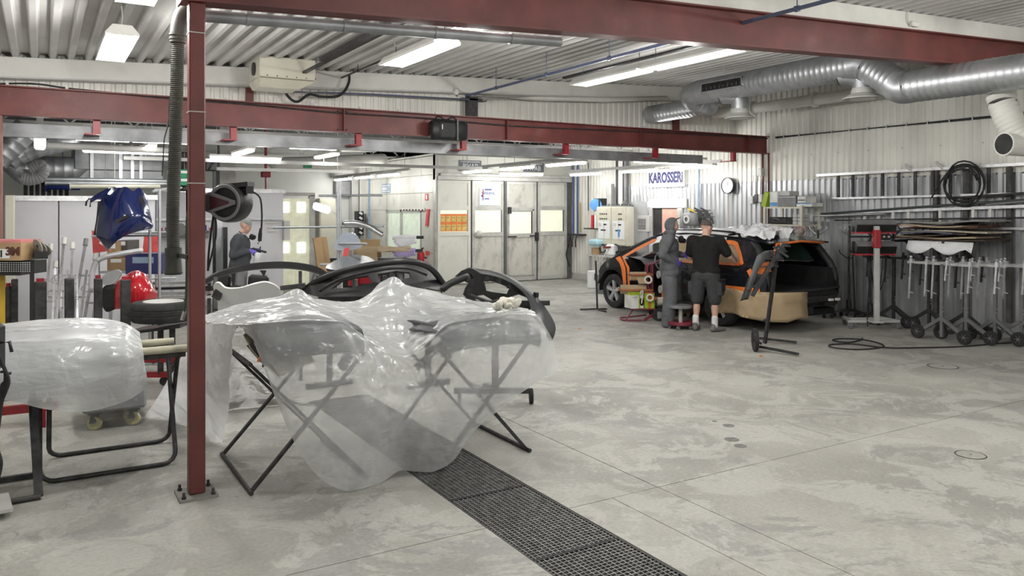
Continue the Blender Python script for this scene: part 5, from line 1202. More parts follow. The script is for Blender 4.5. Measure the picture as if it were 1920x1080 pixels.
g = PD(1222,590,12.75); t2 = thing('carton', 'lime green carton with orange stripe on the trolley', 'carton', t.matrix_basis @ Vector((0.09,0.0,0.212)),-TH + 0.12)
m = MB(); m.b2((-0.09,-0.13,0),(0.075,0.12,0.265)); m.build('box', mat('lime_print'), t2)
m = MB(); m.b2((-0.03,-0.1315,0),(0.012,-0.13,0.265)); m.b2((-0.091,-0.131,0.25),(0.076,0.121,0.267)); m.build('orange_stripe', mat('burnt_orange_print', (0.50,0.14,0.02),0.6), t2)
b = PF(1276,616); t = thing('work_stool', 'low rolling stool with grey seat and red tray ring', 'stool', (b.x, b.y, 0))
m = MB(); m.lathe([(0,0.375),(0.17,0.375),(0.185,0.36),(0.18,0.33),(0,0.32)], n=28); m.build('seat', M_GREYP, t, smooth=35)
m = MB(); m.cyl((0,0,0.1),(0,0,0.33),0.03, n=14); m.build('post', M_LIGHTG, t, smooth=40)
m = MB(); m.lathe([(0,0.10),(0.19,0.095),(0.20,0.125),(0.21,0.125),(0.205,0.07),(0,0.08)], n=32); m.build('tray', M_TROL, t, smooth=35)
for k in range(5):
    a = k * 2 * math.pi / 5; m = MB(); castor_wheel(m, (0.17 * math.cos(a),0.17 * math.sin(a),0.032),0.032,0.03,(math.cos(a + 1), math.sin(a + 1),0)); m.cyl((0.17 * math.cos(a),0.17 * math.sin(a),0.045),(0.17 * math.cos(a),0.17 * math.sin(a),0.08),0.014, n=8); m.build('castor', M_GREYP, t, smooth=35)
b = PF(1120,582); t = thing('tripod_stand', 'thin dark tripod stand with angled arm left of the car', 'stand', (b.x, b.y, 0),-TH)
m = MB(); m.cyl((0,0,0.02),(-0.03,0,0.92),0.018, n=10); m.build('pole', M_STEEL, t, smooth=40)
for x, y in ((-0.32,0.02),(0.18,0.1),(0.12,-0.28)): m = MB(); m.bar((0,0,0.03),(x, y, 0.015),0.035,0.025); m.build('foot', M_STEEL, t)
m = MB(); m.bar((-0.03,0,0.80),(0.22,0.0,1.14),0.02,0.02); m.bar((0.22,0,1.14),(0.14,0,1.16),0.03,0.03); m.bar((-0.03,0,0.75),(-0.09,0,0.95),0.012,0.012); m.build('arm', M_ALU, t)
m = MB(); m.box((-0.03,0,0.62),(0.05,0.05,0.13), bev=0.01); m.build('clamp', M_STEEL, t)
m = MB(); m.box((0.18,0,1.17),(0.14,0.04,0.035)); m.build('red_grip', M_REDBRIGHT, t)
p = PF(1290,592); m = MB(); rows = []
for i in range(7): a = i / 6; rows.append([Vector((p.x + 0.28 * (k / 6 - 0.3) * 1.4, p.y + 0.35 * (0.5 - a),0.03 + 0.30 * math.sin(math.pi * k / 6) * (0.5 + 0.5 * a) + 0.08 * nz(i * 0.9, k * 0.8))) for k in range(7)])
m.grid(rows); t = one('paper_heap', m, M_KRAFT, 'crumpled masking paper heap on the floor behind the stool', 'paper', smooth=True)
# ------------------------------------------------------------------ spray booth at the back
YBT = 17.5
M_BOOTH = mat('booth_panel', (0.66,0.66,0.60),0.45, var=0.05, scale=2, dirt=0.55, dirtcol=(0.33,0.32,0.29), dscale=2.2, dmin=0.55)
M_BOOTHD = mat('sooty_booth_panel', (0.60,0.59,0.53),0.5, var=0.08, scale=2, dirt=0.8, dirtcol=(0.17,0.155,0.15), dscale=3.0, dmin=0.50, aniso=(1,1,0.6))
M_BFRAME = mat('booth_frame_alu', (0.56,0.56,0.53),0.4,0.2, var=0.1, scale=5, dirt=0.5, dirtcol=(0.16,0.155,0.15), dscale=4)
M_LIT = mat('lit_booth_window', (0.70,0.72,0.60),0.15, emit=(0.88,0.90,0.70), estr=0.38, var=0.03)
XB0 = PY(816,390, YBT).x; XB1 = PY(1062,390, YBT).x; ZDT = PY(818,337, YBT).z; ZBT = 3.2
bt = thing('spray_booth', 'large white spray booth with four folding doors at the back', 'spray booth', ((XB0 + XB1) / 2, YBT, 0), world=True)
def bx(u, v): return PY(u, v, YBT)
m = MB(); m.b2((XB0, YBT, ZDT),(12.35, YBT + 0.12, ZBT)); m.build('front_header', M_BOOTH, bt)
m = MB(); m.b2((XB0, YBT - 0.02,0),(XB0 + 0.07, YBT + 0.12, ZBT)); m.build('corner_post', M_BFRAME, bt)
m = MB(); m.b2((XB1, YBT - 0.02,0),(XB1 + 0.14, YBT + 0.12, ZDT)); m.build('corner_post', mat('dark_booth_edge', (0.12,0.12,0.115),0.6), bt)
m = MB(); m.b2((XB0 + 0.1, YBT - 0.12, ZDT + 0.10),(12.3, YBT - 0.04, ZDT + 0.16)); m.b2((XB0 + 0.05, YBT - 0.1, ZDT),(12.3, YBT, ZDT + 0.09)); m.build('door_track', M_BFRAME, bt)
m = MB(); m.b2((XB0, YBT + 0.1, ZBT - 0.02),(12.35,22.5, ZBT + 0.04)); m.build('roof', M_BOOTH, bt)
# side wall built of panels with two windows
def byy(u): return PX(u, 390, XB0).y
ys = [YBT + 0.12, byy(790), byy(752), byy(725), byy(698),22.5]; ys = sorted(ys)
zs = [0.0,0.78,1.84,2.28,2.72, ZBT]
for i in range(len(ys) - 1):
    for k in range(len(zs) - 1):
        if k == 1 and i in (1,2): continue
        m = MB(); m.b2((XB0, ys[i] + 0.006, zs[k] + 0.005),(XB0 + 0.07, ys[i + 1] - 0.006, zs[k + 1] - 0.005)); m.build('side_panel', M_BOOTH, bt)
m = MB(); m.b2((XB0 + 0.05, YBT + 0.1,0),(XB0 + 0.09,22.5, ZBT)); m.build('side_core', mat('joint_grey', (0.3,0.3,0.28),0.7), bt)
for i in (1,2):
    m = MB(); m.b2((XB0 + 0.03, ys[i] + 0.03,0.82),(XB0 + 0.048, ys[i + 1] - 0.03,1.80)); w = m.build('side_window', mat('green_lit_glass', (0.55,0.62,0.52),0.15, emit=(0.75,0.85,0.68), estr=0.3), bt)
    m = MB()
    for a, b in (((ys[i], 0.78),(ys[i] + 0.05,1.84)),((ys[i + 1] - 0.05,0.78),(ys[i + 1], 1.84)),((ys[i], 0.78),(ys[i + 1], 0.83)),((ys[i], 1.79),(ys[i + 1], 1.84))): m.b2((XB0 - 0.015, *a),(XB0 + 0.05, *b))
    m.build('window_frame', M_BFRAME, w)
# door leaves
leaves = [(819,881,(823,875,394,435), M_BOOTH),(884,944,(888,938,394,436), M_BOOTHD),(948,1004,(953,995,397,438), M_BOOTHD),(1007,1061,(1008.5,1054,394,434), M_BOOTHD)]
doors = []
for i, (u0, u1, wn, mt) in enumerate(leaves):
    x0 = bx(u0,390).x; x1 = bx(u1,390).x; wx0 = bx(wn[0], 390).x; wx1 = bx(wn[1], 390).x; wz1 = bx(wn[0], wn[2]).z; wz0 = bx(wn[0], wn[3]).z
    d = thing('folding_door', None, None, ((x0 + x1) / 2, YBT, 0)); d.parent = bt; bt_off = ORIGIN[bt.name]; d.location = Vector(((x0 + x1) / 2, YBT, 0)) - bt_off; ORIGIN[d.name] = Vector(((x0 + x1) / 2, YBT, 0))
    m = MB(); f = 0.075
    for a, b in (((x0,0.02),(x0 + f, ZDT - 0.01)),((x1 - f, 0.02),(x1, ZDT - 0.01)),((x0 + f, ZDT - f),(x1 - f, ZDT - 0.01)),((x0 + f, 0.02),(x1 - f, 0.12)),((x0 + f, wz1),(x1 - f, wz1 + 0.11)),((x0 + f, wz0 - 0.10),(x1 - f, wz0))):
        m.b2((a[0], YBT - 0.05, a[1]),(b[0], YBT + 0.0, b[1]))
    m.build('door_frame', M_BFRAME if i else M_BOOTH, d)
    m = MB(); m.b2((x0 + f, YBT - 0.03, wz1 + 0.11),(x1 - f, YBT - 0.005, ZDT - f)); m.build('upper_panel', M_BOOTH if i != 2 else M_BOOTHD, d)
    m = MB(); m.b2((x0 + f, YBT - 0.03,0.12),(x1 - f, YBT - 0.005, wz0 - 0.10)); m.build('lower_panel', mt, d)
    m = MB(); m.b2((wx0, YBT - 0.025, wz0),(wx1, YBT - 0.015, wz1)); m.build('window_pane', M_LIT, d)
    if i == 2:
        m = MB(); m.b2((wx0 - 0.02, YBT - 0.07,0.15),(wx1 + 0.05, YBT - 0.05,0.19)); m.b2((wx0 - 0.04, YBT - 0.07,0.15),(wx0, YBT - 0.05, wz1 + 0.06)); m.b2((wx1 + 0.02, YBT - 0.07,0.15),(wx1 + 0.06, YBT - 0.05, wz1 + 0.06)); m.b2((wx0 - 0.04, YBT - 0.07, wz1 + 0.02),(wx1 + 0.06, YBT - 0.05, wz1 + 0.07)); m.build('wicket_frame', M_BFRAME, d)
        for A_, B_ in (((wx0 - 0.05, YBT - 0.1, wz0 - 0.09),(wx0 + 0.2, YBT - 0.07, wz0 - 0.06)),((x1 - 0.22, YBT - 0.1, wz0 - 0.08),(x1 - 0.05, YBT - 0.07, wz0 - 0.05)),((x1 - 0.05, YBT - 0.12, wz0 - 0.2),(x1 + 0.03, YBT - 0.05, wz0 + 0.02)),((wx0 - 0.05, YBT - 0.12, wz1 - 0.05),(wx0 + 0.03, YBT - 0.07, wz1 + 0.12))): m = MB(); m.b2(A_, B_); m.build('handle', M_STEEL, d)
    if i == 1:
        m = MB(); m.ball((x0 + 0.16, YBT - 0.10, wz0 - 0.03),(0.09,0.06,0.09),12); m.b2((x0 + 0.05, YBT - 0.1, wz0 - 0.10),(x0 + 0.3, YBT - 0.06, wz0 - 0.06)); m.build('latch', M_BFRAME, d)
        m = MB(); m.b2((x1 - 0.02, YBT - 0.09,0.05),(x1 + 0.05, YBT - 0.05, ZDT)); m.build('edge_profile', mat('dark_booth_edge'), d)
# signs on the header and doors
M_SIGNG = mat('slate_sign', (0.14,0.15,0.17),0.5); M_SIGNW = mat('sign_white', (0.75,0.77,0.78),0.5, var=0.03)
for i, (u0, u1, v0, v1) in enumerate(((860,902,302,321),(981,1019,306,325))):
    a = bx(u0, v1); b = bx(u1, v0)
    s = thing('name_plate', ['grey lettered plate on booth header above the first door', 'grey lettered plate on booth header behind a strip light'][i], 'sign', ((a.x + b.x) / 2, YBT - 0.02, a.z), world=True, group='plates on the booth header')
    m = MB(); m.b2((a.x, YBT - 0.02, a.z),(b.x, YBT - 0.003, b.z)); m.build('plate', M_SIGNG, s)
    text_obj('lettering', 'PIVAB', 0.17, M_SIGNW, s, ((a.x + b.x) / 2, YBT - 0.022,(a.z + b.z) / 2 - 0.01),(1,0,0),(0,0,1))
    m = MB(); m.b2((a.x + 0.04, YBT - 0.023, b.z - 0.04),(b.x - 0.04, YBT - 0.02, b.z - 0.025)); m.build('line', M_SIGNW, s)
a = bx(897,385); b = bx(934,354)
s = thing('paint_maker_sign', 'white sign with blue lettering on second booth door', 'sign', ((a.x + b.x) / 2, YBT - 0.04, a.z), world=True)
m = MB(); m.b2((a.x, YBT - 0.045, a.z),(b.x, YBT - 0.031, b.z)); m.build('plate', mat('pale_blue_white', (0.70,0.74,0.78),0.4, var=0.02), s)
M_BLUEP = mat('blue_print', (0.02,0.05,0.28),0.5); M_REDP = mat('red_print', (0.55,0.02,0.03),0.5)
W = b.x - a.x; hh = b.z - a.z; px = lambda q: a.x + W * q; pz = lambda q: a.z + hh * q
m = MB(); m.b2((px(0.27), YBT - 0.047, pz(0.9)),(px(0.62), YBT - 0.045, pz(0.98))); m.b2((px(0.1), YBT - 0.047, pz(0.5)),(px(0.2), YBT - 0.045, pz(0.62))); m.b2((px(0.17), YBT - 0.047, pz(0.3)),(px(0.21), YBT - 0.045, pz(0.5))); m.build('blue_bars', M_BLUEP, s)
m = MB(); m.b2((px(0.17), YBT - 0.048, pz(0.5)),(px(0.21), YBT - 0.046, pz(0.98))); m.build('red_bar', M_REDP, s)
m = MB(); m.b2((px(0.25), YBT - 0.047, pz(0.5)),(px(0.92), YBT - 0.045, pz(0.515))); m.build('thin_line', mat('ochre_print', (0.5,0.4,0.2),0.5), s)
text_obj('lettering', 'sikkens', 0.13, M_BLUEP, s, (px(0.44), YBT - 0.047, pz(0.74)),(1,0,0),(0,0,1),0.002)
m = MB(); m.b2((px(0.27), YBT - 0.047, pz(0.36)),(px(0.5), YBT - 0.045, pz(0.42))); m.build('small_print', M_BLUEP, s)
a = bx(824,434); b = bx(874.5,401)
s = thing('planning_chart', 'orange chart with ten yellow cards on first booth window', 'chart', ((a.x + b.x) / 2, YBT - 0.03, a.z), world=True)
m = MB(); m.b2((a.x, YBT - 0.034, a.z),(b.x, YBT - 0.026, b.z)); m.build('frame', mat('orange_card', (0.75,0.22,0.05),0.6), s)
for r in range(2):
    for c in range(5):
        w = (b.x - a.x) / 5; h = (b.z - a.z) / 2
        m = MB(); m.b2((a.x + c * w + 0.02, YBT - 0.038, a.z + r * h + 0.02),(a.x + (c + 1) * w - 0.015, YBT - 0.034, a.z + (r + 1) * h - 0.05)); m.build('card', mat('yellow_card', (0.66,0.50,0.16),0.7), s)
        m = MB(); m.b2((a.x + c * w + 0.03, YBT - 0.039, a.z + (r + 1) * h - 0.10),(a.x + (c + 0.8) * w - 0.015, YBT - 0.038, a.z + (r + 1) * h - 0.085)); m.build('written_line', mat('pen_grey', (0.2,0.17,0.1),0.7), s)
# things fixed to the booth side
def on_side(name, u0, v0, u1, v1, mt, lb, cat, d=0.02, extra=None):
    a = PX(u0, v0, XB0); b = PX(u1, v1, XB0); m = MB(); m.b2((XB0 - d, a.y, a.z),(XB0 - 0.001, b.y, b.z))
    return one(name, m, mt, lb, cat)
a = PX(716.5,362, XB0); b = PX(732,344, XB0)
s = thing('notice_sign', 'small blue-framed notice on the booth side', 'sign', (XB0,(a.y + b.y) / 2, a.z), world=True)
m = MB(); m.b2((XB0 - 0.015, b.y, a.z),(XB0 - 0.001, a.y, b.z)); m.build('plate', mat('pale_blue_print', (0.30,0.42,0.55),0.5), s)
m = MB(); q = lambda f, g: (a.y + (b.y - a.y) * f, a.z + (b.z - a.z) * g)
for f0, g0, f1, g1 in ((0.08,0.3,0.7,0.62),(0.05,0.72,0.95,0.86),(0.05,0.1,0.95,0.22)): m.b2((XB0 - 0.018, *q(f0, g0)),(XB0 - 0.015, *q(f1, g1)))
m.build('white_print', M_SIGNW, s)
a = PX(797.5,376, XB0); b = PX(803.5,363, XB0); s = thing('fire_sign', 'red and white fire sign on the booth side', 'sign', (XB0, a.y, a.z), world=True)
m = MB(); m.b2((XB0 - 0.012, b.y, a.z),(XB0 - 0.001, a.y, b.z)); m.build('plate', M_REDP, s); m = MB(); m.b2((XB0 - 0.015, a.y + (b.y - a.y) * 0.3, a.z + 0.03),(XB0 - 0.012, a.y + (b.y - a.y) * 0.7, b.z - 0.03)); m.build('white_mark', M_SIGNW, s)
t = thing('hook_rail', 'white rail of small coat hooks on the booth side', 'rail', PX(775,398, XB0), world=True)
m = MB(); a = PX(752,396, XB0); b = PX(798,389, XB0); m.b2((XB0 - 0.03, a.y, 1.83),(XB0 - 0.001, b.y, 1.90)); m.build('board', M_WHITE, t)
for k in range(8): y = a.y + (b.y - a.y) * (k + 0.5) / 8; m = MB(); m.ball((XB0 - 0.05, y, 1.85),0.02,8); m.bar((XB0 - 0.05, y, 1.85),(XB0, y, 1.86),0.012,0.012); m.build('hook', M_STEEL, t)
m = MB(); p = PX(800,392, XB0 - 0.031); m.prism([(0,0),(0.13,0),(0.05,-0.42),(-0.1,-0.42)], p, (0,-1,0),(0,0,1),(0.03,0,0)); one('red_flag_sign', m, mat('coral_red', (0.75,0.10,0.10),0.5), 'bright red flag hung at the booth corner', 'flag')
# fire extinguisher
p = PF(791,537); p = Vector((7.95,18.1,0)); pz_ = 0.55
p = PX(790,500,8.15)
t = thing('fire_extinguisher', 'red fire extinguisher hung at the booth corner', 'extinguisher', (p.x, p.y, p.z)); 
m = MB(); m.lathe([(0,0),(0.075,0),(0.08,0.02),(0.08,0.30),(0.06,0.36),(0.025,0.38),(0.025,0.42)], n=20); m.build('cylinder', M_REDP, t, smooth=35)
m = MB(); m.bar((0,0,0.42),(0.0,-0.1,0.47),0.03,0.03); m.tube(spline([(0,0,0.42),(-0.09,0,0.38),(-0.1,0,0.15)], 4),0.012,6); m.b2((-0.02,-0.02,0.2),(XB0 - p.x, 0.02,0.24)); m.build('valve', M_BLACK, t)
m = MB(); m.lathe([(0.0806,0.12),(0.0806,0.22)], n=20, arc=2.2); m.build('label_band', M_SIGNW, t)
m = MB(); a = PX(799,478, XB0); b = PX(805,471, XB0); m.b2((XB0 - 0.02, a.y, a.z),(XB0 - 0.001, b.y, b.z)); one('extinguisher_sign', m, mat('coral_red'), 'small red sign beside the fire extinguisher', 'sign')
# roll dispensers before the booth side
def roll(name, u0, u1, v, d, r, mt, lb, drop):
    a = PD(u0, v, d); b = PD(u1, v, d); t = thing(name, lb, 'roll', (a + b) / 2, world=True)
    m = MB(); m.cyl(a, b, r, n=20); m.build('roll', mt, t, smooth=40)
    m = MB(); m.cyl(b, b + (b - a).normalized() * 0.16,0.035, n=12); m.build('core', M_STEEL, t)
    m = MB(); ax = (b - a); rows = []
    for k in range(6): f = k / 5; rows.append([a + ax * q + Vector((-0.05 * ST, -0.09 * CT, -r * 0.5 - drop * f * (0.8 + 0.35 * math.sin(q * 7 + k)))) for q in np.linspace(0.05,0.98,9)])
    m.grid(rows); m.build('loose_sheet', mt, t, smooth=True, solid=0.002)
roll('film_roll', 736,781,445,17.9,0.055, M_FILM, 'white film roll on a holder before the booth side', 0.2)
roll('film_roll', 736,779,470,17.7,0.06, mat('lilac_film', (0.46,0.38,0.66),0.5), 'lilac film roll hanging before the booth side', 0.14)
# benches and boxes of cardboard before the booth
p = PF(700,560); B0 = PD(690,520,16.6)
t = thing('work_bench', 'dark workbench heaped with cardboard before the booth', 'bench', (B0.x, B0.y, 0),-TH)
m = MB(); m.b2((-0.75,-0.3,0.82),(0.75,0.3,0.86)); m.build('top', M_STEEL, t)
for x in (-0.7,0.7):
    for y in (-0.25,0.25): m = MB(); m.b2((x - 0.03, y - 0.03,0),(x + 0.03, y + 0.03,0.82)); m.build('leg', M_STEEL, t)
m = MB(); m.b2((-0.7,0.2,0.2),(0.7,0.28,0.8)); m.b2((-0.7,-0.25,0.15),(0.7,0.25,0.18)); m.build('back_panel', M_DARKVOID, t)
M_CARD = mat('cardboard', (0.40,0.27,0.14),0.8, var=0.12, scale=3)
def card(u0, v0, u1, v1, d, rz, lb, th=0.02, tilt=0.2):
    a = PD(u0, v1, d); b = PD(u1, v0, d); w = ((b - a).x ** 2 + (b - a).y ** 2) ** 0.5; h = b.z - (a.z if v1 < 480 else 0)
    m = MB(); R = Matrix.Rotation(-TH + rz, 3, 'Z') @ Matrix.Rotation(-tilt, 3, 'X'); m.box((0,0, h / 2),(w, th, h), bev=0.004); m.v = [tuple(R @ Vector(q)) for q in m.v]; c = (a + b) / 2; c.z = 0.862 if v1 < 480 else 0.0
    m.v = [(x + c.x, y + c.y, z + c.z) for x, y, z in m.v]; return one('cardboard_sheet', m, M_CARD, lb, 'cardboard', 'cardboard on the workbench')
card(675,436,712,468,17.0,0.1, 'upright brown cardboard sheet at the back of workbench'); card(690,450,716,468,16.8,0.4, 'folded brown cardboard sheet in middle of the workbench', tilt=0.6)
card(605,443,622,500,15.5,0.9, 'tall plank-like cardboard strip leaning left of workbench', 0.05,0.25); card(614,440,630,498,15.7,0.7, 'second tall cardboard strip leaning left of workbench', 0.05,0.3)
m = MB(); a = PD(673,472,16.4); rows = [[a + Vector((CT, -ST, 0)) * (0.13 * i) + Vector((ST, CT, 0)) * (0.1 * k) + Vector((0,0,0.04 * nz(i * 0.7, k * 0.9,2) + 0.02 * k)) for k in range(5)] for i in range(9)]
m.grid(rows); one('wrapping_paper', m, M_KRAFT, 'crumpled brown wrapping paper spread over the workbench', 'paper', smooth=True, solid=0.004)
m = MB(); a = PD(665,500,16.2); rows = [[a + Vector((CT, -ST, 0)) * (0.12 * i) + Vector((0,0,0.14 * k + 0.05 * nz(i, k))) - Vector((ST, CT, 0)) * (0.05 * k) for k in range(4)] for i in range(5)]
m.grid(rows); one('wrapping_paper', m, M_KRAFT, 'brown paper hanging at left end of the workbench', 'paper', smooth=True, solid=0.004)
# metal bin with papers
p = PD(735,495,17.2); m = MB(); m.b2((p.x - 0.1, p.y - 0.2,0),(p.x + 0.35, p.y + 0.2,0.75), bev=0.02); one('steel_bin', m, M_ALU, 'steel bin under the lilac film roll', 'bin')

# ------------------------------------------------------------------ the wall beside the booth
t = thing('lettered_sign', 'white sign with dark blue KAROSSERI lettering on the wall', 'sign', PX(1248,352,12.3), world=True)
a = PX(1283,352,12.3); b = PX(1214,318,12.3); zt = 2.62; zb = PX(1248,351,12.3).z
m = MB(); m.b2((12.30, a.y, zb),(12.33, b.y, zb + 0.42)); m.build('board', M_SIGNW, t)
text_obj('lettering', 'KAROSSERi', 0.33, mat('navy_print', (0.03,0.03,0.16),0.5), t, (12.297,(a.y + b.y) / 2, zb + 0.21),(0,-1,0),(0,0,1),0.004, bold=0.012)
for c in t.children:
    if c.name.startswith('lettering'):
        ysv = [v.co.y for v in c.data.vertices]; k = (b.y - a.y) * 0.92 / (max(ysv) - min(ysv)); cy = (max(ysv) + min(ysv)) / 2
        for v in c.data.vertices: v.co.y = cy + (v.co.y - cy) * k
p = PX(1367,348,12.3); t = thing('wall_clock', 'round white wall clock with black rim', 'clock', p)
m = MB(); m.lathe([(0.155,0.03),(0.155,0.06),(0.17,0.06),(0.17,0),(0,0)], axis=(-1,0,0), n=32); m.build('rim', M_BLACK, t, smooth=35)
m = MB(); m.lathe([(0,0.045),(0.156,0.045)], axis=(-1,0,0), n=32); m.build('dial', M_SIGNW, t)
m = MB(); m.bar((-0.05,0,0),(-0.05,-0.07,-0.01),0.01,0.004); m.bar((-0.05,0,0),(-0.05,-0.02,0.10),0.008,0.004); m.build('hands', M_BLACK, t)
m = MB(); m.tube([p + Vector((0.03,0,-0.17)), PX(1366,425,12.33)], 0.012,6); one('conduit', m, mat('rusty_white', (0.55,0.48,0.42),0.6), 'thin conduit running down the wall from the clock', 'conduit')
# control cabinet
a = PX(1175,462,12.0); b = PX(1119,389,12.0)
t = thing('control_cabinet', 'large cream electrical control cabinet with two doors on wall', 'cabinet', (12.2,(a.y + b.y) / 2, a.z), world=True)
m = MB(); m.b2((12.0, a.y, a.z),(12.37, b.y, b.z + 0.02), bev=0.01); m.build('body', M_CREAM, t)
mid = PX(1146,400,11.98).y
for k, (y0, y1) in enumerate(((a.y + 0.02, mid - 0.01),(mid + 0.01, b.y - 0.02))):
    m = MB(); m.b2((11.975, y0, a.z + 0.02),(11.999, y1, b.z), bev=0.006); dr = m.build('cabinet_door', M_CREAM, t)
    m = MB(); w = y1 - y0
    for r in range(2):
        for c in range(2 if k == 0 else 4): m.box((11.97, y0 + w * (0.3 + 0.14 * c), b.z - 0.16 - 0.12 * r),(0.012,0.035,0.035))
    m.box((11.97, y0 + w * 0.38, b.z - 0.42),(0.012,0.12,0.04)); m.box((11.97, y0 + w * 0.5, b.z - 0.56),(0.012,0.2,0.035)); m.build('buttons', M_BLACK, dr, kind='stuff')
    m = MB(); m.lathe([(0.03,0),(0.045,0),(0.045,0.02),(0.03,0.02)], c=(11.972, y0 + w * 0.72, b.z - 0.42), axis=(-1,0,0), n=16); m.build('rotary_switch', M_WHITE, dr)
    for q in (0.25,0.68): m = MB(); m.b2((11.965, y0 + w * q - 0.11, a.z + 0.16),(11.974, y0 + w * q + 0.1, a.z + 0.60)); m.build('paper_notice', M_SIGNW, dr)
m = MB(); m.b2((11.96, mid - 0.35, a.z + 0.22),(11.964, mid - 0.28, a.z + 0.40)); m.build('blue_print', mat('sky_blue', (0.1,0.3,0.65),0.5), t)
m = MB()
for k in range(7): m.cyl((12.15, a.y + 0.1 + 0.13 * k, b.z + 0.02),(12.15, a.y + 0.1 + 0.13 * k, b.z + 0.09),0.025, n=8)
m.b2((12.1, a.y + 0.05, b.z + 0.02),(12.2, b.y - 0.05, b.z + 0.05)); m.ball((12.15, a.y + 0.25, b.z + 0.1),0.07,10); m.build('cable_glands', M_GREYP, t, kind='stuff')
def wallbox(name, u0, v0, u1, v1, X0, mt, lb, cat, bev=0.01, X1=12.37):
    a = PX(u1, v1, X0); b = PX(u0, v0, X0); m = MB(); m.b2((X0, a.y, a.z),(X1, b.y, b.z), bev=bev); return one(name, m, mt, lb, cat)
t = thing('fuse_box', 'pale grey fuse box with two hatches right of control cabinet', 'fuse box', PX(1206,435,12.2), world=True)
a = PX(1217,435,12.2); b = PX(1195,404,12.2); m = MB(); m.b2((12.2, a.y, a.z),(12.37, b.y, b.z), bev=0.01); m.build('body', M_LIGHTG, t)
for f in (0.15,0.5): m = MB(); m.b2((12.185, a.y + 0.12, a.z + (b.z - a.z) * f),(12.2, b.y - 0.03, a.z + (b.z - a.z) * (f + 0.3)), bev=0.004); m.build('hatch', M_GREYP, t)
m = MB(); m.tube(spline([PX(1203,436,12.3), PX(1196,450,12.25), PX(1188,465,12.2)], 4),0.02,6); m.build('cable', M_GREYP, t)
# pipes and trunking on the wall
def vpipe(name, u, v0, v1, r, mt, lb, X=12.34):
    a = PX(u, v0, X); b = PX(u, v1, X); b.y = a.y; m = MB(); m.cyl(a, b, r, n=8); return one(name, m, mt, lb, 'pipe', 'upright pipes on the wall by the booth', smooth=40)
M_BPIPE = mat('blue_pipe_paint', (0.05,0.11,0.30),0.5)
vpipe('air_pipe', 1075,300,440,0.022, M_BPIPE, 'blue air pipe on the wall nearest to the booth'); vpipe('air_pipe', 1083,300,440,0.022, M_BPIPE, 'blue air pipe on the wall, second from the booth'); vpipe('air_pipe', 1311,318,405,0.016, mat('light_blue_pipe', (0.25,0.36,0.5),0.5), 'light blue pipe on the wall right of the sign')
vpipe('gas_pipe', 1088,380,436,0.016, mat('yellow_pipe', (0.45,0.36,0.12),0.5), 'short yellow pipe on the wall beside blue pipes'); vpipe('conduit', 1103,305,395,0.012, M_STEEL, 'dark thin conduit on wall left of the cabinet')
for u, w, mt, lb in ((1158,0.05, M_STEEL, 'dark upright cable ladder above the cabinet'),(1165,0.11, M_WHITE, 'white upright trunking above the cabinet'),(1172,0.07, M_GREYP, 'grey upright trunking above the cabinet'),(1143,0.09, M_LIGHTG, 'short pale trunking above the cabinet')):
    a = PX(u, 345 if u == 1143 else 298,12.3); b = PX(u, 390,12.3); m = MB(); m.b2((12.28, a.y - w, b.z),(12.37, a.y + w, a.z)); one('cable_trunking', m, mt, lb, 'trunking', 'trunking above the control cabinet')
t = thing('hose_reel', 'small blue hose reel on the wall above the shelf', 'hose reel', PX(1120,392,12.1), world=True)
c = PX(1121,384,12.1); m = MB(); m.b2((12.05, c.y - 0.12, c.z - 0.16),(12.37, c.y + 0.1, c.z + 0.16)); m.build('bracket', M_STEEL, t); m = MB(); m.lathe([(0,-0.06),(0.15,-0.06),(0.15,-0.04),(0.09,-0.03),(0.09,0.03),(0.15,0.04),(0.15,0.06),(0,0.06)], c=c - Vector((0.06,0,0)), axis=(-0.7,-0.7,0), n=24); m.build('drum', mat('sky_blue'), t, smooth=35)
# doorway
yA = PX(1228,390,12.36).y; yB = PX(1276,390,12.36).y
t = thing('door_1', 'open doorway with pinkish room light beyond, under the wall light', 'doorway', (12.33,(yA + yB) / 2,0), world=True, kind='structure')
m = MB(); m.b2((12.30, yB, 0),(12.345, yA, 1.90)); m.build('dark_opening', M_DARKVOID, t)
m = MB(); m.b2((12.29, yB + 0.02,0),(12.30, yB + (yA - yB) * 0.62,1.88)); m.build('room_glow_sheet', mat('salmon_room_glow', (0.60,0.33,0.26),0.7, emit=(0.6,0.33,0.26), estr=0.25), t)  # salmon sheet in the opening, its glow stands for the room light beyond
m = MB(); m.b2((12.26, yA, 0),(12.36, yA + 0.1,2.0)); m.b2((12.26, yB - 0.08,0),(12.36, yB, 2.0)); m.b2((12.26, yB - 0.08,1.9),(12.36, yA + 0.1,2.0)); m.build('door_frame', M_LIGHTG, t)
m = MB(); m.b2((12.22, yA + 0.1,0),(12.30, yA + 0.75,2.05)); m.build('open_door', M_GALVB, t)
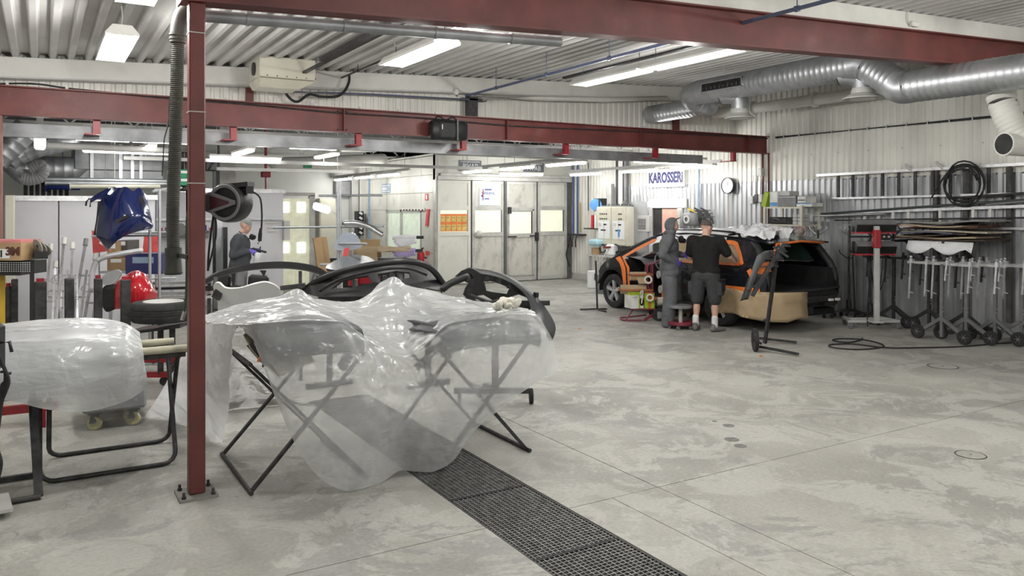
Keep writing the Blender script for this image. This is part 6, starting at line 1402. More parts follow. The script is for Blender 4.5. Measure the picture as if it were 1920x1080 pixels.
# hose reel box by the doorway, clamps on the wall, bench with clutter
t = thing('hose_reel', 'grey covered hose reel on wall between doorway and clamps', 'hose reel', PX(1290,425,12.1), world=True)
a = PX(1300,424,12.1); b = PX(1276,399,12.1); m = MB(); m.b2((12.1, a.y, a.z),(12.37, b.y, b.z), bev=0.05); m.build('cover', M_GREYP, t, smooth=50)
m = MB(); m.lathe([(0.05,0),(0.09,0),(0.09,0.02),(0.05,0.02)], c=(12.1,(a.y + b.y) / 2,(a.z + b.z) / 2), axis=(-1,0,0), n=20); m.build('hub', M_LIGHTG, t)
m = MB(); m.tube(spline([(12.1, b.y, b.z - 0.1),(12.0, b.y + 0.25, b.z - 0.25),(12.05, b.y + 0.3, b.z - 0.6)], 5),0.014,6); m.build('hose', M_RUBBER, t, smooth=True)
for k in range(9):
    u = 1302 + k * 4; c = PX(u, 396 + (k % 3) * 6,12.25); m = MB(); m.bar(c, c + Vector((-0.05,0.15,0.07)),0.02,0.03); m.bar(c, c + Vector((-0.05,0.12,0.01)),0.02,0.03); m.bar(c, c + Vector((0,-0.05,-0.13)),0.02,0.03); m.bar(c + Vector((0,0,0.02)), c + Vector((0.1,0,0.02)),0.012,0.012)
    one('spring_clamp', m, M_STEEL if k else mat('yellow_plastic', (0.6,0.42,0.05),0.5), ['yellow clamp hung on the wall', 'dark clamp beside the yellow clamp on wall', 'dark clamp on wall, second right of the yellow one', 'dark clamp on wall, third right of yellow one', 'dark clamp in the middle of the wall clamps', 'dark clamp on wall, fourth from the clock side', 'dark clamp on wall, third from the clock side', 'dark clamp on wall, second from the clock side', 'dark clamp on wall nearest to the clock'][k], 'clamp', 'clamps on the wall')
yb0 = PX(1440,390,12.0).y; yb1 = PX(1300,390,12.0).y
t = thing('wall_bench', 'long narrow workbench along the wall behind the car', 'bench', (12.05,(yb0 + yb1) / 2,0), world=True)
m = MB(); m.b2((11.75, yb0,1.28),(12.36, yb1,1.32)); m.build('top', M_LIGHTG, t)
for y in (yb0 + 0.05,(yb0 + yb1) / 2, yb1 - 0.05): m = MB(); m.b2((11.78, y - 0.03,0),(11.84, y + 0.03,1.28)); m.build('leg', M_STEEL, t)
CL = [(1345,418,0.10,0.16, M_WHITE, 'small white machine on the wall bench, left of grey box', 'machine'),(1378,414,0.2,0.2, M_WHITE, 'white cube box on the wall bench', 'box'),(1400,417,0.22,0.14, M_BLACK, 'black tool bag on the wall bench', 'bag'),(1422,420,0.14,0.10, mat('pink_card', (0.6,0.3,0.34),0.6), 'pink packet on the wall bench', 'packet'),(1330,420,0.12,0.1, M_STEEL, 'dark tin on the wall bench', 'tin'),(1316,421,0.10,0.09, mat('brown_tin', (0.2,0.1,0.05),0.5), 'brown tin on the wall bench', 'tin')]
for u, v, w, h, mt, lb, cat in CL:
    y = PX(u, v, 11.95).y; m = MB(); m.b2((11.85, y - w / 2,1.321),(12.1, y + w / 2,1.32 + h), bev=0.015)
    if cat == 'machine': m.tube([(11.83, y + 0.1 + 0.08 * math.cos(q),1.40 + 0.08 * math.sin(q)) for q in np.linspace(0,6.28,14, endpoint=False)], 0.02,6, closed=True)
    if cat == 'tin': m.cyl((11.97, y, 1.32 + h),(11.97, y, 1.34 + h), w * 0.35, n=14)
    if cat == 'bag': m.tube(spline([(11.95, y - 0.08,1.45),(11.95, y, 1.54),(11.95, y + 0.08,1.45)], 4),0.012,6)
    one('bench_' + cat, m, mt, lb, cat)
# shelf unit next to the wall column
ya = PX(1436,400,11.75).y; yb = PX(1505,400,11.75).y
t = thing('shelf_unit', 'pale metal shelf unit with boxes next to the wall column', 'shelf', (11.95,(ya + yb) / 2,0), world=True)
for z in (0.5,1.05,1.60,1.92): m = MB(); m.b2((11.72, yb, z - 0.03),(12.22, ya, z)); m.build('shelf', M_CREAM, t)
for x in (11.72,12.2):
    for y in (ya, yb): m = MB(); m.b2((x - 0.02, y - 0.025,0),(x + 0.02, y + 0.025,1.92 if y == ya else 1.95)); m.build('upright', M_CREAM, t)
def onshelf(name, u0, u1, z, h, mt, lb, cat, x0=11.75, x1=12.05, bev=0.006, dec=None):
    y1 = PX(u0,390, x0).y; y0 = PX(u1,390, x0).y; m = MB(); m.b2((x0, y0, z + 0.002),(x1, y1, z + h), bev=bev)
    o = one(name, m, mt, lb, cat, 'boxes on the shelf unit')
    if dec:
        m = MB(); m.b2((x0 - 0.004, y0 + 0.01, z + h * dec[1]),(x0 - 0.0005, y1 - 0.01, z + h * dec[2])); ORIGIN[o.name] = Vector(o.location); m.build('printed_band', dec[0], o)
    return o
onshelf('carton', 1443,1458,1.92,0.28, mat('white_card'), 'white carton with blue base on top of shelf unit', 'carton', dec=(mat('sky_blue'),0.05,0.3))
onshelf('plastic_crate', 1458,1492,1.92,0.2, M_GREYP, 'grey plastic crate with clasp on top of shelf unit', 'crate', dec=(M_LIGHTG, 0.86,0.95))
onshelf('carton', 1449,1480,2.122,0.09, M_LIGHTG, 'flat grey carton lying on the grey crate', 'carton', x0=11.78)
onshelf('carton', 1493,1522,1.92,0.07, mat('white_card'), 'flat pale blue-edged carton on shelf top, lower of two', 'carton', dec=(mat('sky_blue'),0.7,0.95)); onshelf('carton', 1495,1510,1.992,0.12, mat('white_card'), 'white carton stacked on the flat carton', 'carton', dec=(mat('grey_print'),0.3,0.5))
m = MB(); y = PX(1434,380,11.75).y; m.box((11.85, y, 2.06),(0.2,0.1,0.28), rot=(0.3,0,0)); one('lime_carton', m, mat('lime_print'), 'tilted lime green packet at the edge of shelf top', 'packet')
t = thing('tool_case', 'long black tool case on middle shelf of shelf unit', 'case', (11.9, PX(1458,415,11.75).y, 1.602), world=True); y1 = PX(1438,390,11.75).y; y0 = PX(1474,390,11.75).y
m = MB(); m.b2((11.76, y0,1.602),(12.05, y1,1.73), bev=0.02); m.build('case', M_BLACK, t); m = MB(); m.tube(spline([(11.75, y0 + 0.15,1.68),(11.71, y0 + 0.2,1.70),(11.71, y1 - 0.2,1.70),(11.75, y1 - 0.15,1.68)], 3),0.012,6); m.build('handle', M_GREYP, t)
onshelf('black_box', 1475,1492,1.60,0.13, M_DARKVOID, 'dark open box beside the tool case on shelf', 'box')
for k in range(6): onshelf('parts_box', 1486 + (k % 2) * 9,1494 + (k % 2) * 9,1.60 + (k // 2) * 0.062,0.06, M_LIGHTG, ['pale parts box, bottom left of the small stack', 'pale parts box, bottom right of the small stack', 'pale parts box, middle left of small stack', 'pale parts box, middle right of small stack', 'pale parts box, top left of the small stack', 'pale parts box, top right of small stack'][k], 'parts box', x0=11.72, x1=11.95)
onshelf('carton', 1482,1500,1.05,0.3, mat('pale_yellow_card', (0.62,0.58,0.34),0.6), 'pale yellow carton on lower shelf behind the car', 'carton', x0=11.74)
m = MB(); y = PX(1510,460,11.8).y; m.box((11.7, y, 1.33),(0.04,0.2,0.5), bev=0.01); m.tube(spline([(11.67, y - 0.05,1.5),(11.6, y, 1.45),(11.64, y + 0.08,1.35)], 4),0.05,8); one('hanging_rag', m, mat('rag_print', (0.5,0.47,0.45),0.8, col2=(0.24,0.1,0.07), scale=9), 'stained rag hanging at end of the shelf unit', 'rag', smooth=40)
for k, (u, v) in enumerate(((1411,375),(1420,372),(1428,372),(1427,323))):
    c = PX(u, v, 12.33); m = MB(); m.b2((12.28, c.y - 0.05, c.z - 0.08),(12.37, c.y + 0.05, c.z + 0.08), bev=0.01); m.tube([(12.33, c.y, c.z + 0.08),(12.34, c.y - 0.01, c.z + 0.5)], 0.008,6); one('switch_box', m, M_LIGHTG if k != 1 else M_STEEL, ['pale switch box on wall, left of dark one', 'dark switch box on wall beside the column', 'pale switch box on wall touching the column', 'small white box high beside the red column'][k], 'switch box', 'switch boxes by the column')
# sink bench under the cabinet, shelf and buckets
ya = PX(1172,480,11.9).y; yb = PX(1106,480,11.9).y
t = thing('side_bench', 'pale narrow bench under the control cabinet', 'bench', (12.1,(ya + yb) / 2,0), world=True)
m = MB(); m.b2((11.8, ya, 0.70),(12.36, yb, 0.74)); m.build('top', M_LIGHTG, t)
for y in (ya + 0.05, yb - 0.05): m = MB(); m.b2((11.82, y - 0.03,0),(11.9, y + 0.03,0.7)); m.build('leg', M_LIGHTG, t)
m = MB(); m.cyl((11.95, PX(1115,475,11.9).y, 0.742),(11.95, PX(1115,475,11.9).y, 0.90),0.12, n=20); one('wooden_drum', m, M_CARD, 'tan cable drum on the bench under the cabinet', 'drum')
m = MB(); y = PX(1110,465,11.8).y; m.b2((11.8, y - 0.22,0.95),(12.2, y + 0.2,1.12), bev=0.05); m.v = [(a, b, c + 0.02 * nz(a * 9, b * 9)) for a, b, c in m.v]; one('paper_pack', m, mat('light_cyan_paper', (0.42,0.66,0.74),0.7), 'light blue pack of wipes hanging by the cabinet', 'wipes')
m = MB(); y = PX(1138,470,11.8).y; m.b2((11.85, y - 0.15,0.742),(12.1, y + 0.15,1.02), bev=0.04); one('paper_roll', m, M_FILM, 'white paper roll on the bench under the cabinet', 'paper roll')
m = MB(); m.b2((11.95, PX(1178,478,11.9).y, 0.742),(12.15, PX(1142,478,11.9).y, 0.86)); one('black_case', m, M_BLACK, 'long black case on the bench under the cabinet', 'case')
for k in range(2):
    c = PX(1130 + k * 24,466,11.95); m = MB(); m.tube([c + Vector((0,0.12 * math.cos(q),0.10 * math.sin(q))) for q in np.linspace(0,6.28,16, endpoint=False)], 0.015,6, closed=True); one('hose_loop', m, M_RUBBER, ['black hose loop under left end of the control cabinet', 'black hose loop under the middle of control cabinet'][k], 'hose', 'hose loops under the cabinet', smooth=True)
for u, v, w, h, mt, lb in ((1104,541,0.15,0.42, M_SIGNW, 'slim white canister on floor under the bench'),(1118,551,0.36,0.40, M_GREYP, 'grey bucket on the floor under the bench')):
    c = PF(u, v); m = MB()
    if w > 0.2: m.lathe([(0,0),(w * 0.42,0),(w * 0.5, h),(w * 0.46, h),(w * 0.4,0.03),(0,0.03)], c=(c.x + 0.2, c.y, 0), n=22)
    else: m.b2((c.x, c.y - w / 2,0),(c.x + 0.2, c.y + w / 2, h), bev=0.02); m.b2((c.x - 0.002, c.y - w / 2 + 0.01,0.05),(c.x, c.y + w / 2 - 0.01,0.15))
    one('bucket' if w > 0.2 else 'canister', m, mt, lb, 'bucket' if w > 0.2 else 'canister', smooth=35)
y = PX(1108,432,12.0).y; m = MB(); m.b2((11.95, y - 0.35,1.36),(12.36, y + 0.25,1.39)); one('wall_shelf', m, M_STEEL, 'small dark wall shelf left of the control cabinet', 'shelf')
for k, (u, mt) in enumerate(((1110, M_REDP),(1116, M_SIGNW))):
    y = PX(u, 420,12.0).y; m = MB(); m.b2((12.0, y - 0.04,1.392),(12.25, y + 0.04,1.72)); one('binder', m, mt, ['red binder on the small wall shelf', 'white binder on the small wall shelf'][k], 'binder')
c = PX(1080,440,12.2); m = MB(); m.b2((12.1, c.y - 0.25, c.z - 0.02),(12.36, c.y + 0.25, c.z + 0.02)); 
for q in (-0.15,0.0,0.15): m.tube(spline([(12.12, c.y + q, c.z),(12.08, c.y + q, c.z - 0.15),(12.12, c.y + q + 0.05, c.z - 0.32)], 3),0.018,6)
one('air_tool_rack', m, M_STEEL, 'dark air valve block with hanging couplings by the booth', 'valve block')
m = MB(); m.tube(spline([PX(1070,440,12.2), PX(1066,460,12.15), PX(1062,478,12.1), PX(1068,500,12.2)], 5),0.018,6); one('air_hose', m, M_RUBBER, 'black air hose hanging at the booth corner', 'hose', smooth=True)
# ------------------------------------------------------------------ plastic-covered trestles in the foreground
def film_mat(name, milk=0.5, tint=(0.86,0.88,0.89), bump=0.3):
    m = bpy.data.materials.new(name); m.use_nodes = True; nt = m.node_tree; N = nt.nodes; L = nt.links
    for n in list(N):
        if n.type == 'BSDF_PRINCIPLED': N.remove(n)
    out = N['Material Output']; tc = N.new('ShaderNodeTexCoord')
    def nse(sc, det, dist=0.0, stretch=None):
        n = N.new('ShaderNodeTexNoise'); n.inputs['Scale'].default_value = sc; n.inputs['Detail'].default_value = det; n.inputs['Distortion'].default_value = dist
        if stretch:
            mp = N.new('ShaderNodeMapping'); mp.inputs['Scale'].default_value = stretch; mp.inputs['Rotation'].default_value = (0.3,0.2,0.5); L.new(tc.outputs['Object'], mp.inputs[0]); L.new(mp.outputs[0], n.inputs['Vector'])
        else: L.new(tc.outputs['Object'], n.inputs['Vector'])
        return n.outputs['Fac']
    bp = N.new('ShaderNodeBump'); bp.inputs['Strength'].default_value = bump; bp.inputs['Distance'].default_value = 0.03
    vm = N.new('ShaderNodeVectorMath'); vm.operation = 'MULTIPLY_ADD'; nc = N.new('ShaderNodeTexNoise'); nc.inputs['Scale'].default_value = 3.0; L.new(tc.outputs['Object'], nc.inputs['Vector'])
    L.new(nc.outputs['Color'], vm.inputs[0]); vm.inputs[1].default_value = (0.5,0.5,0.5); L.new(tc.outputs['Object'], vm.inputs[2])
    vo = N.new('ShaderNodeTexVoronoi'); vo.feature = 'DISTANCE_TO_EDGE'; vo.inputs['Scale'].default_value = 7.0; L.new(vm.outputs[0], vo.inputs['Vector'])
    mv = N.new('ShaderNodeMath'); mv.operation = 'MULTIPLY'; L.new(vo.outputs['Distance'], mv.inputs[0]); mv.inputs[1].default_value = 0.9
    ad = N.new('ShaderNodeMath'); ad.operation = 'ADD'; L.new(nse(4.5,3,1.4,(1,1,3.0)), ad.inputs[0]); L.new(mv.outputs[0], ad.inputs[1]); L.new(ad.outputs[0], bp.inputs['Height'])
    tr = N.new('ShaderNodeBsdfTransparent'); tr.inputs[0].default_value = (0.95,0.96,0.965,1)
    df = N.new('ShaderNodeBsdfDiffuse'); df.inputs[0].default_value = (*tint, 1); tl = N.new('ShaderNodeBsdfTranslucent'); tl.inputs[0].default_value = (*tint, 1)
    gl = N.new('ShaderNodeBsdfGlossy'); gl.inputs['Roughness'].default_value = 0.2 if milk < 0.7 else 0.4; gl.inputs[0].default_value = (0.9,0.9,0.9,1)
    for n in (df, tl, gl): L.new(bp.outputs[0], n.inputs['Normal'])
    m1 = N.new('ShaderNodeMixShader'); m1.inputs[0].default_value = 0.5; L.new(df.outputs[0], m1.inputs[1]); L.new(tl.outputs[0], m1.inputs[2])
    mr = N.new('ShaderNodeMapRange'); L.new(nse(2.5,4,0.5), mr.inputs[0]); mr.inputs[1].default_value = 0.3; mr.inputs[2].default_value = 0.7; mr.inputs[3].default_value = milk - 0.10; mr.inputs[4].default_value = milk + 0.12
    lw = N.new('ShaderNodeLayerWeight'); lw.inputs[0].default_value = 0.35; ad2 = N.new('ShaderNodeMath'); ad2.operation = 'MULTIPLY_ADD'; ad2.use_clamp = True; L.new(lw.outputs['Facing'], ad2.inputs[0]); ad2.inputs[1].default_value = 0.45; L.new(mr.outputs[0], ad2.inputs[2])
    m2 = N.new('ShaderNodeMixShader'); L.new(ad2.outputs[0], m2.inputs[0]); L.new(tr.outputs[0], m2.inputs[1]); L.new(m1.outputs[0], m2.inputs[2])
    fr = N.new('ShaderNodeFresnel'); fr.inputs[0].default_value = 1.4; L.new(bp.outputs[0], fr.inputs['Normal'])
    m3 = N.new('ShaderNodeMixShader'); L.new(fr.outputs[0], m3.inputs[0]); L.new(m2.outputs[0], m3.inputs[1]); L.new(gl.outputs[0], m3.inputs[2]); L.new(m3.outputs[0], out.inputs['Surface'])
    MATS[name] = m; return m
M_POLY = film_mat('clear_polythene', 0.43, bump=0.34)
M_POLYW = film_mat('milky_polythene', 0.74,(0.93,0.93,0.95),0.2)
def cr(p0, p1, p2, p3, t):
    t2 = t * t; t3 = t2 * t
    return 0.5 * ((2 * p1) + (p2 - p0) * t + (2 * p0 - 5 * p1 + 4 * p2 - p3) * t2 + (3 * p1 - p0 - 3 * p2 + p3) * t3)
def surface(ctrl, nu, nv):
    """Smooth surface through a net of control points; returns rows of points."""
    A = np.array([[tuple(p) for p in r] for r in ctrl], float); m, n, _ = A.shape
    def up(B, k):
        q = B.shape[0]; out = []
        for x in np.linspace(0, q - 1 - 1e-9, k):
            i = int(x); t = x - i; g = lambda j: B[min(max(j, 0), q - 1)]
            out.append(cr(g(i - 1), g(i), g(i + 1), g(i + 2), t))
        return np.array(out)
    B = up(A, nv); B = np.swapaxes(up(np.swapaxes(B, 0,1), nu),0,1)
    return B
def crumple(B, amp, fr, seed=0.0, zmin=0.004, ridge=1.0, aniso=(1,1,1)):
    du = np.gradient(B, axis=1); dv = np.gradient(B, axis=0); nrm = np.cross(du, dv); nrm /= np.maximum(1e-9, np.linalg.norm(nrm, axis=2))[..., None]
    out = B.copy()
    for i in range(B.shape[0]):
        for j in range(B.shape[1]):
            x, y, z = B[i, j] * np.array(aniso) * fr
            h = amp * ridge * (0.5 - abs(nz(x + seed, y, z)) * 1.6) + amp * 0.45 * nz(x * 2.3, y * 2.3 + seed, z * 2.3) + amp * 0.25 * (0.4 - abs(nz(x * 4.1, y * 4.1, z * 4.1 + seed)) * 1.5)
            out[i, j] += nrm[i, j] * h
            if out[i, j, 2] < zmin: out[i, j, 2] = zmin + 0.002 * abs(nz(x * 3, y * 3))
    return out
def film_thing(name, B, mtl, label, cat='plastic sheet', group=None):
    m = MB(); m.grid([[tuple(p) for p in r] for r in B]); return one(name, m, mtl, label, cat, group, smooth=True)

# trestles
def xtrestle(label, xa, xb, y0, y1, zt=0.86, r=0.015, ta=None, tb=None):
    t = thing('folding_trestle', label, 'trestle', ((xa + xb) / 2,(y0 + y1) / 2,0), world=True, group='scissor trestles under the plastic')
    for s, (f, tp, o) in enumerate(((xa, ta if ta else xb, 0.0),(xb, tb if tb else xa, 0.035))):
        for y in (y0 + o, y1 - o):
            m = MB(); m.bar((f, y, r),(tp, y, zt),0.034,0.020); m.build('leg', M_STEEL, t)
        m = MB(); m.cyl((f, y0 - 0.03, r),(f, y1 + 0.03, r), r, n=12); m.build('floor_bar', M_STEEL, t, smooth=40)
        m = MB(); m.cyl((tp, y0, zt),(tp, y1, zt), r, n=12); m.build('top_bar', M_STEEL, t, smooth=40)
        m = MB(); m.cyl((f, y0 - 0.031, r),(f, y0 - 0.0305, r), r * 0.7, n=10); m.build('tube_mouth', M_DARKVOID, t)
    xm = (xa + xb) / 2; zc = 0.60; m = MB()
    for k in range(11):
        q = k / 10; c = Vector((xa + (xb - xa) * (0.30 + 0.40 * q), y0 - 0.012, zc - 0.05 * math.sin(math.pi * q)))
        m.tube([c + (Vector((0.016 * math.cos(a),0,0.008 * math.sin(a))) if k % 2 else Vector((0.016 * math.cos(a),0.008 * math.sin(a),0))) for a in np.linspace(0,6.28,8, endpoint=False)], 0.003,5, closed=True)
    m.build('chain', M_STEEL, t)
    return t
xtrestle('scissor trestle next to the red column, half under plastic', 1.20,1.98,5.38,6.31)
xtrestle('scissor trestle above the drain grating, under plastic', 2.52,3.27,5.22,6.15)
# dark car panels lying on them
M_DOORP = mat('graphite_panel', (0.045,0.05,0.055),0.35, var=0.15, scale=3)
def panel(label, x0, x1, y0, y1, z, drop, skew=0.0, mt=None, tilt=0.0):
    t = thing('car_bonnet', label, 'bonnet', ((x0 + x1) / 2,(y0 + y1) / 2,0.88), world=True, group='car bonnets under the plastic')
    prof = [(y1, z - 0.08),(y1 - 0.1, z - 0.01),((y0 + y1) / 2, z + 0.02),(y0 + 0.12, z),(y0 + 0.04, z - 0.015),(y0, z - 0.06),(y0 - 0.01, z - 0.06 - drop * 0.5),(y0 + 0.02, z - 0.06 - drop)]
    rows = [[(x0 + (x1 - x0) * q + skew * (z - zz), y + 0.03 * (q - 0.5) ** 2, zz - 0.05 * (2 * q - 1) ** 4 - tilt * max(0,(y - y0) / (y1 - y0))) for q in np.linspace(0,1,13)] for y, zz in prof]
    m = MB(); m.grid(rows); m.build('skin', mt or M_DOORP, t, smooth=50, solid=0.012)
    m = MB(); m.bar((x0 + 0.05, y0 + 0.1, z - 0.06),(x1 - 0.05, y0 + 0.1, z - 0.06),0.05,0.05); m.bar((x0 + 0.05, y1 - 0.12, z - 0.09),(x1 - 0.05, y1 - 0.12, z - 0.09),0.05,0.05); m.bar((x0 + 0.1, y0 + 0.1, z - 0.06),(x0 + 0.1, y1 - 0.12, z - 0.09),0.05,0.05); m.bar((x1 - 0.1, y0 + 0.1, z - 0.06),(x1 - 0.1, y1 - 0.12, z - 0.09),0.05,0.05)
    m.bar((x0 + 0.1,(y0 + y1) / 2, z - 0.13),(x1 - 0.1,(y0 + y1) / 2, z - 0.13),0.06,0.06); m.build('inner_frame', M_BLACK, t)
    return t
panel('graphite car bonnet on the trestle next to the column', 1.27,1.97,5.32,6.45,1.10,0.15)
panel('graphite car bonnet on the trestle above the grating', 2.52,3.38,5.22,6.2,1.04,0.13,0.1, tilt=0.11)
# open end of a door shell poking out at the left
t = thing('door_shell', 'open end of black and cream car door poking from the plastic', 'car door', PD(480,650,5.35), world=True)
pp = [PD(u, v, 5.3) for u, v in ((456,622),(478,612),(487,640),(497,668),(522,706),(512,690),(498,680),(480,655),(462,640))]
m = MB(); a = [PD(u, v, 5.28) for u, v in ((455,628),(477,610),(498,662),(524,708),(508,694),(490,680),(468,652))]; bk = Vector((ST, CT, 0)) * 0.55 + Vector((CT, -ST, 0)) * 0.10
n = len(a); m.add(a + [p + bk for p in a], [(i, (i + 1) % n, n + (i + 1) % n, n + i) for i in range(n)]); m.build('shell', mat('dirty_cream', (0.46,0.42,0.33),0.6, var=0.2, dirt=0.6, dscale=8), t, solid=0.006)
m = MB(); q = [PD(u, v, 5.285) for u, v in ((462,648),(474,642),(500,676),(519,700),(508,693),(488,679))]; m.add(q + [p + bk * 0.6 for p in q], [(i, (i + 1) % 6,6 + (i + 1) % 6,6 + i) for i in range(6)] + [(0,5,4,3,2,1)]); m.build('dark_lining', M_BLACK, t)
m = MB(); m.box(PD(487,672,5.24),(0.012,0.02,0.05), rot=(0,0.5,0)); m.build('orange_clip', M_ORANGE, t)
# an old bumper under the sheet
rows = [[PY(u, v + dv + 6,6.45 - 0.12 * k) for u, v in ((738,584),(770,576),(800,573),(840,576),(868,586))] for k, dv in enumerate((0,8,20))]
m = MB(); m.grid(rows); one('bumper_piece', m, M_DOORP, 'dark bumper piece showing through the plastic on top', 'bumper', smooth=True, solid=0.01)
m = MB(); m.bar(PY(640,690,5.5), PY(655,664,5.45),0.05,0.06); m.bar(PY(780,690,5.7), PY(850,625,5.6),0.04,0.05); one('clamp_bar', m, M_STEEL, 'dark clamp bar showing through the front of plastic', 'bar')
# the big sheet
R0 = [(386,590,6.7),(420,579,6.8),(470,566,6.7),(515,556,6.6),(556,545,6.45),(590,558,6.6),(630,566,6.8),(680,556,6.9),(735,521,6.8),(770,535,6.9),(810,546,6.9),(860,556,6.8),(905,566,6.6),(950,572,6.4),(988,580,6.1)]
R1 = [(388,602,6.1),(430,594,6.1),(480,582,6.05),(525,576,6.0),(565,571,6.0),(600,582,6.1),(640,592,6.2),(690,594,6.2),(740,575,6.3),(775,580,6.3),(815,584,6.3),(865,581,6.2),(915,582,6.1),(960,580,5.9),(998,583,5.7)]
T_ = [(440,611,5.55),(482,607,5.30),(540,603,5.25),(595,602,5.24),(644,605,5.26),(672,622,5.30),(700,642,5.34),(730,662,5.36),(765,668,5.36),(800,645,5.30),(838,610,5.18),(882,600,5.15),(930,594,5.14),(975,588,5.14),(1005,586,5.16)]
B_ = [(478,640,5.30),(540,808,5.16),(592,888,5.10),(636,917,5.08),(675,922,5.08),(700,914,5.10),(725,899,5.13),(750,883,5.16),(782,885,5.14),(815,884,5.12),(852,862,5.10),(890,808,5.08),(940,765,5.08),(990,728,5.10),(1047,690,5.12)]
def net(L): return [np.array(PY(*p)) for p in L]
r0, r1, tt, bb = net(R0), net(R1), net(T_), net(B_)
rows = [r0, r1, tt]
for f in (0.25,0.5,0.75):
    rows.append([np.array([(1 - f) * a[0] + f * b[0], (1 - f) * a[1] + f * b[1] - 0.16 * math.sin(math.pi * f) * (0.35 + 0.65 * math.sin(math.pi * i / 14)),(1 - f) * a[2] + f * b[2] + 0.03 * math.sin(math.pi * f)]) for i, (a, b) in enumerate(zip(tt, bb))])
rows.append(bb)
B = np.concatenate([surface(rows[:3], 150,62), surface(rows[2:], 150,90)[1:]])
# long folds fanning out from the sag between the two panels
nv_, nu_, _ = B.shape
du = np.gradient(B, axis=1); dv = np.gradient(B, axis=0); nr = np.cross(du, dv); nr /= np.maximum(1e-9, np.linalg.norm(nr, axis=2))[..., None]
ii = np.linspace(0,1, nv_)[:, None]; jj = np.linspace(0,1, nu_)[None, :]
ang = np.arctan2(ii - 0.38, jj - 0.53); rad = np.hypot(ii - 0.38, jj - 0.53)
fold = 0.009 * np.sin(ang * 19 + 3 * np.sin(rad * 6)) * np.clip(rad * 3,0,1) * np.clip(1.4 - rad * 1.6,0.15,1) + 0.006 * np.sin(ii * 70 + 9 * np.sin(jj * 5) + 4 * jj) * np.clip(1.2 - ii * 2.6,0,1) + 0.010 * np.sin(rad * 62 + 1.5 * np.sin(jj * 9)) * np.exp(-((rad - 0.16) / 0.16) ** 2) * (ii > 0.40) * np.clip((ii - 0.40) * 12,0,1)
B = B + nr * fold[..., None]
Bt = crumple(B, 0.014,4.2,1.7,0.006, aniso=(0.6,1.3,1.2)); Bf = crumple(B, 0.010,2.6,5.2,0.006, aniso=(1.2,1,0.5)); wt = np.clip((0.47 - ii) * 9,0,1)[..., None]; B = Bt * wt + Bf * (1 - wt)
film_thing('plastic_sheet', B, M_POLY, 'large clear plastic sheet draped over car panels on trestles')
# flap at the left and the sheet hanging behind
L0 = [(350,652,6.9),(378,618,6.7),(400,603,6.2),(426,606,5.8),(446,612,5.6)]; L1 = [(322,700,6.8),(352,700,6.6),(388,705,6.25),(414,690,5.95),(432,690,5.85)]
L2 = [(270,782,0),(325,790,0),(378,812,0),(400,828,0),(414,833,0)]
a0, a1 = net(L0), net(L1); a2 = [np.array(PF(u, v, 0.01)) for u, v, _ in L2]; am = [x * 0.45 + y * 0.55 + np.array([0.02 * math.sin(i * 2.2),-0.04,0]) for i, (x, y) in enumerate(zip(a1, a2))]
film_thing('plastic_sheet', crumple(surface([a0, a1, am, a2], 60,70),0.030,3.0,9.1,0.006), M_POLYW, 'crumpled plastic flap hanging behind the red column to floor')
a0 = [np.array(PY(u, v, 7.2)) for u, v in ((400,618),(450,615),(500,612),(560,612))]; a2 = [np.array(PF(u, v, 0.01)) for u, v in ((425,768),(462,764),(505,760),(560,756))]; a1 = [x * 0.5 + y * 0.5 + np.array([0,0.06 * math.sin(i * 2),0]) for i, (x, y) in enumerate(zip(a0, a2))]
film_thing('plastic_sheet', crumple(surface([a0, a1, a2], 50,50),0.02,3.2,4.4,0.006), M_POLYW, 'white plastic sheet hanging behind the scissor trestle')
m = MB(); c = PY(950,572,5.75)
for k in range(14): m.ball(c + Vector((rnd(-0.13,0.13), rnd(-0.05,0.05), rnd(-0.005,0.03))),(rnd(0.03,0.07), rnd(0.03,0.05), rnd(0.015,0.035)),8, rot=(rnd(-1,1), rnd(-1,1), rnd(-1,1)))
m.v = [(x, y, z + 0.012 * nz(x * 30, y * 30, z * 30)) for x, y, z in m.v]
one('tape_wad', m, mat('cream_tape', (0.66,0.63,0.55),0.6, var=0.12), 'crumpled wad of cream tape on the plastic sheet', 'tape', smooth=True)

# ------------------------------------------------------------------ tubular trestles and covered cabinet at the left
t = thing('tube_trestle', 'black tube trestle with padded cream top bars beside the column', 'trestle', (0.45,6.6,0), world=True)
for y0, y1, x0, x1 in ((6.30,6.80,0.0,0.87),(6.93,6.42,0.06,0.90)):
    pts = []
    for s, x in ((0, x0),(1, x1)): pass
    up0 = Vector((x0, y1,0.82)); d0 = Vector((x0, y0,0.016)); d1 = Vector((x1, y0,0.016)); up1 = Vector((x1, y1,0.82)); e0 = (up0 - d0).normalized(); e1 = (up1 - d1).normalized(); ax = Vector((1,0,0)); rc = 0.09
    pts = [up0, d0 + e0 * rc] + [d0 + e0 * rc * (1 - math.sin(q)) + ax * rc * (1 - math.cos(q)) for q in (0.4,0.8,1.2)] + [d0 + ax * rc, d1 - ax * rc] + [d1 - ax * rc * (1 - math.sin(q)) + e1 * rc * (1 - math.cos(q)) for q in (0.4,0.8,1.2)] + [d1 + e1 * rc, up1]
    m = MB(); m.tube(pts, 0.017,10); m.build('leg_frame', M_STEEL, t, smooth=50)
    m = MB(); m.cyl((-0.6, y1,0.835),(1.0 if y1 < 6.6 else 0.92, y1,0.835),0.03, n=14); m.build('padded_bar', mat('cream_padding', (0.50,0.48,0.36),0.6, var=0.15), t, smooth=50)
    m = MB(); m.b2((-0.6, y1 - 0.02,0.775),(0.95, y1 + 0.02,0.805)); m.build('bar_support', M_STEEL, t)
m = MB()
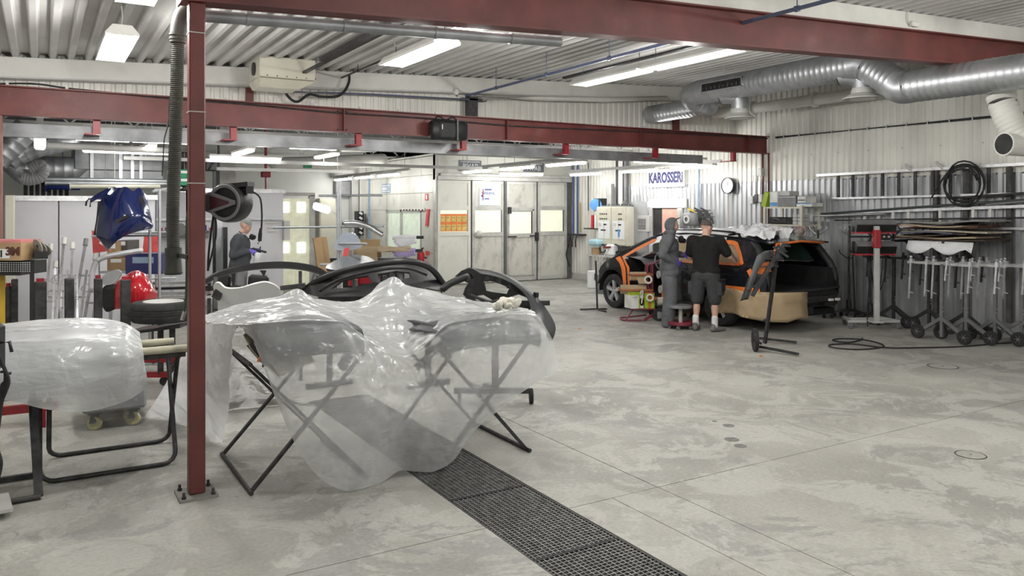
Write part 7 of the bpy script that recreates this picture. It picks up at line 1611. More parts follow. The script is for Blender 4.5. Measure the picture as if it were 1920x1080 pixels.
for k in range(9): q = k / 8; c = Vector((0.88,6.45 + 0.3 * q, 0.74 - 0.07 * math.sin(math.pi * q))); m.tube([c + Vector((0.004 * (k % 2),0.018 * math.cos(a),0.009 * math.sin(a))) for a in np.linspace(0,6.28,8, endpoint=False)], 0.004,5, closed=True)
m.build('chain', M_STEEL, t)
t = thing('tube_trestle', 'flat-legged dark trestle cut off at left picture edge', 'trestle', (-0.3,6.2,0), world=True)
a = PF(66,938); m = MB(); m.bar((a.x + 0.02, a.y, 0.02),(a.x - 0.02, a.y + 0.4,0.60),0.05,0.03); m.build('leg', M_STEEL, t); m = MB(); m.bar((a.x - 0.9, a.y + 0.5,0.02),(a.x - 0.0, a.y + 0.5,0.02),0.035,0.035); m.build('floor_bar', M_STEEL, t); m = MB(); m.cyl((a.x - 0.5, a.y - 0.03,0.018),(a.x + 0.03, a.y, 0.018),0.018, n=10); m.build('floor_bar', M_STEEL, t)
m = MB(); m.bar((a.x + 0.0, a.y + 0.5,0.02),(a.x + 0.0, a.y + 0.25,0.60),0.04,0.03); m.build('leg', M_STEEL, t)
# mobile cabinet under milky film
c = PF(250,797)
t = thing('castor_cart', 'low grey cart on cream castors behind the padded trestle', 'cart', (c.x - 0.15, c.y + 0.3,0), world=True)
x1 = c.x + 0.10; x0 = x1 - 0.5; y0 = c.y - 0.08; y1 = y0 + 0.75
m = MB(); m.b2((x0, y0,0.16),(x1, y1,0.52), bev=0.02); m.build('lower_body', mat('cabinet_grey', (0.30,0.31,0.32),0.5), t)
m = MB(); m.b2((x0 + 0.05, y0 + 0.1,0.52),(x1 - 0.1, y1 - 0.1,0.56)); m.build('lid', mat('cabinet_grey'), t)
for x in (x1 - 0.1, x0 + 0.1):
    for y in (y0 + 0.08, y1 - 0.1):
        m = MB(); castor_wheel(m, (x, y, 0.06),0.06,0.03,(0.5,1,0)); m.build('castor_wheel', mat('cream_rubber', (0.52,0.50,0.30),0.5), t, smooth=35)
        m = MB(); m.bar((x - 0.02, y - 0.02,0.06),(x, y, 0.16),0.012,0.05); m.bar((x + 0.02, y + 0.02,0.06),(x, y, 0.16),0.012,0.05); m.b2((x - 0.05, y - 0.05,0.14),(x + 0.05, y + 0.05,0.16)); m.build('castor_fork', M_GREYP, t)
t = thing('grey_bonnet', 'grey car bonnet under milky film on the padded trestle', 'bonnet', (-0.3,6.6,0.865), world=True)
prof = [(7.02,0.90),(6.9,0.97),(6.6,1.02),(6.35,0.99),(6.24,0.93),(6.20,0.80),(6.20,0.62)]
m = MB(); m.grid([[(x, y + 0.05 * max(0,(x - 0.2)) , z - 0.10 * max(0,(x - 0.25) / 0.35) ** 2) for x in np.linspace(-1.4,0.60,16)] for y, z in prof]); m.build('skin', mat('pale_grey_panel', (0.40,0.41,0.42),0.4), t, smooth=50, solid=0.01)
m = MB(); m.tube(spline([(0.36,6.27,0.60),(0.37,6.27,0.82),(0.42,6.28,0.88),(0.50,6.29,0.85),(0.55,6.30,0.72),(0.56,6.30,0.58)], 5),0.05,10); m.build('corner_bulge', M_GREYP, t, smooth=True)
m = MB(); m.b2((-1.3,6.38,0.868),(0.5,6.46,0.90)); m.b2((-1.3,6.76,0.868),(0.5,6.84,0.90)); m.build('ribs', M_GREYP, t)
C0 = [(-60,612,7.1),(20,606,7.1),(90,600,7.1),(165,597,7.1),(230,603,7.0),(262,622,6.95)]; C1 = [(-60,640,6.35),(20,640,6.32),(90,638,6.3),(165,634,6.3),(232,636,6.3),(268,655,6.4)]
C2 = [(-60,700,6.10),(20,700,6.10),(90,696,6.10),(165,684,6.10),(240,672,6.12),(274,694,6.3)]; C3 = [(-60,745,6.08),(20,752,6.06),(90,768,6.05),(165,771,6.05),(236,752,6.08),(277,728,6.3)]
film_thing('plastic_sheet', crumple(np.concatenate([surface([net(C0), net(C1)], 110,34), surface([net(C1), net(C2), net(C3)], 110,44)[1:]]),0.012,3.0,6.3,0.01, aniso=(0.45,1.5,1.5)), film_mat('hazy_polythene', 0.69, bump=0.25), 'milky plastic sheet covering the panel on the padded trestle')
# machine cut off by the left edge
t = thing('lever_machine', 'black machine with crank handles cut off by left edge', 'machine', PD(-10,700,4.85), world=True)
m = MB(); m.box(PD(-24,650,4.9),(0.16,0.16,0.30), rot=(0,0,-TH), bev=0.03); m.build('housing', M_BLACK, t, smooth=40)
m = MB(); m.tube([PD(2,642,4.85), PD(18,641,4.85), PD(22,660,4.84)], 0.010,8); m.build('crank_handle', M_BLACK, t, smooth=True)
m = MB(); m.tube([PD(2,697,4.85), PD(20,700,4.85)], 0.010,8); m.build('crank_handle', M_BLACK, t, smooth=True)
m = MB()
for k in range(3): m.tube(spline([PD(-10,650 + 10 * k, 4.85), PD(8,690,4.84), PD(16 - 3 * k, 715,4.83), PD(10 - k * 3,735 - 6 * k, 4.82), PD(2,760,4.82), PD(-6,830,4.8), PD(2 - k, 870,4.78), PD(-8,910,4.76)], 5),0.011,6)
m.build('cables', M_RUBBER, t, smooth=True)
p = PD(-30,690,4.9); m = MB(); m.bar((p.x, p.y, 0),(p.x, p.y, p.z),0.05,0.05); m.bar((p.x - 0.2, p.y, 0.02),(p.x + 0.1, p.y, 0.02),0.05,0.04); m.build('stand', M_STEEL, t)
m = MB(); a = PD(-40,775,6.9); b = PD(106,760,6.9); m.bar(a, b, 0.06,0.07); m.bar(Vector((a.x, a.y, 0)), a, 0.05,0.05); m.bar(Vector((b.x - 0.1, b.y, 0)), b - Vector((0.1,0,0)),0.04,0.04); one('steel_trolley', m, M_REDBRIGHT, 'red steel trolley low behind the flat-legged trestle', 'trolley')
m = MB(); m.box(PF(-30,950,0.05),(0.28,0.34,0.02), rot=(0.0,0,0.1)); m.box(PF(-22,965,0.0) + Vector((-0.05,0.05,0.02)),(0.12,0.16,0.04)); one('base_plate', m, M_LIGHTG, 'pale grey base plate corner at left picture edge', 'plate')
# ------------------------------------------------------------------ bumpers and trims behind the trestles
def traced(name, outline, holes, depth, mt, label, cat, th=0.02, step=14, group=None, sm=40):
    """A moulded part: outline in view, every point at its own distance, with real wall thickness."""
    m = MB(); sheet(m, outline, holes, step, lambda u, v: PD(u, v, depth(u, v)))
    return one(name, m, mt, label, cat, group, smooth=sm, solid=th)
def sm2(pts, n=5): return [(p.x, p.y) for p in spline([Vector((x, y, 0)) for x, y in pts], n, closed=True)]
M_BUMP = mat('black_bumper_plastic', (0.016,0.0165,0.018),0.42, var=0.25, scale=6)
# long black bumper, back side towards us
t = thing('bumper_cover', 'long black bumper cover lying behind the plastic, red parts inside', 'bumper', PD(700,545,8.4), world=True)
o1 = [(566,548),(585,530),(625,512),(680,500),(730,492),(765,490),(795,497),(818,512),(832,532),(828,545),(800,540),(785,556),(740,556),(640,556),(600,556)]
h1 = [[(622,541),(640,527),(668,520),(690,517),(698,530),(655,540)], [(708,514),(742,508),(768,511),(770,520),(735,527),(712,528)]]
m = MB(); sheet(m, o1, h1,10, lambda u, v: PD(u, v, 8.3 + 0.5 * ((u - 700) / 140) ** 2 - 0.006 * (v - 520))); m.build('shell', M_BUMP, t, smooth=40, solid=0.02)
m = MB(); m.tube(spline([PD(u, v, d) for u, v, d in ((566,548,8.75),(600,524,8.5),(660,504,8.25),(730,492,8.2),(775,491,8.3),(810,505,8.5),(833,535,8.7))], 5),0.035,8); m.build('rolled_edge', M_BUMP, t, smooth=True)
m = MB(); m.tube(spline([PD(u, v, d) for u, v, d in ((600,545,8.3),(640,523,8.15),(700,508,8.05),(760,502,8.05),(800,515,8.2))], 5),0.018,6); m.build('inner_rib', M_BLACK, t, smooth=True)
m = MB(); m.b2(PD(655,536,8.7), PD(672,516,8.8)); m.b2(PD(676,532,8.7), PD(700,512,8.8)); m.build('red_insert', M_REDBRIGHT, t)
m = MB()
for u, v in ((708,520),(722,524),(735,520),(750,518),(665,530)): m.box(PD(u, v, 8.5),(0.05,0.06,0.09), bev=0.01)
m.build('brackets', M_GREYP, t)
m = MB(); b0 = PD(700,560,8.4); m.bar((b0.x - 0.5, b0.y + 0.3,0.93),(b0.x + 0.6, b0.y - 0.3,0.93),0.05,0.05)
for q in (-0.4,0.5): m.bar((b0.x + q, b0.y - q * 0.6,0),(b0.x + q, b0.y - q * 0.6,0.95),0.05,0.05); m.bar((b0.x + q - 0.25, b0.y - q * 0.6,0.03),(b0.x + q + 0.25, b0.y - q * 0.6,0.03),0.05,0.05)
one('bumper_stand', m, M_STEEL, 'dark stand carrying the long black bumper', 'stand')
# second bumper, its outer end towards us
t = thing('bumper_cover', 'black bumper cover with big openings right of the plastic', 'bumper', PD(940,600,7.6), world=True)
dd = lambda u, v: 7.75 + 0.35 * ((u - 960) / 100) ** 2 - 0.3 * max(0,(u - 985) / 60)
o2 = [(852,519),(866,507),(882,503),(915,507),(945,516),(975,530),(996,548),(1012,570),(1006,588),(990,580),(975,590),(952,580),(930,580),(880,566),(868,552),(872,540),(880,528),(870,517)]
h2 = [[(905,525),(930,529),(955,540),(950,551),(925,548),(910,545)], [(945,561),(972,552),(992,560),(988,572),(960,574)], [(888,556),(906,553),(922,562),(915,570),(895,566)]]
m = MB(); sheet(m, o2, h2,8, lambda u, v: PD(u, v, dd(u, v))); m.build('shell', M_BUMP, t, smooth=40, solid=0.02)
rows = [[PD(u, v, d) for u, v, d in r] for r in (((868,506,7.85),(882,502,7.7),(900,513,7.62)),((915,506,7.8),(930,510,7.66),(935,520,7.6)),((955,518,7.75),(965,525,7.62),(968,536,7.55)),((990,540,7.7),(996,550,7.56),(990,560,7.5)),((1010,560,7.65),(1012,580,7.5),(1000,592,7.4)),((1032,590,7.6),(1025,605,7.4),(1008,600,7.3)),((1042,615,7.5),(1037,628,7.35),(1022,615,7.28)),((1036,638,7.45),(1033,640,7.35),(1027,632,7.3)))]
m = MB(); m.grid(surface([[np.array(p) for p in r] for r in rows], 14,34).tolist()); m.build('outer_face', mat('bumper_grey_black', (0.032,0.034,0.037),0.45, var=0.15), t, smooth=True, solid=0.012)
m = MB(); m.tube(spline([PD(u, v, 7.75) for u, v in ((826,546),(842,533),(862,524),(880,518),(878,530))], 4),0.035,8); m.build('side_arm', M_BUMP, t, smooth=True)
m = MB()
for u, v in ((884,528),(912,523),(935,526),(955,536),(985,548),(1005,553),(880,548)): m.box(PD(u, v, 7.6),(0.03,0.05,0.05))
m.build('clips', M_BLACK, t, kind='stuff'); m = MB(); m.tube(spline([PD(u, v, 7.55) for u, v in ((880,552),(900,560),(920,566),(935,562))], 4),0.016,6); m.build('rod', M_BLACK, t)
t = thing('bumper_stand', 'stand on black castors under the second black bumper', 'stand', PF(960,750), world=True)
a = PF(996,757)
m = MB(); castor_wheel(m, (a.x, a.y, 0.075),0.075,0.035,(1,-0.5,0)); m.build('castor', M_RUBBER, t, smooth=35)
m = MB(); castor_wheel(m, (a.x - 0.6, a.y + 0.35,0.075),0.075,0.035,(1,-0.5,0)); m.build('castor', M_RUBBER, t, smooth=35)
m = MB(); m.bar((a.x - 0.02, a.y, 0.13),(a.x - 0.65, a.y + 0.37,0.13),0.05,0.05); m.bar((a.x - 0.3, a.y + 0.18,0.13),(a.x - 0.3, a.y + 0.18,0.98),0.05,0.05); m.bar((a.x - 0.65, a.y + 0.38,0.98),(a.x + 0.15, a.y - 0.1,0.98),0.045,0.045); m.bar((a.x - 0.3, a.y + 0.18,0.13),(a.x - 0.1, a.y + 0.75,0.05),0.05,0.05); m.build('frame', M_STEEL, t)
# arched black window trims
t = thing('arch_trim', 'long arched black roof trim behind the white fender', 'car trim', PD(500,540,8.6), world=True)
pts = spline([PD(u, v, d) for u, v, d in ((384,528,8.5),(410,514,8.55),(450,503,8.6),(500,497,8.65),(545,497,8.7),(585,503,8.75),(608,513,8.75),(622,528,8.75))], 6)
rows = []
for i, p in enumerate(pts): rows.append([p + Vector((0,0.0,0.035)), p + Vector((-0.01,-0.03,0.02)), p + Vector((-0.01,-0.03,-0.03)), p + Vector((0.0,0.02,-0.045))])
m = MB(); m.grid(rows); m.build('outer_strip', M_BUMP, t, smooth=50, solid=0.01)
m = MB(); m.bar(PD(563,538,8.7), PD(563,508,8.7),0.03,0.03); m.bar(PD(527,540,8.6), PD(572,535,8.6),0.06,0.05); m.bar(PD(563,538,8.7), Vector((PD(563,538,8.7).x, PD(563,538,8.7).y, 0)),0.04,0.04); m.bar(PD(404,580,8.3), PD(404,520,8.4),0.04,0.04); m.bar(Vector((PD(404,580,8.3).x, PD(404,580,8.3).y, 0)), PD(404,580,8.3),0.04,0.04); m.build('holder', M_STEEL, t)
m = MB(); m.prism([(0,0),(0.07,0),(0.045,-0.07)], PD(487,507,8.6),(CT, -ST, 0),(0,0,1),(0.01,0.02,0)); m.build('tab', M_BLACK, t)
# white fender
o3 = sm2([(402,534),(412,528),(425,538),(450,538),(478,530),(500,527),(520,536),(526,550),(526,575),(512,590),(470,590),(440,572),(425,578),(412,585),(410,560)], 4)
t = traced('front_fender', o3, [], lambda u, v: 7.6 + 0.004 * (v - 530) - 0.12 * math.sin((u - 402) / 40.0), mat('white_primer', (0.66,0.67,0.66),0.4, var=0.04), 'white primed fender standing behind the plastic sheet', 'fender', 0.02,9)
m = MB(); p = PD(440,585,7.65); m.bar((p.x, p.y, 0),(p.x, p.y, p.z),0.05,0.05); m.bar((p.x - 0.3, p.y, 0.03),(p.x + 0.3, p.y, 0.03),0.05,0.05); m.bar(PD(404,560,7.62), PD(412,545,7.62),0.03,0.08); one('fender_prop', m, M_STEEL, 'dark prop stand holding the white fender', 'stand')
# glossy black bonnet and grille further back
traced('car_bonnet', sm2([(612,503),(625,490),(648,480),(670,478),(692,482),(705,492),(700,500),(660,508)], 4), [], lambda u, v: 12.5 - 0.05 * (v - 480), M_PAINT, 'glossy black bonnet on the rack behind the bumpers', 'bonnet', 0.03,7)
m = MB(); m.tube(spline([PD(u, v, 12.0) for u, v in ((595,521),(640,506),(690,498),(720,497))], 5),0.04,8); one('roof_trim', m, M_BUMP, 'straight black trim above the long bumper', 'car trim', smooth=True)
m = MB(); m.tube(spline([PD(u, v, 13.2) for u, v in ((642,419),(665,418),(690,424),(705,433),(718,441))], 5),0.045,8); one('roof_rail', m, M_ALU, 'silver arched roof rail hung on the pipe rack', 'roof rail', smooth=True)
traced('rear_window', sm2([(626,462),(640,440),(655,436),(668,440),(677,455),(676,465),(640,470)], 3), [], lambda u, v: 13.3, mat('pale_glass', (0.40,0.45,0.52),0.1, var=0.05), 'pale car rear window leaning by the cardboard', 'car window', 0.03,8)
m = MB(); m.prism([(0,0),(0.09,0.02),(0.05,-0.2),(-0.03,-0.2)], PD(645,466,13),(CT, -ST, 0),(0,0,1),(0.01,0.02,0)); one('red_lamp', m, mat('coral_red'), 'red tail lamp piece on the pipe rack', 'lamp')
# ------------------------------------------------------------------ galvanised pipe racks
def pipe_rack(label, d, poles, bars, name='pipe_rack', r=0.024, zb=0.0):
    c = PD(poles[0][0], 500, d); t = thing(name, label, 'rack', (c.x, c.y, 0), world=True, group='galvanised pipe racks')
    for u, v0 in poles:
        p = PD(u, v0, d); m = MB(); m.cyl((p.x, p.y, 0), p, r, n=10); m.cyl((p.x, p.y, 0),(p.x, p.y, 0.02),0.09, n=14); m.build('pole', M_GALVB, t, smooth=40)
    for u0, v0, u1, v1, d0, d1 in bars: m = MB(); m.cyl(PD(u0, v0, d0), PD(u1, v1, d1), r * 0.85, n=10); m.build('bar', M_GALVB, t, smooth=40)
    return t
pipe_rack('pipe rack with arched roof rail in the middle of the bay', 13.4, [(638,340),(634,362)], [(598,367,718,366,13.6,13.2),(513,427,722,424,14.0,13.2),(634,457,688,457,13.3,12.8),(600,496,640,496,13.4,13.4)])
pipe_rack('pipe rack holding blue bumper left of the column', 9.6, [(299,356),(281,430)], [(172,443,300,441,9.6,9.6),(222,437,330,436,10.2,10.2),(285,360,340,352,9.6,10.2),(281,522,330,521,9.6,9.8)], r=0.018)
# ------------------------------------------------------------------ left: blue bumper, red bumper, boxes
t = thing('blue_bumper', 'glossy dark blue bumper cover hung on the pipe rack', 'bumper', PD(225,470,9.4), world=True)
M_BLUE = mat('blue_car_paint', (0.004,0.013,0.085),0.14, var=0.08, coat=0.9)
rows = [[(205,351,9.55),(190,372,9.5),(184,405,9.45),(180,440,9.4),(190,455,9.4),(201,471,9.4)], [(222,350,9.4),(206,372,9.32),(200,405,9.25),(200,430,9.22),(203,450,9.2),(209,462,9.25)], [(238,351,9.32),(228,372,9.22),(222,405,9.15),(218,425,9.14),(217,440,9.16),(222,450,9.2)], [(250,358,9.35),(245,378,9.22),(243,402,9.14),(242,420,9.14),(240,432,9.16),(240,440,9.2)], [(262,352,9.4),(262,380,9.3),(264,400,9.22),(265,415,9.22),(264,424,9.24),(263,433,9.28)], [(276,368,9.5),(279,388,9.45),(283,405,9.42),(286,416,9.42),(287,424,9.42),(284,429,9.44)]]
S = surface([[np.array(PD(*q)) for q in r] for r in rows], 40,40); m = MB(); m.grid(S.tolist()); m.build('shell', M_BLUE, t, smooth=True, solid=0.012)
rows = [[(168,373,9.5),(178,366,9.5),(192,358,9.5),(206,351,9.5)], [(170,380,9.5),(180,374,9.48),(190,372,9.46),(204,368,9.4)]]
m = MB(); m.grid(surface([[np.array(PD(*q)) for q in r] for r in rows], 12,5).tolist()); m.build('side_tip', M_BLUE, t, smooth=True, solid=0.012)
m = MB(); m.grid(surface([[np.array(PD(u, v, 9.5)) for u, v in r] for r in (((184,378),(196,376)),((181,410),(199,408)),((176,440),(196,444)))], 6,14).tolist()); m.build('dark_inside', M_BLACK, t, smooth=True, solid=0.008)
def decal(pts, d, mt, nm, par, th=0.004): mm = MB(); sheet(mm, pts, [], 5, lambda u, v: PD(u, v, d)); return mm.build(nm, mt, par, solid=th)
decal([(214,413),(240,402),(243,407),(218,418)], 9.10, M_BLACK, 'intake_slot', t); decal([(261,366),(270,375),(268,388),(259,372)], 9.22, M_BLACK, 'lamp_slot', t)
m = MB(); m.tube([PD(168,372,9.5), PD(162,378,9.48), PD(161,386,9.48)], 0.012,6); m.tube([PD(170,374,9.5), PD(169,388,9.48)], 0.01,6); m.build('hook', M_STEEL, t)
for pts, d, lb in ((((172,432),(192,440),(184,455),(208,470),(174,475)),9.9, 'red fender hanging behind the tip of blue bumper'),(((268,474),(272,440),(300,438),(301,472)),10.6, 'red fender standing behind the pipe rack')):
    traced('car_fender', list(pts), [], lambda u, v: d, mat('coral_red'), lb, 'fender', 0.02,9, 'red car fenders')
t = thing('red_bumper', 'bright red bumper piece lying behind the black posts', 'bumper', PD(240,575,9.3), world=True)
M_REDCAR = mat('red_car_paint', (0.48,0.010,0.018),0.18, var=0.08, coat=0.8)
rows = [[(216,530,9.4),(214,545,9.3),(214,560,9.28),(214,580,9.3)], [(250,508,9.3),(246,525,9.12),(243,548,9.05),(240,578,9.1)], [(272,513,9.3),(275,528,9.15),(276,548,9.08),(270,572,9.1)], [(286,530,9.4),(293,545,9.32),(296,556,9.3),(288,566,9.3)]]
m = MB(); m.grid(surface([[np.array(PD(*q)) for q in r] for r in rows], 20,20).tolist()); m.build('shell', M_REDCAR, t, smooth=True, solid=0.012)
m = MB(); m.grid(surface([[np.array(PD(*q)) for q in r] for r in (((190,545,9.4),(192,575,9.4)),((198,535,9.38),(200,585,9.38)),((216,532,9.36),(215,580,9.34)))], 5,8).tolist()); m.build('dark_return', M_BLACK, t, smooth=True, solid=0.01)
traced('mirror_cover', sm2([(190,528),(198,515),(215,506),(228,508),(227,518),(215,531),(200,534)], 4), [], lambda u, v: 9.0, mat('silver_grey_paint', (0.34,0.345,0.35),0.35), 'silver grey trim piece resting on the black posts', 'car trim', 0.03,5)
m = MB(); m.tube(spline([PD(u, v, 9.3) for u, v in ((180,490),(200,481),(225,476),(250,472),(267,470))], 5),0.03,8); m.tube(spline([PD(u, v, 9.3) for u, v in ((172,548),(172,520),(176,500),(182,489))], 5),0.03,8); one('roof_rail', m, mat('silver_white_paint', (0.6,0.62,0.64),0.3,0.3), 'silver curved roof rail below the blue bumper', 'roof rail', smooth=True)
t = thing('spare_wheel', 'spare wheel lying flat on the parts trolley', 'wheel', PD(306,606,8.0), world=True); c = PD(306,583,8.1)
m = MB(); tyre(m, c, 0.31,0.21,(0,0,1)); m.build('tyre', M_RUBBER, t, smooth=40); m = MB(); m.lathe([(0.19,0.07),(0.195,0.10),(0.19,0.105),(0.16,0.06),(0.06,0.05),(0,0.055)], c=c, n=28); m.build('rim', M_LIGHTG, t, smooth=35)
# parts trolley with black posts
t = thing('post_trolley', 'trolley with a row of black posts with red caps', 'trolley', PF(180,745), world=True)
for k, (u0, u1, v) in enumerate(((10,22,537),(22,33,523),(66,86,528),(122,138,522),(177,191,522),(227,244,524),(296,306,600),(318,328,604))):
    a = PD((u0 + u1) / 2, v, 8.45); w = (u1 - u0) / 1480 * 8.45; m = MB(); m.b2((a.x - w / 2, a.y - w / 2,0.12),(a.x + w / 2, a.y + w / 2, a.z), bev=0.008); p_ = m.build('post', M_STEEL, t)
    if k in (0,2,4,5): m = MB(); m.b2((a.x - w * 0.35, a.y - w * 0.35, a.z),(a.x + w * 0.3, a.y + w * 0.35, a.z + 0.035)); m.build('red_cap', M_REDBRIGHT, p_)
a = PD(-20,500,8.45); b = PD(345,500,8.45)
for z in (0.12,0.28): m = MB(); m.bar((a.x, a.y, z),(b.x, b.y, z),0.06,0.06); m.build('red_rail', M_REDBRIGHT, t)
for q in (0.1,0.9):
    c = a.lerp(b, q); m = MB(); castor_wheel(m, (c.x, c.y, 0.05),0.05,0.03,(0.3,1,0)); m.build('castor', M_RUBBER, t, smooth=35)
m = MB(); a = PD(252,620,8.3); b = PD(352,607,8.3); m.bar(a, b, 0.4,0.03, up=(0,0,1)); m.build('shelf', M_STEEL, t)
# black perforated rack with cartons
c = PD(30,600,8.0); t = thing('perforated_cabinet', 'black cabinet with perforated front at left edge', 'cabinet', (c.x, c.y, 0), world=True)
a = PD(-60,513,8.0); b = PD(64,489,8.0); m = MB(); m.bar((a + b) / 2 - Vector((CT, -ST, 0)) * 0.33,(a + b) / 2 + Vector((CT, -ST, 0)) * 0.33,0.45,0.13, up=(0,0,1)); m.build('drawer', M_BLACK, t)
m = MB(); q0 = PD(0,493,7.75)
for r in range(5):
    for k in range(14): p = PD(1 + k * 4.2,492.5 + r * 4,7.77); m.box(p, (0.009,0.009,0.009))
m.build('perforation', M_LIGHTG, t, kind='stuff')
m = MB(); p = PD(60,489,7.85); m.bar((p.x, p.y, 0),(p.x, p.y, p.z),0.04,0.04); p = PD(66,478,7.9); m.box(p + Vector((0.05,0,0)),(0.12,0.25,0.07)); m.build('frame', M_BLACK, t)
m = MB(); p = PD(-6,555,8.0); m.b2((p.x - 0.2, p.y, 0),(p.x + 0.07, p.y + 0.08, PD(0,512,8.0).z)); m.build('yellow_post', mat('yellow_paint', (0.62,0.40,0.03),0.5), t)
t = thing('carton', 'brown shipping carton with white label on black cabinet', 'carton', PD(25,488,7.9), world=True); ax = Vector((CT, -ST, 0)); c = PD(8,470,7.95); h = PD(0,455,7.9).z - PD(0,488,7.9).z
m = MB(); m.bar(c - ax * 0.3, c + ax * 0.28,0.36, h, up=(0,0,1)); m.build('box', M_CARD, t)
f = Vector((-ST, -CT, 0)) * 0.182
m = MB(); p = c + f + Vector((0,0,-0.02)); m.bar(p - ax * 0.10, p + ax * 0.17,0.006, h * 0.52, up=(0,0,1)); m.build('label', M_SIGNW, t)
for k in range(4): m = MB(); p = c + f * 1.025 + ax * (-0.06 + k * 0.05) + Vector((0,0,-0.02)); m.bar(p - ax * 0.008, p + ax * 0.008,0.003, h * (0.3 + 0.1 * (k % 2)), up=(0,0,1)); m.build('barcode', M_BLACK, t)
text_obj('lettering', '3M', 0.11, mat('dark_brown_print', (0.10,0.03,0.02),0.7), t, c + f * 1.01 + ax * 0.20 + Vector((0,0,0.0)), ax, (0,0,1),0.003, bold=0.006)
m = MB(); m.bar(c - ax * 0.3 + Vector((0,0, h / 2 + 0.012)), c + ax * 0.27 + Vector((0,0, h / 2 + 0.012)),0.34,0.024, up=(0,0,1)); m.build('pink_bag', mat('pink_plastic', (0.62,0.22,0.22),0.5), t)
for k in range(3):
    p = PD(70 + k * 6,462 + k * 3,7.9 + 0.05 * k); m = MB(); m.lathe([(0.02,0),(0.075,0),(0.075,0.012),(0.02,0.012)], c=p, axis=(ST + 0.5 - 0.3 * k, CT * 0.6,0.35), n=20); one('sanding_disc', m, mat('abrasive_grey', (0.30,0.28,0.25),0.9), ['large pale sanding disc leaning beside the carton', 'middle sanding disc beside the carton', 'small sanding disc at the end beside the carton'][k], 'sanding disc', 'sanding discs beside the carton')
# aluminium props leaning at the partition
PR = [(95,468,84,590),(120,456,108,580),(136,465,130,585),(160,458,140,570),(104,500,100,590),(178,485,160,590)]
for k, (u0, v0, u1, v1) in enumerate(PR):
    a = PD(u0, v0,10.6 + 0.1 * k); b = PD(u1, v1,10.2 + 0.1 * k); b = b + (b - a) * ((b.z - 0.02) / max(0.05,(a.z - b.z))); b.z = max(b.z, 0.01)
    t = thing('panel_prop', ['silver panel prop, leftmost by the white cabinet', 'silver panel prop with black-ended cap', 'silver panel prop with wide white cap', 'silver panel prop with frayed tip below blue bumper', 'short silver panel prop low among the others', 'silver panel prop nearest to the blue bumper'][k], 'prop', Vector((b.x, b.y, 0)), world=True, group='silver panel props at the partition')
    o = Vector((0.07,-0.04,0)); m = MB(); m.bar(a, b, 0.03,0.03); m.bar(a.lerp(b, 0.25) + o, b + o * 1.6,0.025,0.03); m.build('rails', M_ALU, t)
    m = MB(); dd_ = (a - b).normalized(); m.cyl(a - dd_ * 0.02, a + dd_ * 0.08,0.03, n=12); m.build('cap', M_WHITE if k != 3 else M_GREYP, t, smooth=40)
    for q in (0.3,0.5,0.75): m = MB(); p = a.lerp(b, q); m.bar(p - o * 0.3, p + o * 1.5,0.025,0.025); m.build('cross_piece', M_ALU, t)
    m = MB(); m.tube(spline([a.lerp(b, 0.28), a.lerp(b, 0.30) + Vector((-0.09,0.05,-0.02)), a.lerp(b, 0.36) + Vector((-0.09,0.05,0)), a.lerp(b, 0.38)], 4),0.006,6); m.build('loop_handle', M_ALU, t)
# boxes behind
for u0, v0, u1, v1, d, mt, nm, lb in ((247,474,312,512,10.8, mat('navy_card', (0.025,0.03,0.14),0.5), 'navy_crate', 'navy blue printed crate behind the pipe rack'),(213,452,232,482,11.0, M_CARD, 'carton', 'brown carton stack behind the blue bumper, upper'),(213,483,246,505,11.0, M_CARD, 'carton', 'brown carton under the silver roof rail'),(233,450,250,474,11.1, mat('dark_card', (0.08,0.07,0.06),0.6), 'carton', 'dark carton beside the brown carton behind bumper')):
    a = PD(u0, v1, d); b = PD(u1, v0, d); w = ((b - a).x ** 2 + (b - a).y ** 2) ** 0.5; c = (a + b) / 2; m = MB(); m.bar(c - ax * w / 2, c + ax * w / 2,0.35, b.z - a.z, up=(0,0,1)); fr = -Vector((ST, CT, 0)) * 0.177
    m.bar(c + fr - ax * w * 0.3 + Vector((0,0,0.05)), c + fr + ax * w * 0.3 + Vector((0,0,0.05)),0.002,(b.z - a.z) * 0.3, up=(0,0,1), mi=1)
    one(nm, m, [mt, M_SIGNW if nm == 'carton' else mat('pale_blue_print')], lb, 'crate' if 'crate' in nm else 'carton', 'boxes behind the blue bumper')
c = PD(265,512,11.0); t = thing('box_rack', 'steel rack under the boxes behind the blue bumper', 'rack', (c.x, c.y, 0), world=True)
m = MB(); a = PD(205,508,11.0); b = PD(325,508,10.9); m.bar(a, b, 0.45,0.03, up=(0,0,1)); m.build('shelf', M_GALVB, t)
for q in (0.02,0.98): p = a.lerp(b, q); m = MB(); m.bar((p.x, p.y, 0), p, 0.04,0.04); m.build('leg', M_GALVB, t)
# ------------------------------------------------------------------ hose and cable reel at the column
t = thing('extraction_hose', 'thick ribbed grey extraction hose hanging beside the red column', 'hose', PD(325,515,5.6), world=True)
M_HOSE = mat('ribbed_hose_grey', (0.085,0.085,0.073),0.7, var=0.12)
hp = spline([PD(u, v, 5.45) for u, v in ((352,14),(342,26),(336,45),(334,62),(333,85),(332,150),(330,230),(327,310),(324,400),(325,470))], 16)
hh = []
pts = hp[60:]; acc = [0]
for a, b in zip(pts, pts[1:]): acc.append(acc[-1] + (b - a).length)
N_ = 220; m = MB()
for i in range(N_):
    s_ = acc[-1] * i / (N_ - 1); j = 0
    while j < len(acc) - 2 and acc[j + 1] < s_: j += 1
    hh.append(pts[j].lerp(pts[j + 1], (s_ - acc[j]) / (acc[j + 1] - acc[j])))
m.tube(hh, 0,14, rfun=lambda i: 0.045 if i % 2 else 0.039); m.build('ribbed_hose', M_HOSE, t, smooth=30)
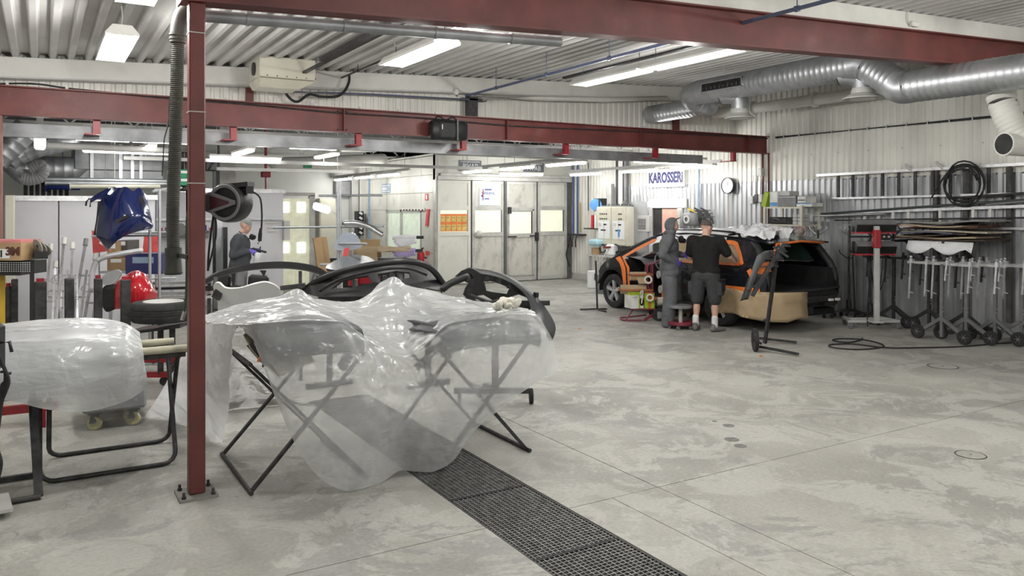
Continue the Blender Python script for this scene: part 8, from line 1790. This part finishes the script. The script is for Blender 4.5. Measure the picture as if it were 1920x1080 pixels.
m = MB(); m.tube(hp[:50], 0.052,16); m.build('elbow', mat('dark_olive_hose', (0.05,0.05,0.043),0.75), t, smooth=True)
m = MB(); m.cyl(hp[46], hp[62], 0.052, n=16); m.cyl(hp[50], hp[53], 0.058, n=16); m.cyl(hp[57], hp[59], 0.056, n=16); m.build('hose_clamp', mat('olive_rubber', (0.06,0.06,0.05),0.7), t, smooth=40)
a = hp[-1]; m = MB(); m.cyl(a + Vector((0,0,0.02)), a - Vector((0,0,0.04)),0.055, n=16); m.cyl(a - Vector((0,0,0.03)), a - Vector((0,0,0.15)),0.05,0.058,16); m.cyl(a - Vector((0,0,0.15)), a - Vector((0,0,0.165)),0.063,0.055,16); m.build('nozzle', mat('olive_rubber', (0.06,0.06,0.05),0.7), t, smooth=40)
m = MB(); b = PF(368,928); m.bar(a + Vector((0.03,0,-0.03)),(b.x - 0.05, b.y, a.z - 0.03),0.02,0.03); m.build('bracket', M_STEEL, t)
c = PD(432,380,5.35)
t = thing('cable_reel', 'black and maroon cable reel mounted on the red column', 'cable reel', c, world=True)
fx = (Vector((-CT, ST, 0)) * 0.22 - Vector((ST, CT, 0)) * 0.97).normalized()
m = MB(); m.lathe([(0,-0.085),(0.10,-0.085),(0.128,-0.07),(0.134,-0.04),(0.134,0.035),(0.128,0.06),(0.118,0.075),(0.10,0.068),(0.10,0.05),(0,0.05)], c=c, axis=fx, n=40); m.build('drum', M_BLACK, t, smooth=35)
a1, b1 = frame_of(fx)
side = Vector((CT, -ST, 0)); side = (side - fx * side.dot(fx)).normalized(); upv = fx.cross(side) * (1 if fx.cross(side).z > 0 else -1)
m = MB(); m.lathe([(0.100,0.052),(0.100,0.078),(0.118,0.080),(0.120,0.07)], c=c, axis=fx, n=40); m.build('rim_ring', M_GREYP, t, smooth=35)
m = MB(); m.prism([(-0.14,0.055),(-0.10,0.07),(0.085,0.012),(0.085,-0.012),(-0.10,-0.07),(-0.14,-0.055)], c + fx * 0.05, side, upv, fx * 0.035); m.build('arrow_arm', M_GREYP, t)
m = MB(); m.prism([(-0.145,0.042),(-0.10,0.048),(0.04,0.008),(0.04,-0.008),(-0.10,-0.048),(-0.145,-0.042)], c + fx * 0.085, side, upv, fx * 0.008); m.build('maroon_cover', mat('maroon_plastic', (0.06,0.012,0.018),0.4), t)
m = MB(); m.bar(c + upv * 0.11 - side * 0.02, c + upv * 0.125 + side * 0.155,0.09,0.03, up=upv); m.box(c + upv * 0.085 + side * 0.14,(0.05,0.05,0.05)); m.build('cable_guide', M_BLACK, t)
m = MB(); m.bar(c - side * 0.12 - fx * 0.02, Vector((b.x + 0.03, b.y, c.z)),0.06,0.1, up=(0,0,1)); m.build('bracket', M_STEEL, t)
e = c + side * 0.15 + upv * 0.08
m = MB(); m.tube(spline([e, PD(487,370,5.35), PD(491,400,5.35), PD(490,430,5.35), PD(488,443,5.35)], 5),0.006,8); m.build('cable', M_RUBBER, t, smooth=True)
m = MB(); m.cyl(PD(489,428,5.35), PD(488,438,5.35),0.008,0.012,10); m.cyl(PD(488,438,5.35), PD(487,452,5.35),0.013, n=10); m.tube([PD(487,452,5.35), PD(483,457,5.35)], 0.005,6); m.build('coupling', M_BLACK, t)
m = MB(); m.tube(spline([PD(u, v, 5.3) for u, v in ((388,385),(394,395),(404,412),(405,440),(400,465),(394,490),(390,506))], 6),0.007,8); m.tube(spline([PD(u, v, 5.32) for u, v in ((402,392),(398,420),(394,450),(391,480),(390,508))], 6),0.007,8); one('cable_loop', m, M_RUBBER, 'black cable loop hanging on the right of the red column', 'cable', smooth=True)
t = thing('air_hose', 'green and black air hose hanging left of the red column', 'hose', PD(348,600,5.4), world=True)
m = MB(); m.tube(spline([PD(u, v, 5.32) for u, v in ((360,388),(352,400),(350,430),(350,480),(350,530),(348,570),(344,590))], 6),0.009,8); m.build('hose', mat('green_hose', (0.03,0.10,0.04),0.5), t, smooth=True)
m = MB(); m.cyl(PD(346,584,5.32), PD(341,600,5.32),0.012, n=10); m.build('coupling', M_ALU, t)
m = MB(); m.tube(spline([PD(u, v, 5.6) for u, v in ((350,16),(334,60),(318,190),(316,230),(308,262),(306,300),(304,330))], 5),0.004,6); one('thin_cable', m, M_RUBBER, 'thin dark cable hanging left of the ribbed hose', 'cable', smooth=True)
# ------------------------------------------------------------------ back left: partitions, ducts, racks
YP = 15.8
M_BOARD = mat('pale_board', (0.60,0.60,0.635),0.5, var=0.06, scale=1.5, dirt=0.3, dirtcol=(0.45,0.45,0.47), dscale=1.5)
M_BOARDW = mat('white_board', (0.66,0.66,0.69),0.45, var=0.04, scale=2)
def board(name, u0, u1, v, Y, mt, lb, frame=True, split=()):
    a = PY(u0, v, Y); b = PY(u1, v, Y); t = thing(name, lb, 'partition', ((a.x + b.x) / 2, Y, 0), world=True, group='pale partitions of the paint bay')
    xs_ = [a.x] + [PY(u, v, Y).x for u in split] + [b.x]
    for x0, x1 in zip(xs_, xs_[1:]): m = MB(); m.b2((x0 + 0.01, Y, 0.05),(x1 - 0.01, Y + 0.04, a.z)); m.build('panel', mt, t)
    if frame: m = MB(); m.b2((a.x - 0.03, Y - 0.03, a.z - 0.02),(b.x + 0.03, Y + 0.06, a.z + 0.06)); m.b2((a.x - 0.03, Y - 0.01,0),(b.x + 0.03, Y + 0.05,0.08)); m.build('top_rail', M_ALU, t)
    return t
board('partition_board', 26,186,374,14.2, M_BOARD, 'plain pale grey partition behind the silver props', split=(110,))
board('partition_board', 186,292,372,14.2, M_BOARD, 'pale partition behind the blue bumper')
board('partition_board', 292,532,358,16.4, M_BOARDW, 'bright white partition behind the painter', split=(412,))
a = PY(9,366,13.5); b = PY(27,366,13.5); m = MB(); m.b2((a.x, 13.5,0),(b.x, 14.0, a.z), bev=0.01); one('tall_cabinet', m, M_CREAM, 'tall cream cabinet beside the faded red column', 'cabinet')
# details on the white partition
t = thing('partition_rail', 'grey horizontal rail across the white partition', 'rail', PY(460,412,16.3), world=True); m = MB(); m.b2(PY(292,414,16.36), PY(532,408,16.32)); m.build('rail', M_GALVB, t)
for k, (u0, v0, u1, v1, mt, lb) in enumerate(((498,417,523,419, M_CREAM, 'upper cream strip stuck on the white partition'),(501,426,521,428, M_CREAM, 'middle cream strip stuck on the white partition'),(502,433,518,435, M_CREAM, 'lower cream strip stuck on the white partition'))):
    m = MB(); m.b2(PY(u0, v1,16.39), PY(u1, v0,16.37)); one('label_strip', m, mt, lb, 'strip', 'strips on the white partition')
for u0, u1, v0, d, mt, lb in ((404,418,412,14.4, M_GALVB, 'grey steel post left of the painter'),(419,427,426,14.3, M_BLACK, 'black perforated post touching the painter')):
    a = PD(u0, v0, d); b = PD(u1, v0, d); m = MB(); m.b2((a.x, a.y - 0.03,0),(b.x, a.y + 0.07, a.z)); one('steel_post', m, mt, lb, 'post')
t = thing('tool_board', 'white shelf board with small red and dark tools left of column', 'tool board', PY(340,440,16.0), world=True)
for v in (432,440): m = MB(); m.b2(PY(300, v + 1.5,16.4), PY(405, v, 16.05)); m.build('shelf', M_LIGHTG, t)
for k in range(14):
    u = 302 + k * 7.5; m = MB(); m.b2(PY(u, 432,16.15), PY(u + 3,432 - 5 - (k * 7) % 6,16.08)); m.build('bottle', [M_REDP, M_STEEL, M_LIGHTG, M_BLUEP][k % 4], t)
p = PY(336,430,16.06); m = MB(); m.lathe([(0,0),(0.09,0),(0.12,0.03),(0.12,0.05),(0,0.05)], c=p, axis=(0,-1,0), n=20); one('grey_disc', m, M_GREYP, 'grey disc hung before the tool board', 'disc')
# lit booth doors beside the partition
t = thing('lit_booth', 'second paint booth with yellowish glowing door panels', 'spray booth', PY(570,500,18.5), world=True)
M_YEL = mat('yellow_glow_panel', (0.70,0.70,0.55),0.5, emit=(0.9,0.9,0.66), estr=0.25)  # emission put into the door panels for booth light; they are no lamps
for u0, u1 in ((524,550),(551,580)):
    a = PY(u0,372,18.5); b = PY(u1,372,18.5); m = MB(); m.b2((a.x, 18.5,0),(b.x, 18.56, a.z)); d = m.build('door_leaf', M_YEL, t)
    for v0, v1 in ((379,398),(455,474)): m = MB(); m.b2((a.x + 0.08,18.48, PY(u0, v1,18.5).z),(b.x - 0.1,18.5, PY(u0, v0,18.5).z)); m.build('lit_pane', mat('bright_pane', (0.8,0.8,0.7),0.2, emit=(1,1,0.9), estr=2.4), d)
m = MB(); a = PY(580,366,18.5); m.b2((a.x, 18.45,0),(a.x + 0.12,18.6, a.z)); m.b2((PY(524,366,18.5).x, 18.45, a.z - 0.02),(a.x + 0.12,18.6, a.z + 0.06)); m.build('door_frame', M_BFRAME, t)
a = PY(529,414,16.35); m = MB(); m.b2((a.x, 16.2, PY(529,450,16.35).z),(a.x + 0.12,16.35, a.z)); one('control_box', m, M_LIGHTG, 'narrow grey control box at edge of the white partition', 'control box')
for u, v, d, lb in ((603,390,14.5, 'tilted white work lamp left of the pipe rack'),):
    p = PD(u, v, d); t = thing('work_lamp', lb, 'light', p, -TH); m = MB(); m.box((0,0,0),(0.32,0.06,0.14), rot=(0.4,0.3,0), bev=0.03); m.build('lit_face', M_GLOW, t); m = MB(); m.bar((0.1,0.02,0.0),(0.35,0.1,-0.2),0.02,0.02); m.bar((0.35,0.1,-0.2),(0.35,0.1,-p.z),0.03,0.03); m.build('stand', M_LIGHTG, t)
# wall behind the bay with cupboards and trunking
YQ = 22.6
m = MB(); m.b2((XL, YQ, 0),(XB0 + 0.05, YQ + 0.12,3.7)); struct('wall_bay', m, mat('bay_wall', (0.60,0.61,0.58),0.5, var=0.06, scale=1.5))
for k, (u0, u1, v0, v1, mt, lb) in enumerate(((600,630,372,470, M_CREAM, 'cream locker against the bay wall, leftmost'),(661,674,330,470, M_LIGHTG, 'slim grey trunking on the bay wall'),(676,690,312,470, M_WHITE, 'white cupboard against the bay wall beside the booth'),(631,659,340,366, M_GREYP, 'grey-blue hatch high on the bay wall'))):
    a = PY(u0, v1, YQ - 0.35); b = PY(u1, v0, YQ - 0.35); m = MB(); m.b2((a.x, YQ - 0.3,0 if k != 3 else a.z),(b.x, YQ - 0.001, b.z), bev=0.01); m.b2((a.x + 0.03, YQ - 0.315,(0.1 if k != 3 else a.z + 0.03)),(b.x - 0.03, YQ - 0.3, b.z - 0.05)); one('wall_locker', m, mt, lb, 'locker', 'lockers on the bay wall')
m = MB(); p = PY(692,330,21.0); q = PY(692,430,21.0); m.cyl(p, (p.x, p.y, 0.0),0.03, n=10); one('air_pipe', m, mat('light_blue_pipe'), 'pale blue pipe dropping beside the booth side', 'pipe')
t = thing('parts_magazine', 'black rack of small white parts on the bay wall', 'parts rack', PY(667,430,22.4), world=True)
a = PY(662,441,22.4); b = PY(673,396,22.4); m = MB(); m.b2((a.x, 22.0, a.z),(b.x, 22.31, b.z)); m.build('case', M_BLACK, t)
for k in range(5): z = a.z + (b.z - a.z) * (k + 0.3) / 5; m = MB(); m.box(((a.x + b.x) / 2,21.99, z + 0.04),(0.1,0.03,0.06), rot=(0,0.6,0)); m.build('white_part', M_SIGNW, t)
p = PY(685,413,22.28); m = MB(); m.lathe([(0,0),(0.18,0),(0.2,0.03),(0.2,0.06),(0,0.06)], c=p, axis=(0,-1,0), n=24); m.bar(p + Vector((-0.12,-0.07,-0.05)), p + Vector((0.12,-0.07,0.05)),0.05,0.01); one('wall_fan', m, M_GREYP, 'grey round fan on the bay wall', 'fan', smooth=35)
# trusses
for i, y in enumerate((20.2,14.0)):
    t = thing('roof_truss', ['pale lattice roof truss over the far end of the bay', 'pale lattice roof truss above the paint bay'][i], 'truss', (3, y, 3.2), world=True, group='lattice trusses over the bay')
    zb, ztp = (3.28,3.66) if i == 0 else (3.2,3.62)
    m = MB(); m.bar((XL, y, zb),(12.2, y, zb),0.05,0.05); m.bar((XL, y, ztp),(12.2, y, ztp),0.05,0.05); m.build('chords', M_LIGHTG, t)
    x = XL; up = True
    while x < 12: m = MB(); m.bar((x, y, zb if up else ztp),(x + 0.45, y, ztp if up else zb),0.025,0.025); m.build('diagonal', M_LIGHTG, t); x += 0.45; up = not up
# ducts at the left back
def duct_thing(name, lb, pts, r, mt=None, pitch=0.12, rib=0.006):
    m = MB(); spiral(m, pts, r, pitch=pitch, rib=rib); return one(name, m, mt or M_GALVB, lb, 'duct', smooth=50)
duct_thing('white_pipe', 'fat white pipe running to the booth side wall', [PY(515,309,17.5), PY(600,306,17.5), PY(718,300,18.5)], 0.16, M_WHITE, 2.0,0.001)
duct_thing('white_pipe', 'short white pipe end under the truss', [PY(640,279,15.6), PY(705,279,15.6)], 0.07, M_WHITE, 2.0,0.001)
duct_thing('round_duct', 'galvanised round duct joining the duct box at left', [PY(30,316,15.0), PY(80,317,15.0), PY(138,318,15.0)], 0.21, rib=0.004)
duct_thing('round_duct', 'slanting galvanised duct at the upper left corner', [PY(-10,300,13.5), PY(30,262,13.5), PY(52,238,13.5)], 0.18)
duct_thing('round_duct', 'galvanised duct elbow behind the left bulkhead lamp', spline([PY(15,300,14.2), PY(40,285,14.2), PY(75,273,14.2), PY(130,262,14.4)], 5),0.17)
duct_thing('flexible_duct', 'grey ribbed flexible duct bent in a hook at left', spline([PY(40,333,13.6), PY(58,335,13.6), PY(74,330,13.6), PY(79,318,13.6), PY(72,311,13.6), PY(55,318,13.6)], 6),0.095, M_GREYP, 0.035,0.008)
a = PY(137,338,15.0); b = PY(306,290,15.0)
t = thing('duct_box', 'large galvanised sheet metal duct box at left back', 'duct', ((a.x + b.x) / 2,15.4, a.z), world=True)
m = MB(); m.b2((a.x, 15.0, a.z),(b.x, 15.9, b.z + 0.15), bev=0.03); m.build('box', mat('dull_galvanised'), t)
for u in (172,226,248,264): p = PY(u, 300,15.0); m = MB(); m.b2((p.x - 0.025,14.96, a.z - 0.05),(p.x + 0.025,15.0, b.z + 0.15)); m.build('stiffener', M_GALV, t)
m = MB(); m.b2((a.x, 14.97,(a.z + b.z) / 2 - 0.06),(b.x, 15.0,(a.z + b.z) / 2 - 0.045)); m.build('seam', M_STEEL, t)
for k, (u0, v0, u1, v1, Y, r, mt, lb) in enumerate(((84,336,312,340,14.6,0.035, M_GALVB, 'upper galvanised pipe below the duct box'),(84,343,312,345,14.6,0.035, M_GALVB, 'lower galvanised pipe below the duct box'),(130,349,300,349,14.6,0.04, M_CREAM, 'cream pipe above the blue bumper'),(88,272,330,283,13.0,0.05, M_LIGHTG, 'pale rail under the left strip lights'),(85,349,150,350,15.2,0.06, M_BLUEP, 'dark blue bar below the duct box'))):
    m = MB(); m.cyl(PY(u0, v0, Y), PY(u1, v1, Y), r, n=12); m.cyl(PY(u0, v0, Y), PY(u0 + 3, v0, Y), r * 1.5, n=12); pm = PY((u0 + u1) / 2,(v0 + v1) / 2, Y); m.cyl(pm, (pm.x, pm.y, 3.72),0.006, n=6); one('bay_pipe', m, mt, lb, 'pipe', 'pipes below the duct box', smooth=40)
m = MB()
for k in range(8): p = PY(48 + k * 11,352,15.6); m.b2((p.x - 0.03,15.6,0),(p.x + 0.03,15.65, p.z + 0.1))
m.b2((PY(40,352,15.6).x, 15.58,2.0),(PY(140,352,15.6).x, 15.66,2.06)); one('bar_grille', m, M_STEEL, 'dark upright bars above the left partition', 'grille')
# column, hoist block, exit sign and switchgear in the bay
a = PY(412,350,17.2); b = PY(442,296,17.2); m = MB(); m.b2((a.x, 17.2,0),(b.x, 17.6,3.6)); struct('pillar_1', m, mat('pale_concrete', (0.52,0.50,0.48),0.7, var=0.08), label='pale concrete pillar behind the cable reel', cat='pillar')
p = PY(500,327,16.8); m = MB(); m.b2((p.x - 0.09,16.8, p.z - 0.06),(p.x + 0.09,16.95, p.z + 0.06), bev=0.01); m.cyl((p.x, 16.87, p.z),(p.x, 16.87,3.72),0.03, n=8); m.cyl((p.x, 16.87, p.z),(p.x, 16.87, p.z - 0.5),0.02, n=8); one('red_hoist', m, M_REDBRIGHT, 'small red hoist block hanging from the bay ceiling', 'hoist')
for i, (u, v, Y) in enumerate(((577,309,16.6),(346,325,14.8),(346,340,14.8))):
    p = PY(u, v, Y); t = thing('green_sign', ['small green exit sign below the white pipe', 'upper green sign behind the red column', 'lower green sign behind the red column'][i], 'sign', p, group='green signs in the bay'); m = MB(); m.b2((-0.09,0,-0.07),(0.09,0.03,0.07)); m.build('plate', mat('exit_green', (0.01,0.22,0.10),0.5), t); m = MB(); m.b2((-0.06,-0.004,0.0),(0.06,0,0.045)); m.build('white_mark', M_SIGNW, t); m = MB(); m.cyl((0,0.015,0.07),(0,0.015,3.72 - p.z),0.005, n=6); m.build('hanger', M_LIGHTG, t)
for u0, v0, u1, v1, lb in ((335,285,358,320, 'dark switchgear box right of the ribbed hose'),(335,343,358,358, 'dark box under the green signs'),(386,300,408,320, 'dark box right of the red column')):
    a = PY(u0, v1,14.9); b = PY(u1, v0,14.9); m = MB(); m.b2((a.x, 14.95, a.z),(b.x, 15.2, b.z), bev=0.02); m.b2((b.x - 0.06,15.0,0),(b.x - 0.01,15.05, a.z)); m.tube(spline([(a.x + 0.05,14.93, a.z),(a.x + 0.1,14.9, a.z + 0.1),(b.x, 14.93, b.z)], 4),0.015,6); one('switchgear', m, M_BLACK, lb, 'switchgear', 'dark switchgear in the bay')
# step ladder behind the arch trim
t = thing('step_ladder', 'aluminium step ladder standing behind the arched black trim', 'ladder', PD(595,545,12.0), world=True)
for u0, v0, u1, v1 in ((592,505,612,560),(598,505,618,556),(594,505,580,545)):
    a = PD(u0, v0,12.0); b = PD(u1, v1,12.2); d_ = b - a; e = a + d_ * ((a.z - 0.02) / max(0.01, a.z - b.z)); m = MB(); m.bar(a, e, 0.03,0.06); m.build('stile', M_ALU, t)
for q in (0.2,0.4,0.6): a = PD(592 + 20 * q, 505 + 55 * q, 12.0); m = MB(); m.bar(a, a + ax * 0.2,0.06,0.02); m.build('tread', M_ALU, t)
# low engine cradle with dark parts near the painter
t = thing('parts_cart', 'cart of dark car parts standing before the painter', 'cart', PD(440,540,12.4), world=True)
c = PD(455,540,12.4); m = MB(); m.bar(c - ax * 0.5, c + ax * 0.45,0.5,0.04, up=(0,0,1)); m.build('deck', M_STEEL, t)
for q in (-0.45,0.4): p = c + ax * q; m = MB(); m.bar((p.x, p.y, 0),(p.x, p.y, p.z),0.04,0.04); m.build('leg', M_STEEL, t)
for q, w, h in ((-0.3,0.22,0.2),(-0.02,0.16,0.28),(0.25,0.3,0.18)): m = MB(); m.box(c + ax * q + Vector((0,0, h / 2 + 0.02)),(w, 0.25, h), rot=(0,0.1,-0.3), bev=0.03); m.build('dark_part', M_BLACK if q != -0.02 else M_GREYP, t)
# silver grey clutter rail low between painter and column
t = thing('trim_rack', 'low rack of silver and dark trims left of the red column', 'rack', PD(300,540,10.2), world=True)
for v, mt in ((528, M_ALU),(538, M_BLACK),(548, M_ALU),(556, M_LIGHTG)): m = MB(); m.bar(PD(268, v + 4,10.2), PD(400, v, 10.0),0.1,0.03, up=(0,0,1)); m.build('trim', mt, t)
for u in (285,392): p = PD(u, 530,10.1); m = MB(); m.bar((p.x, p.y, 0),(p.x, p.y, p.z),0.04,0.04); m.build('leg', M_STEEL, t)
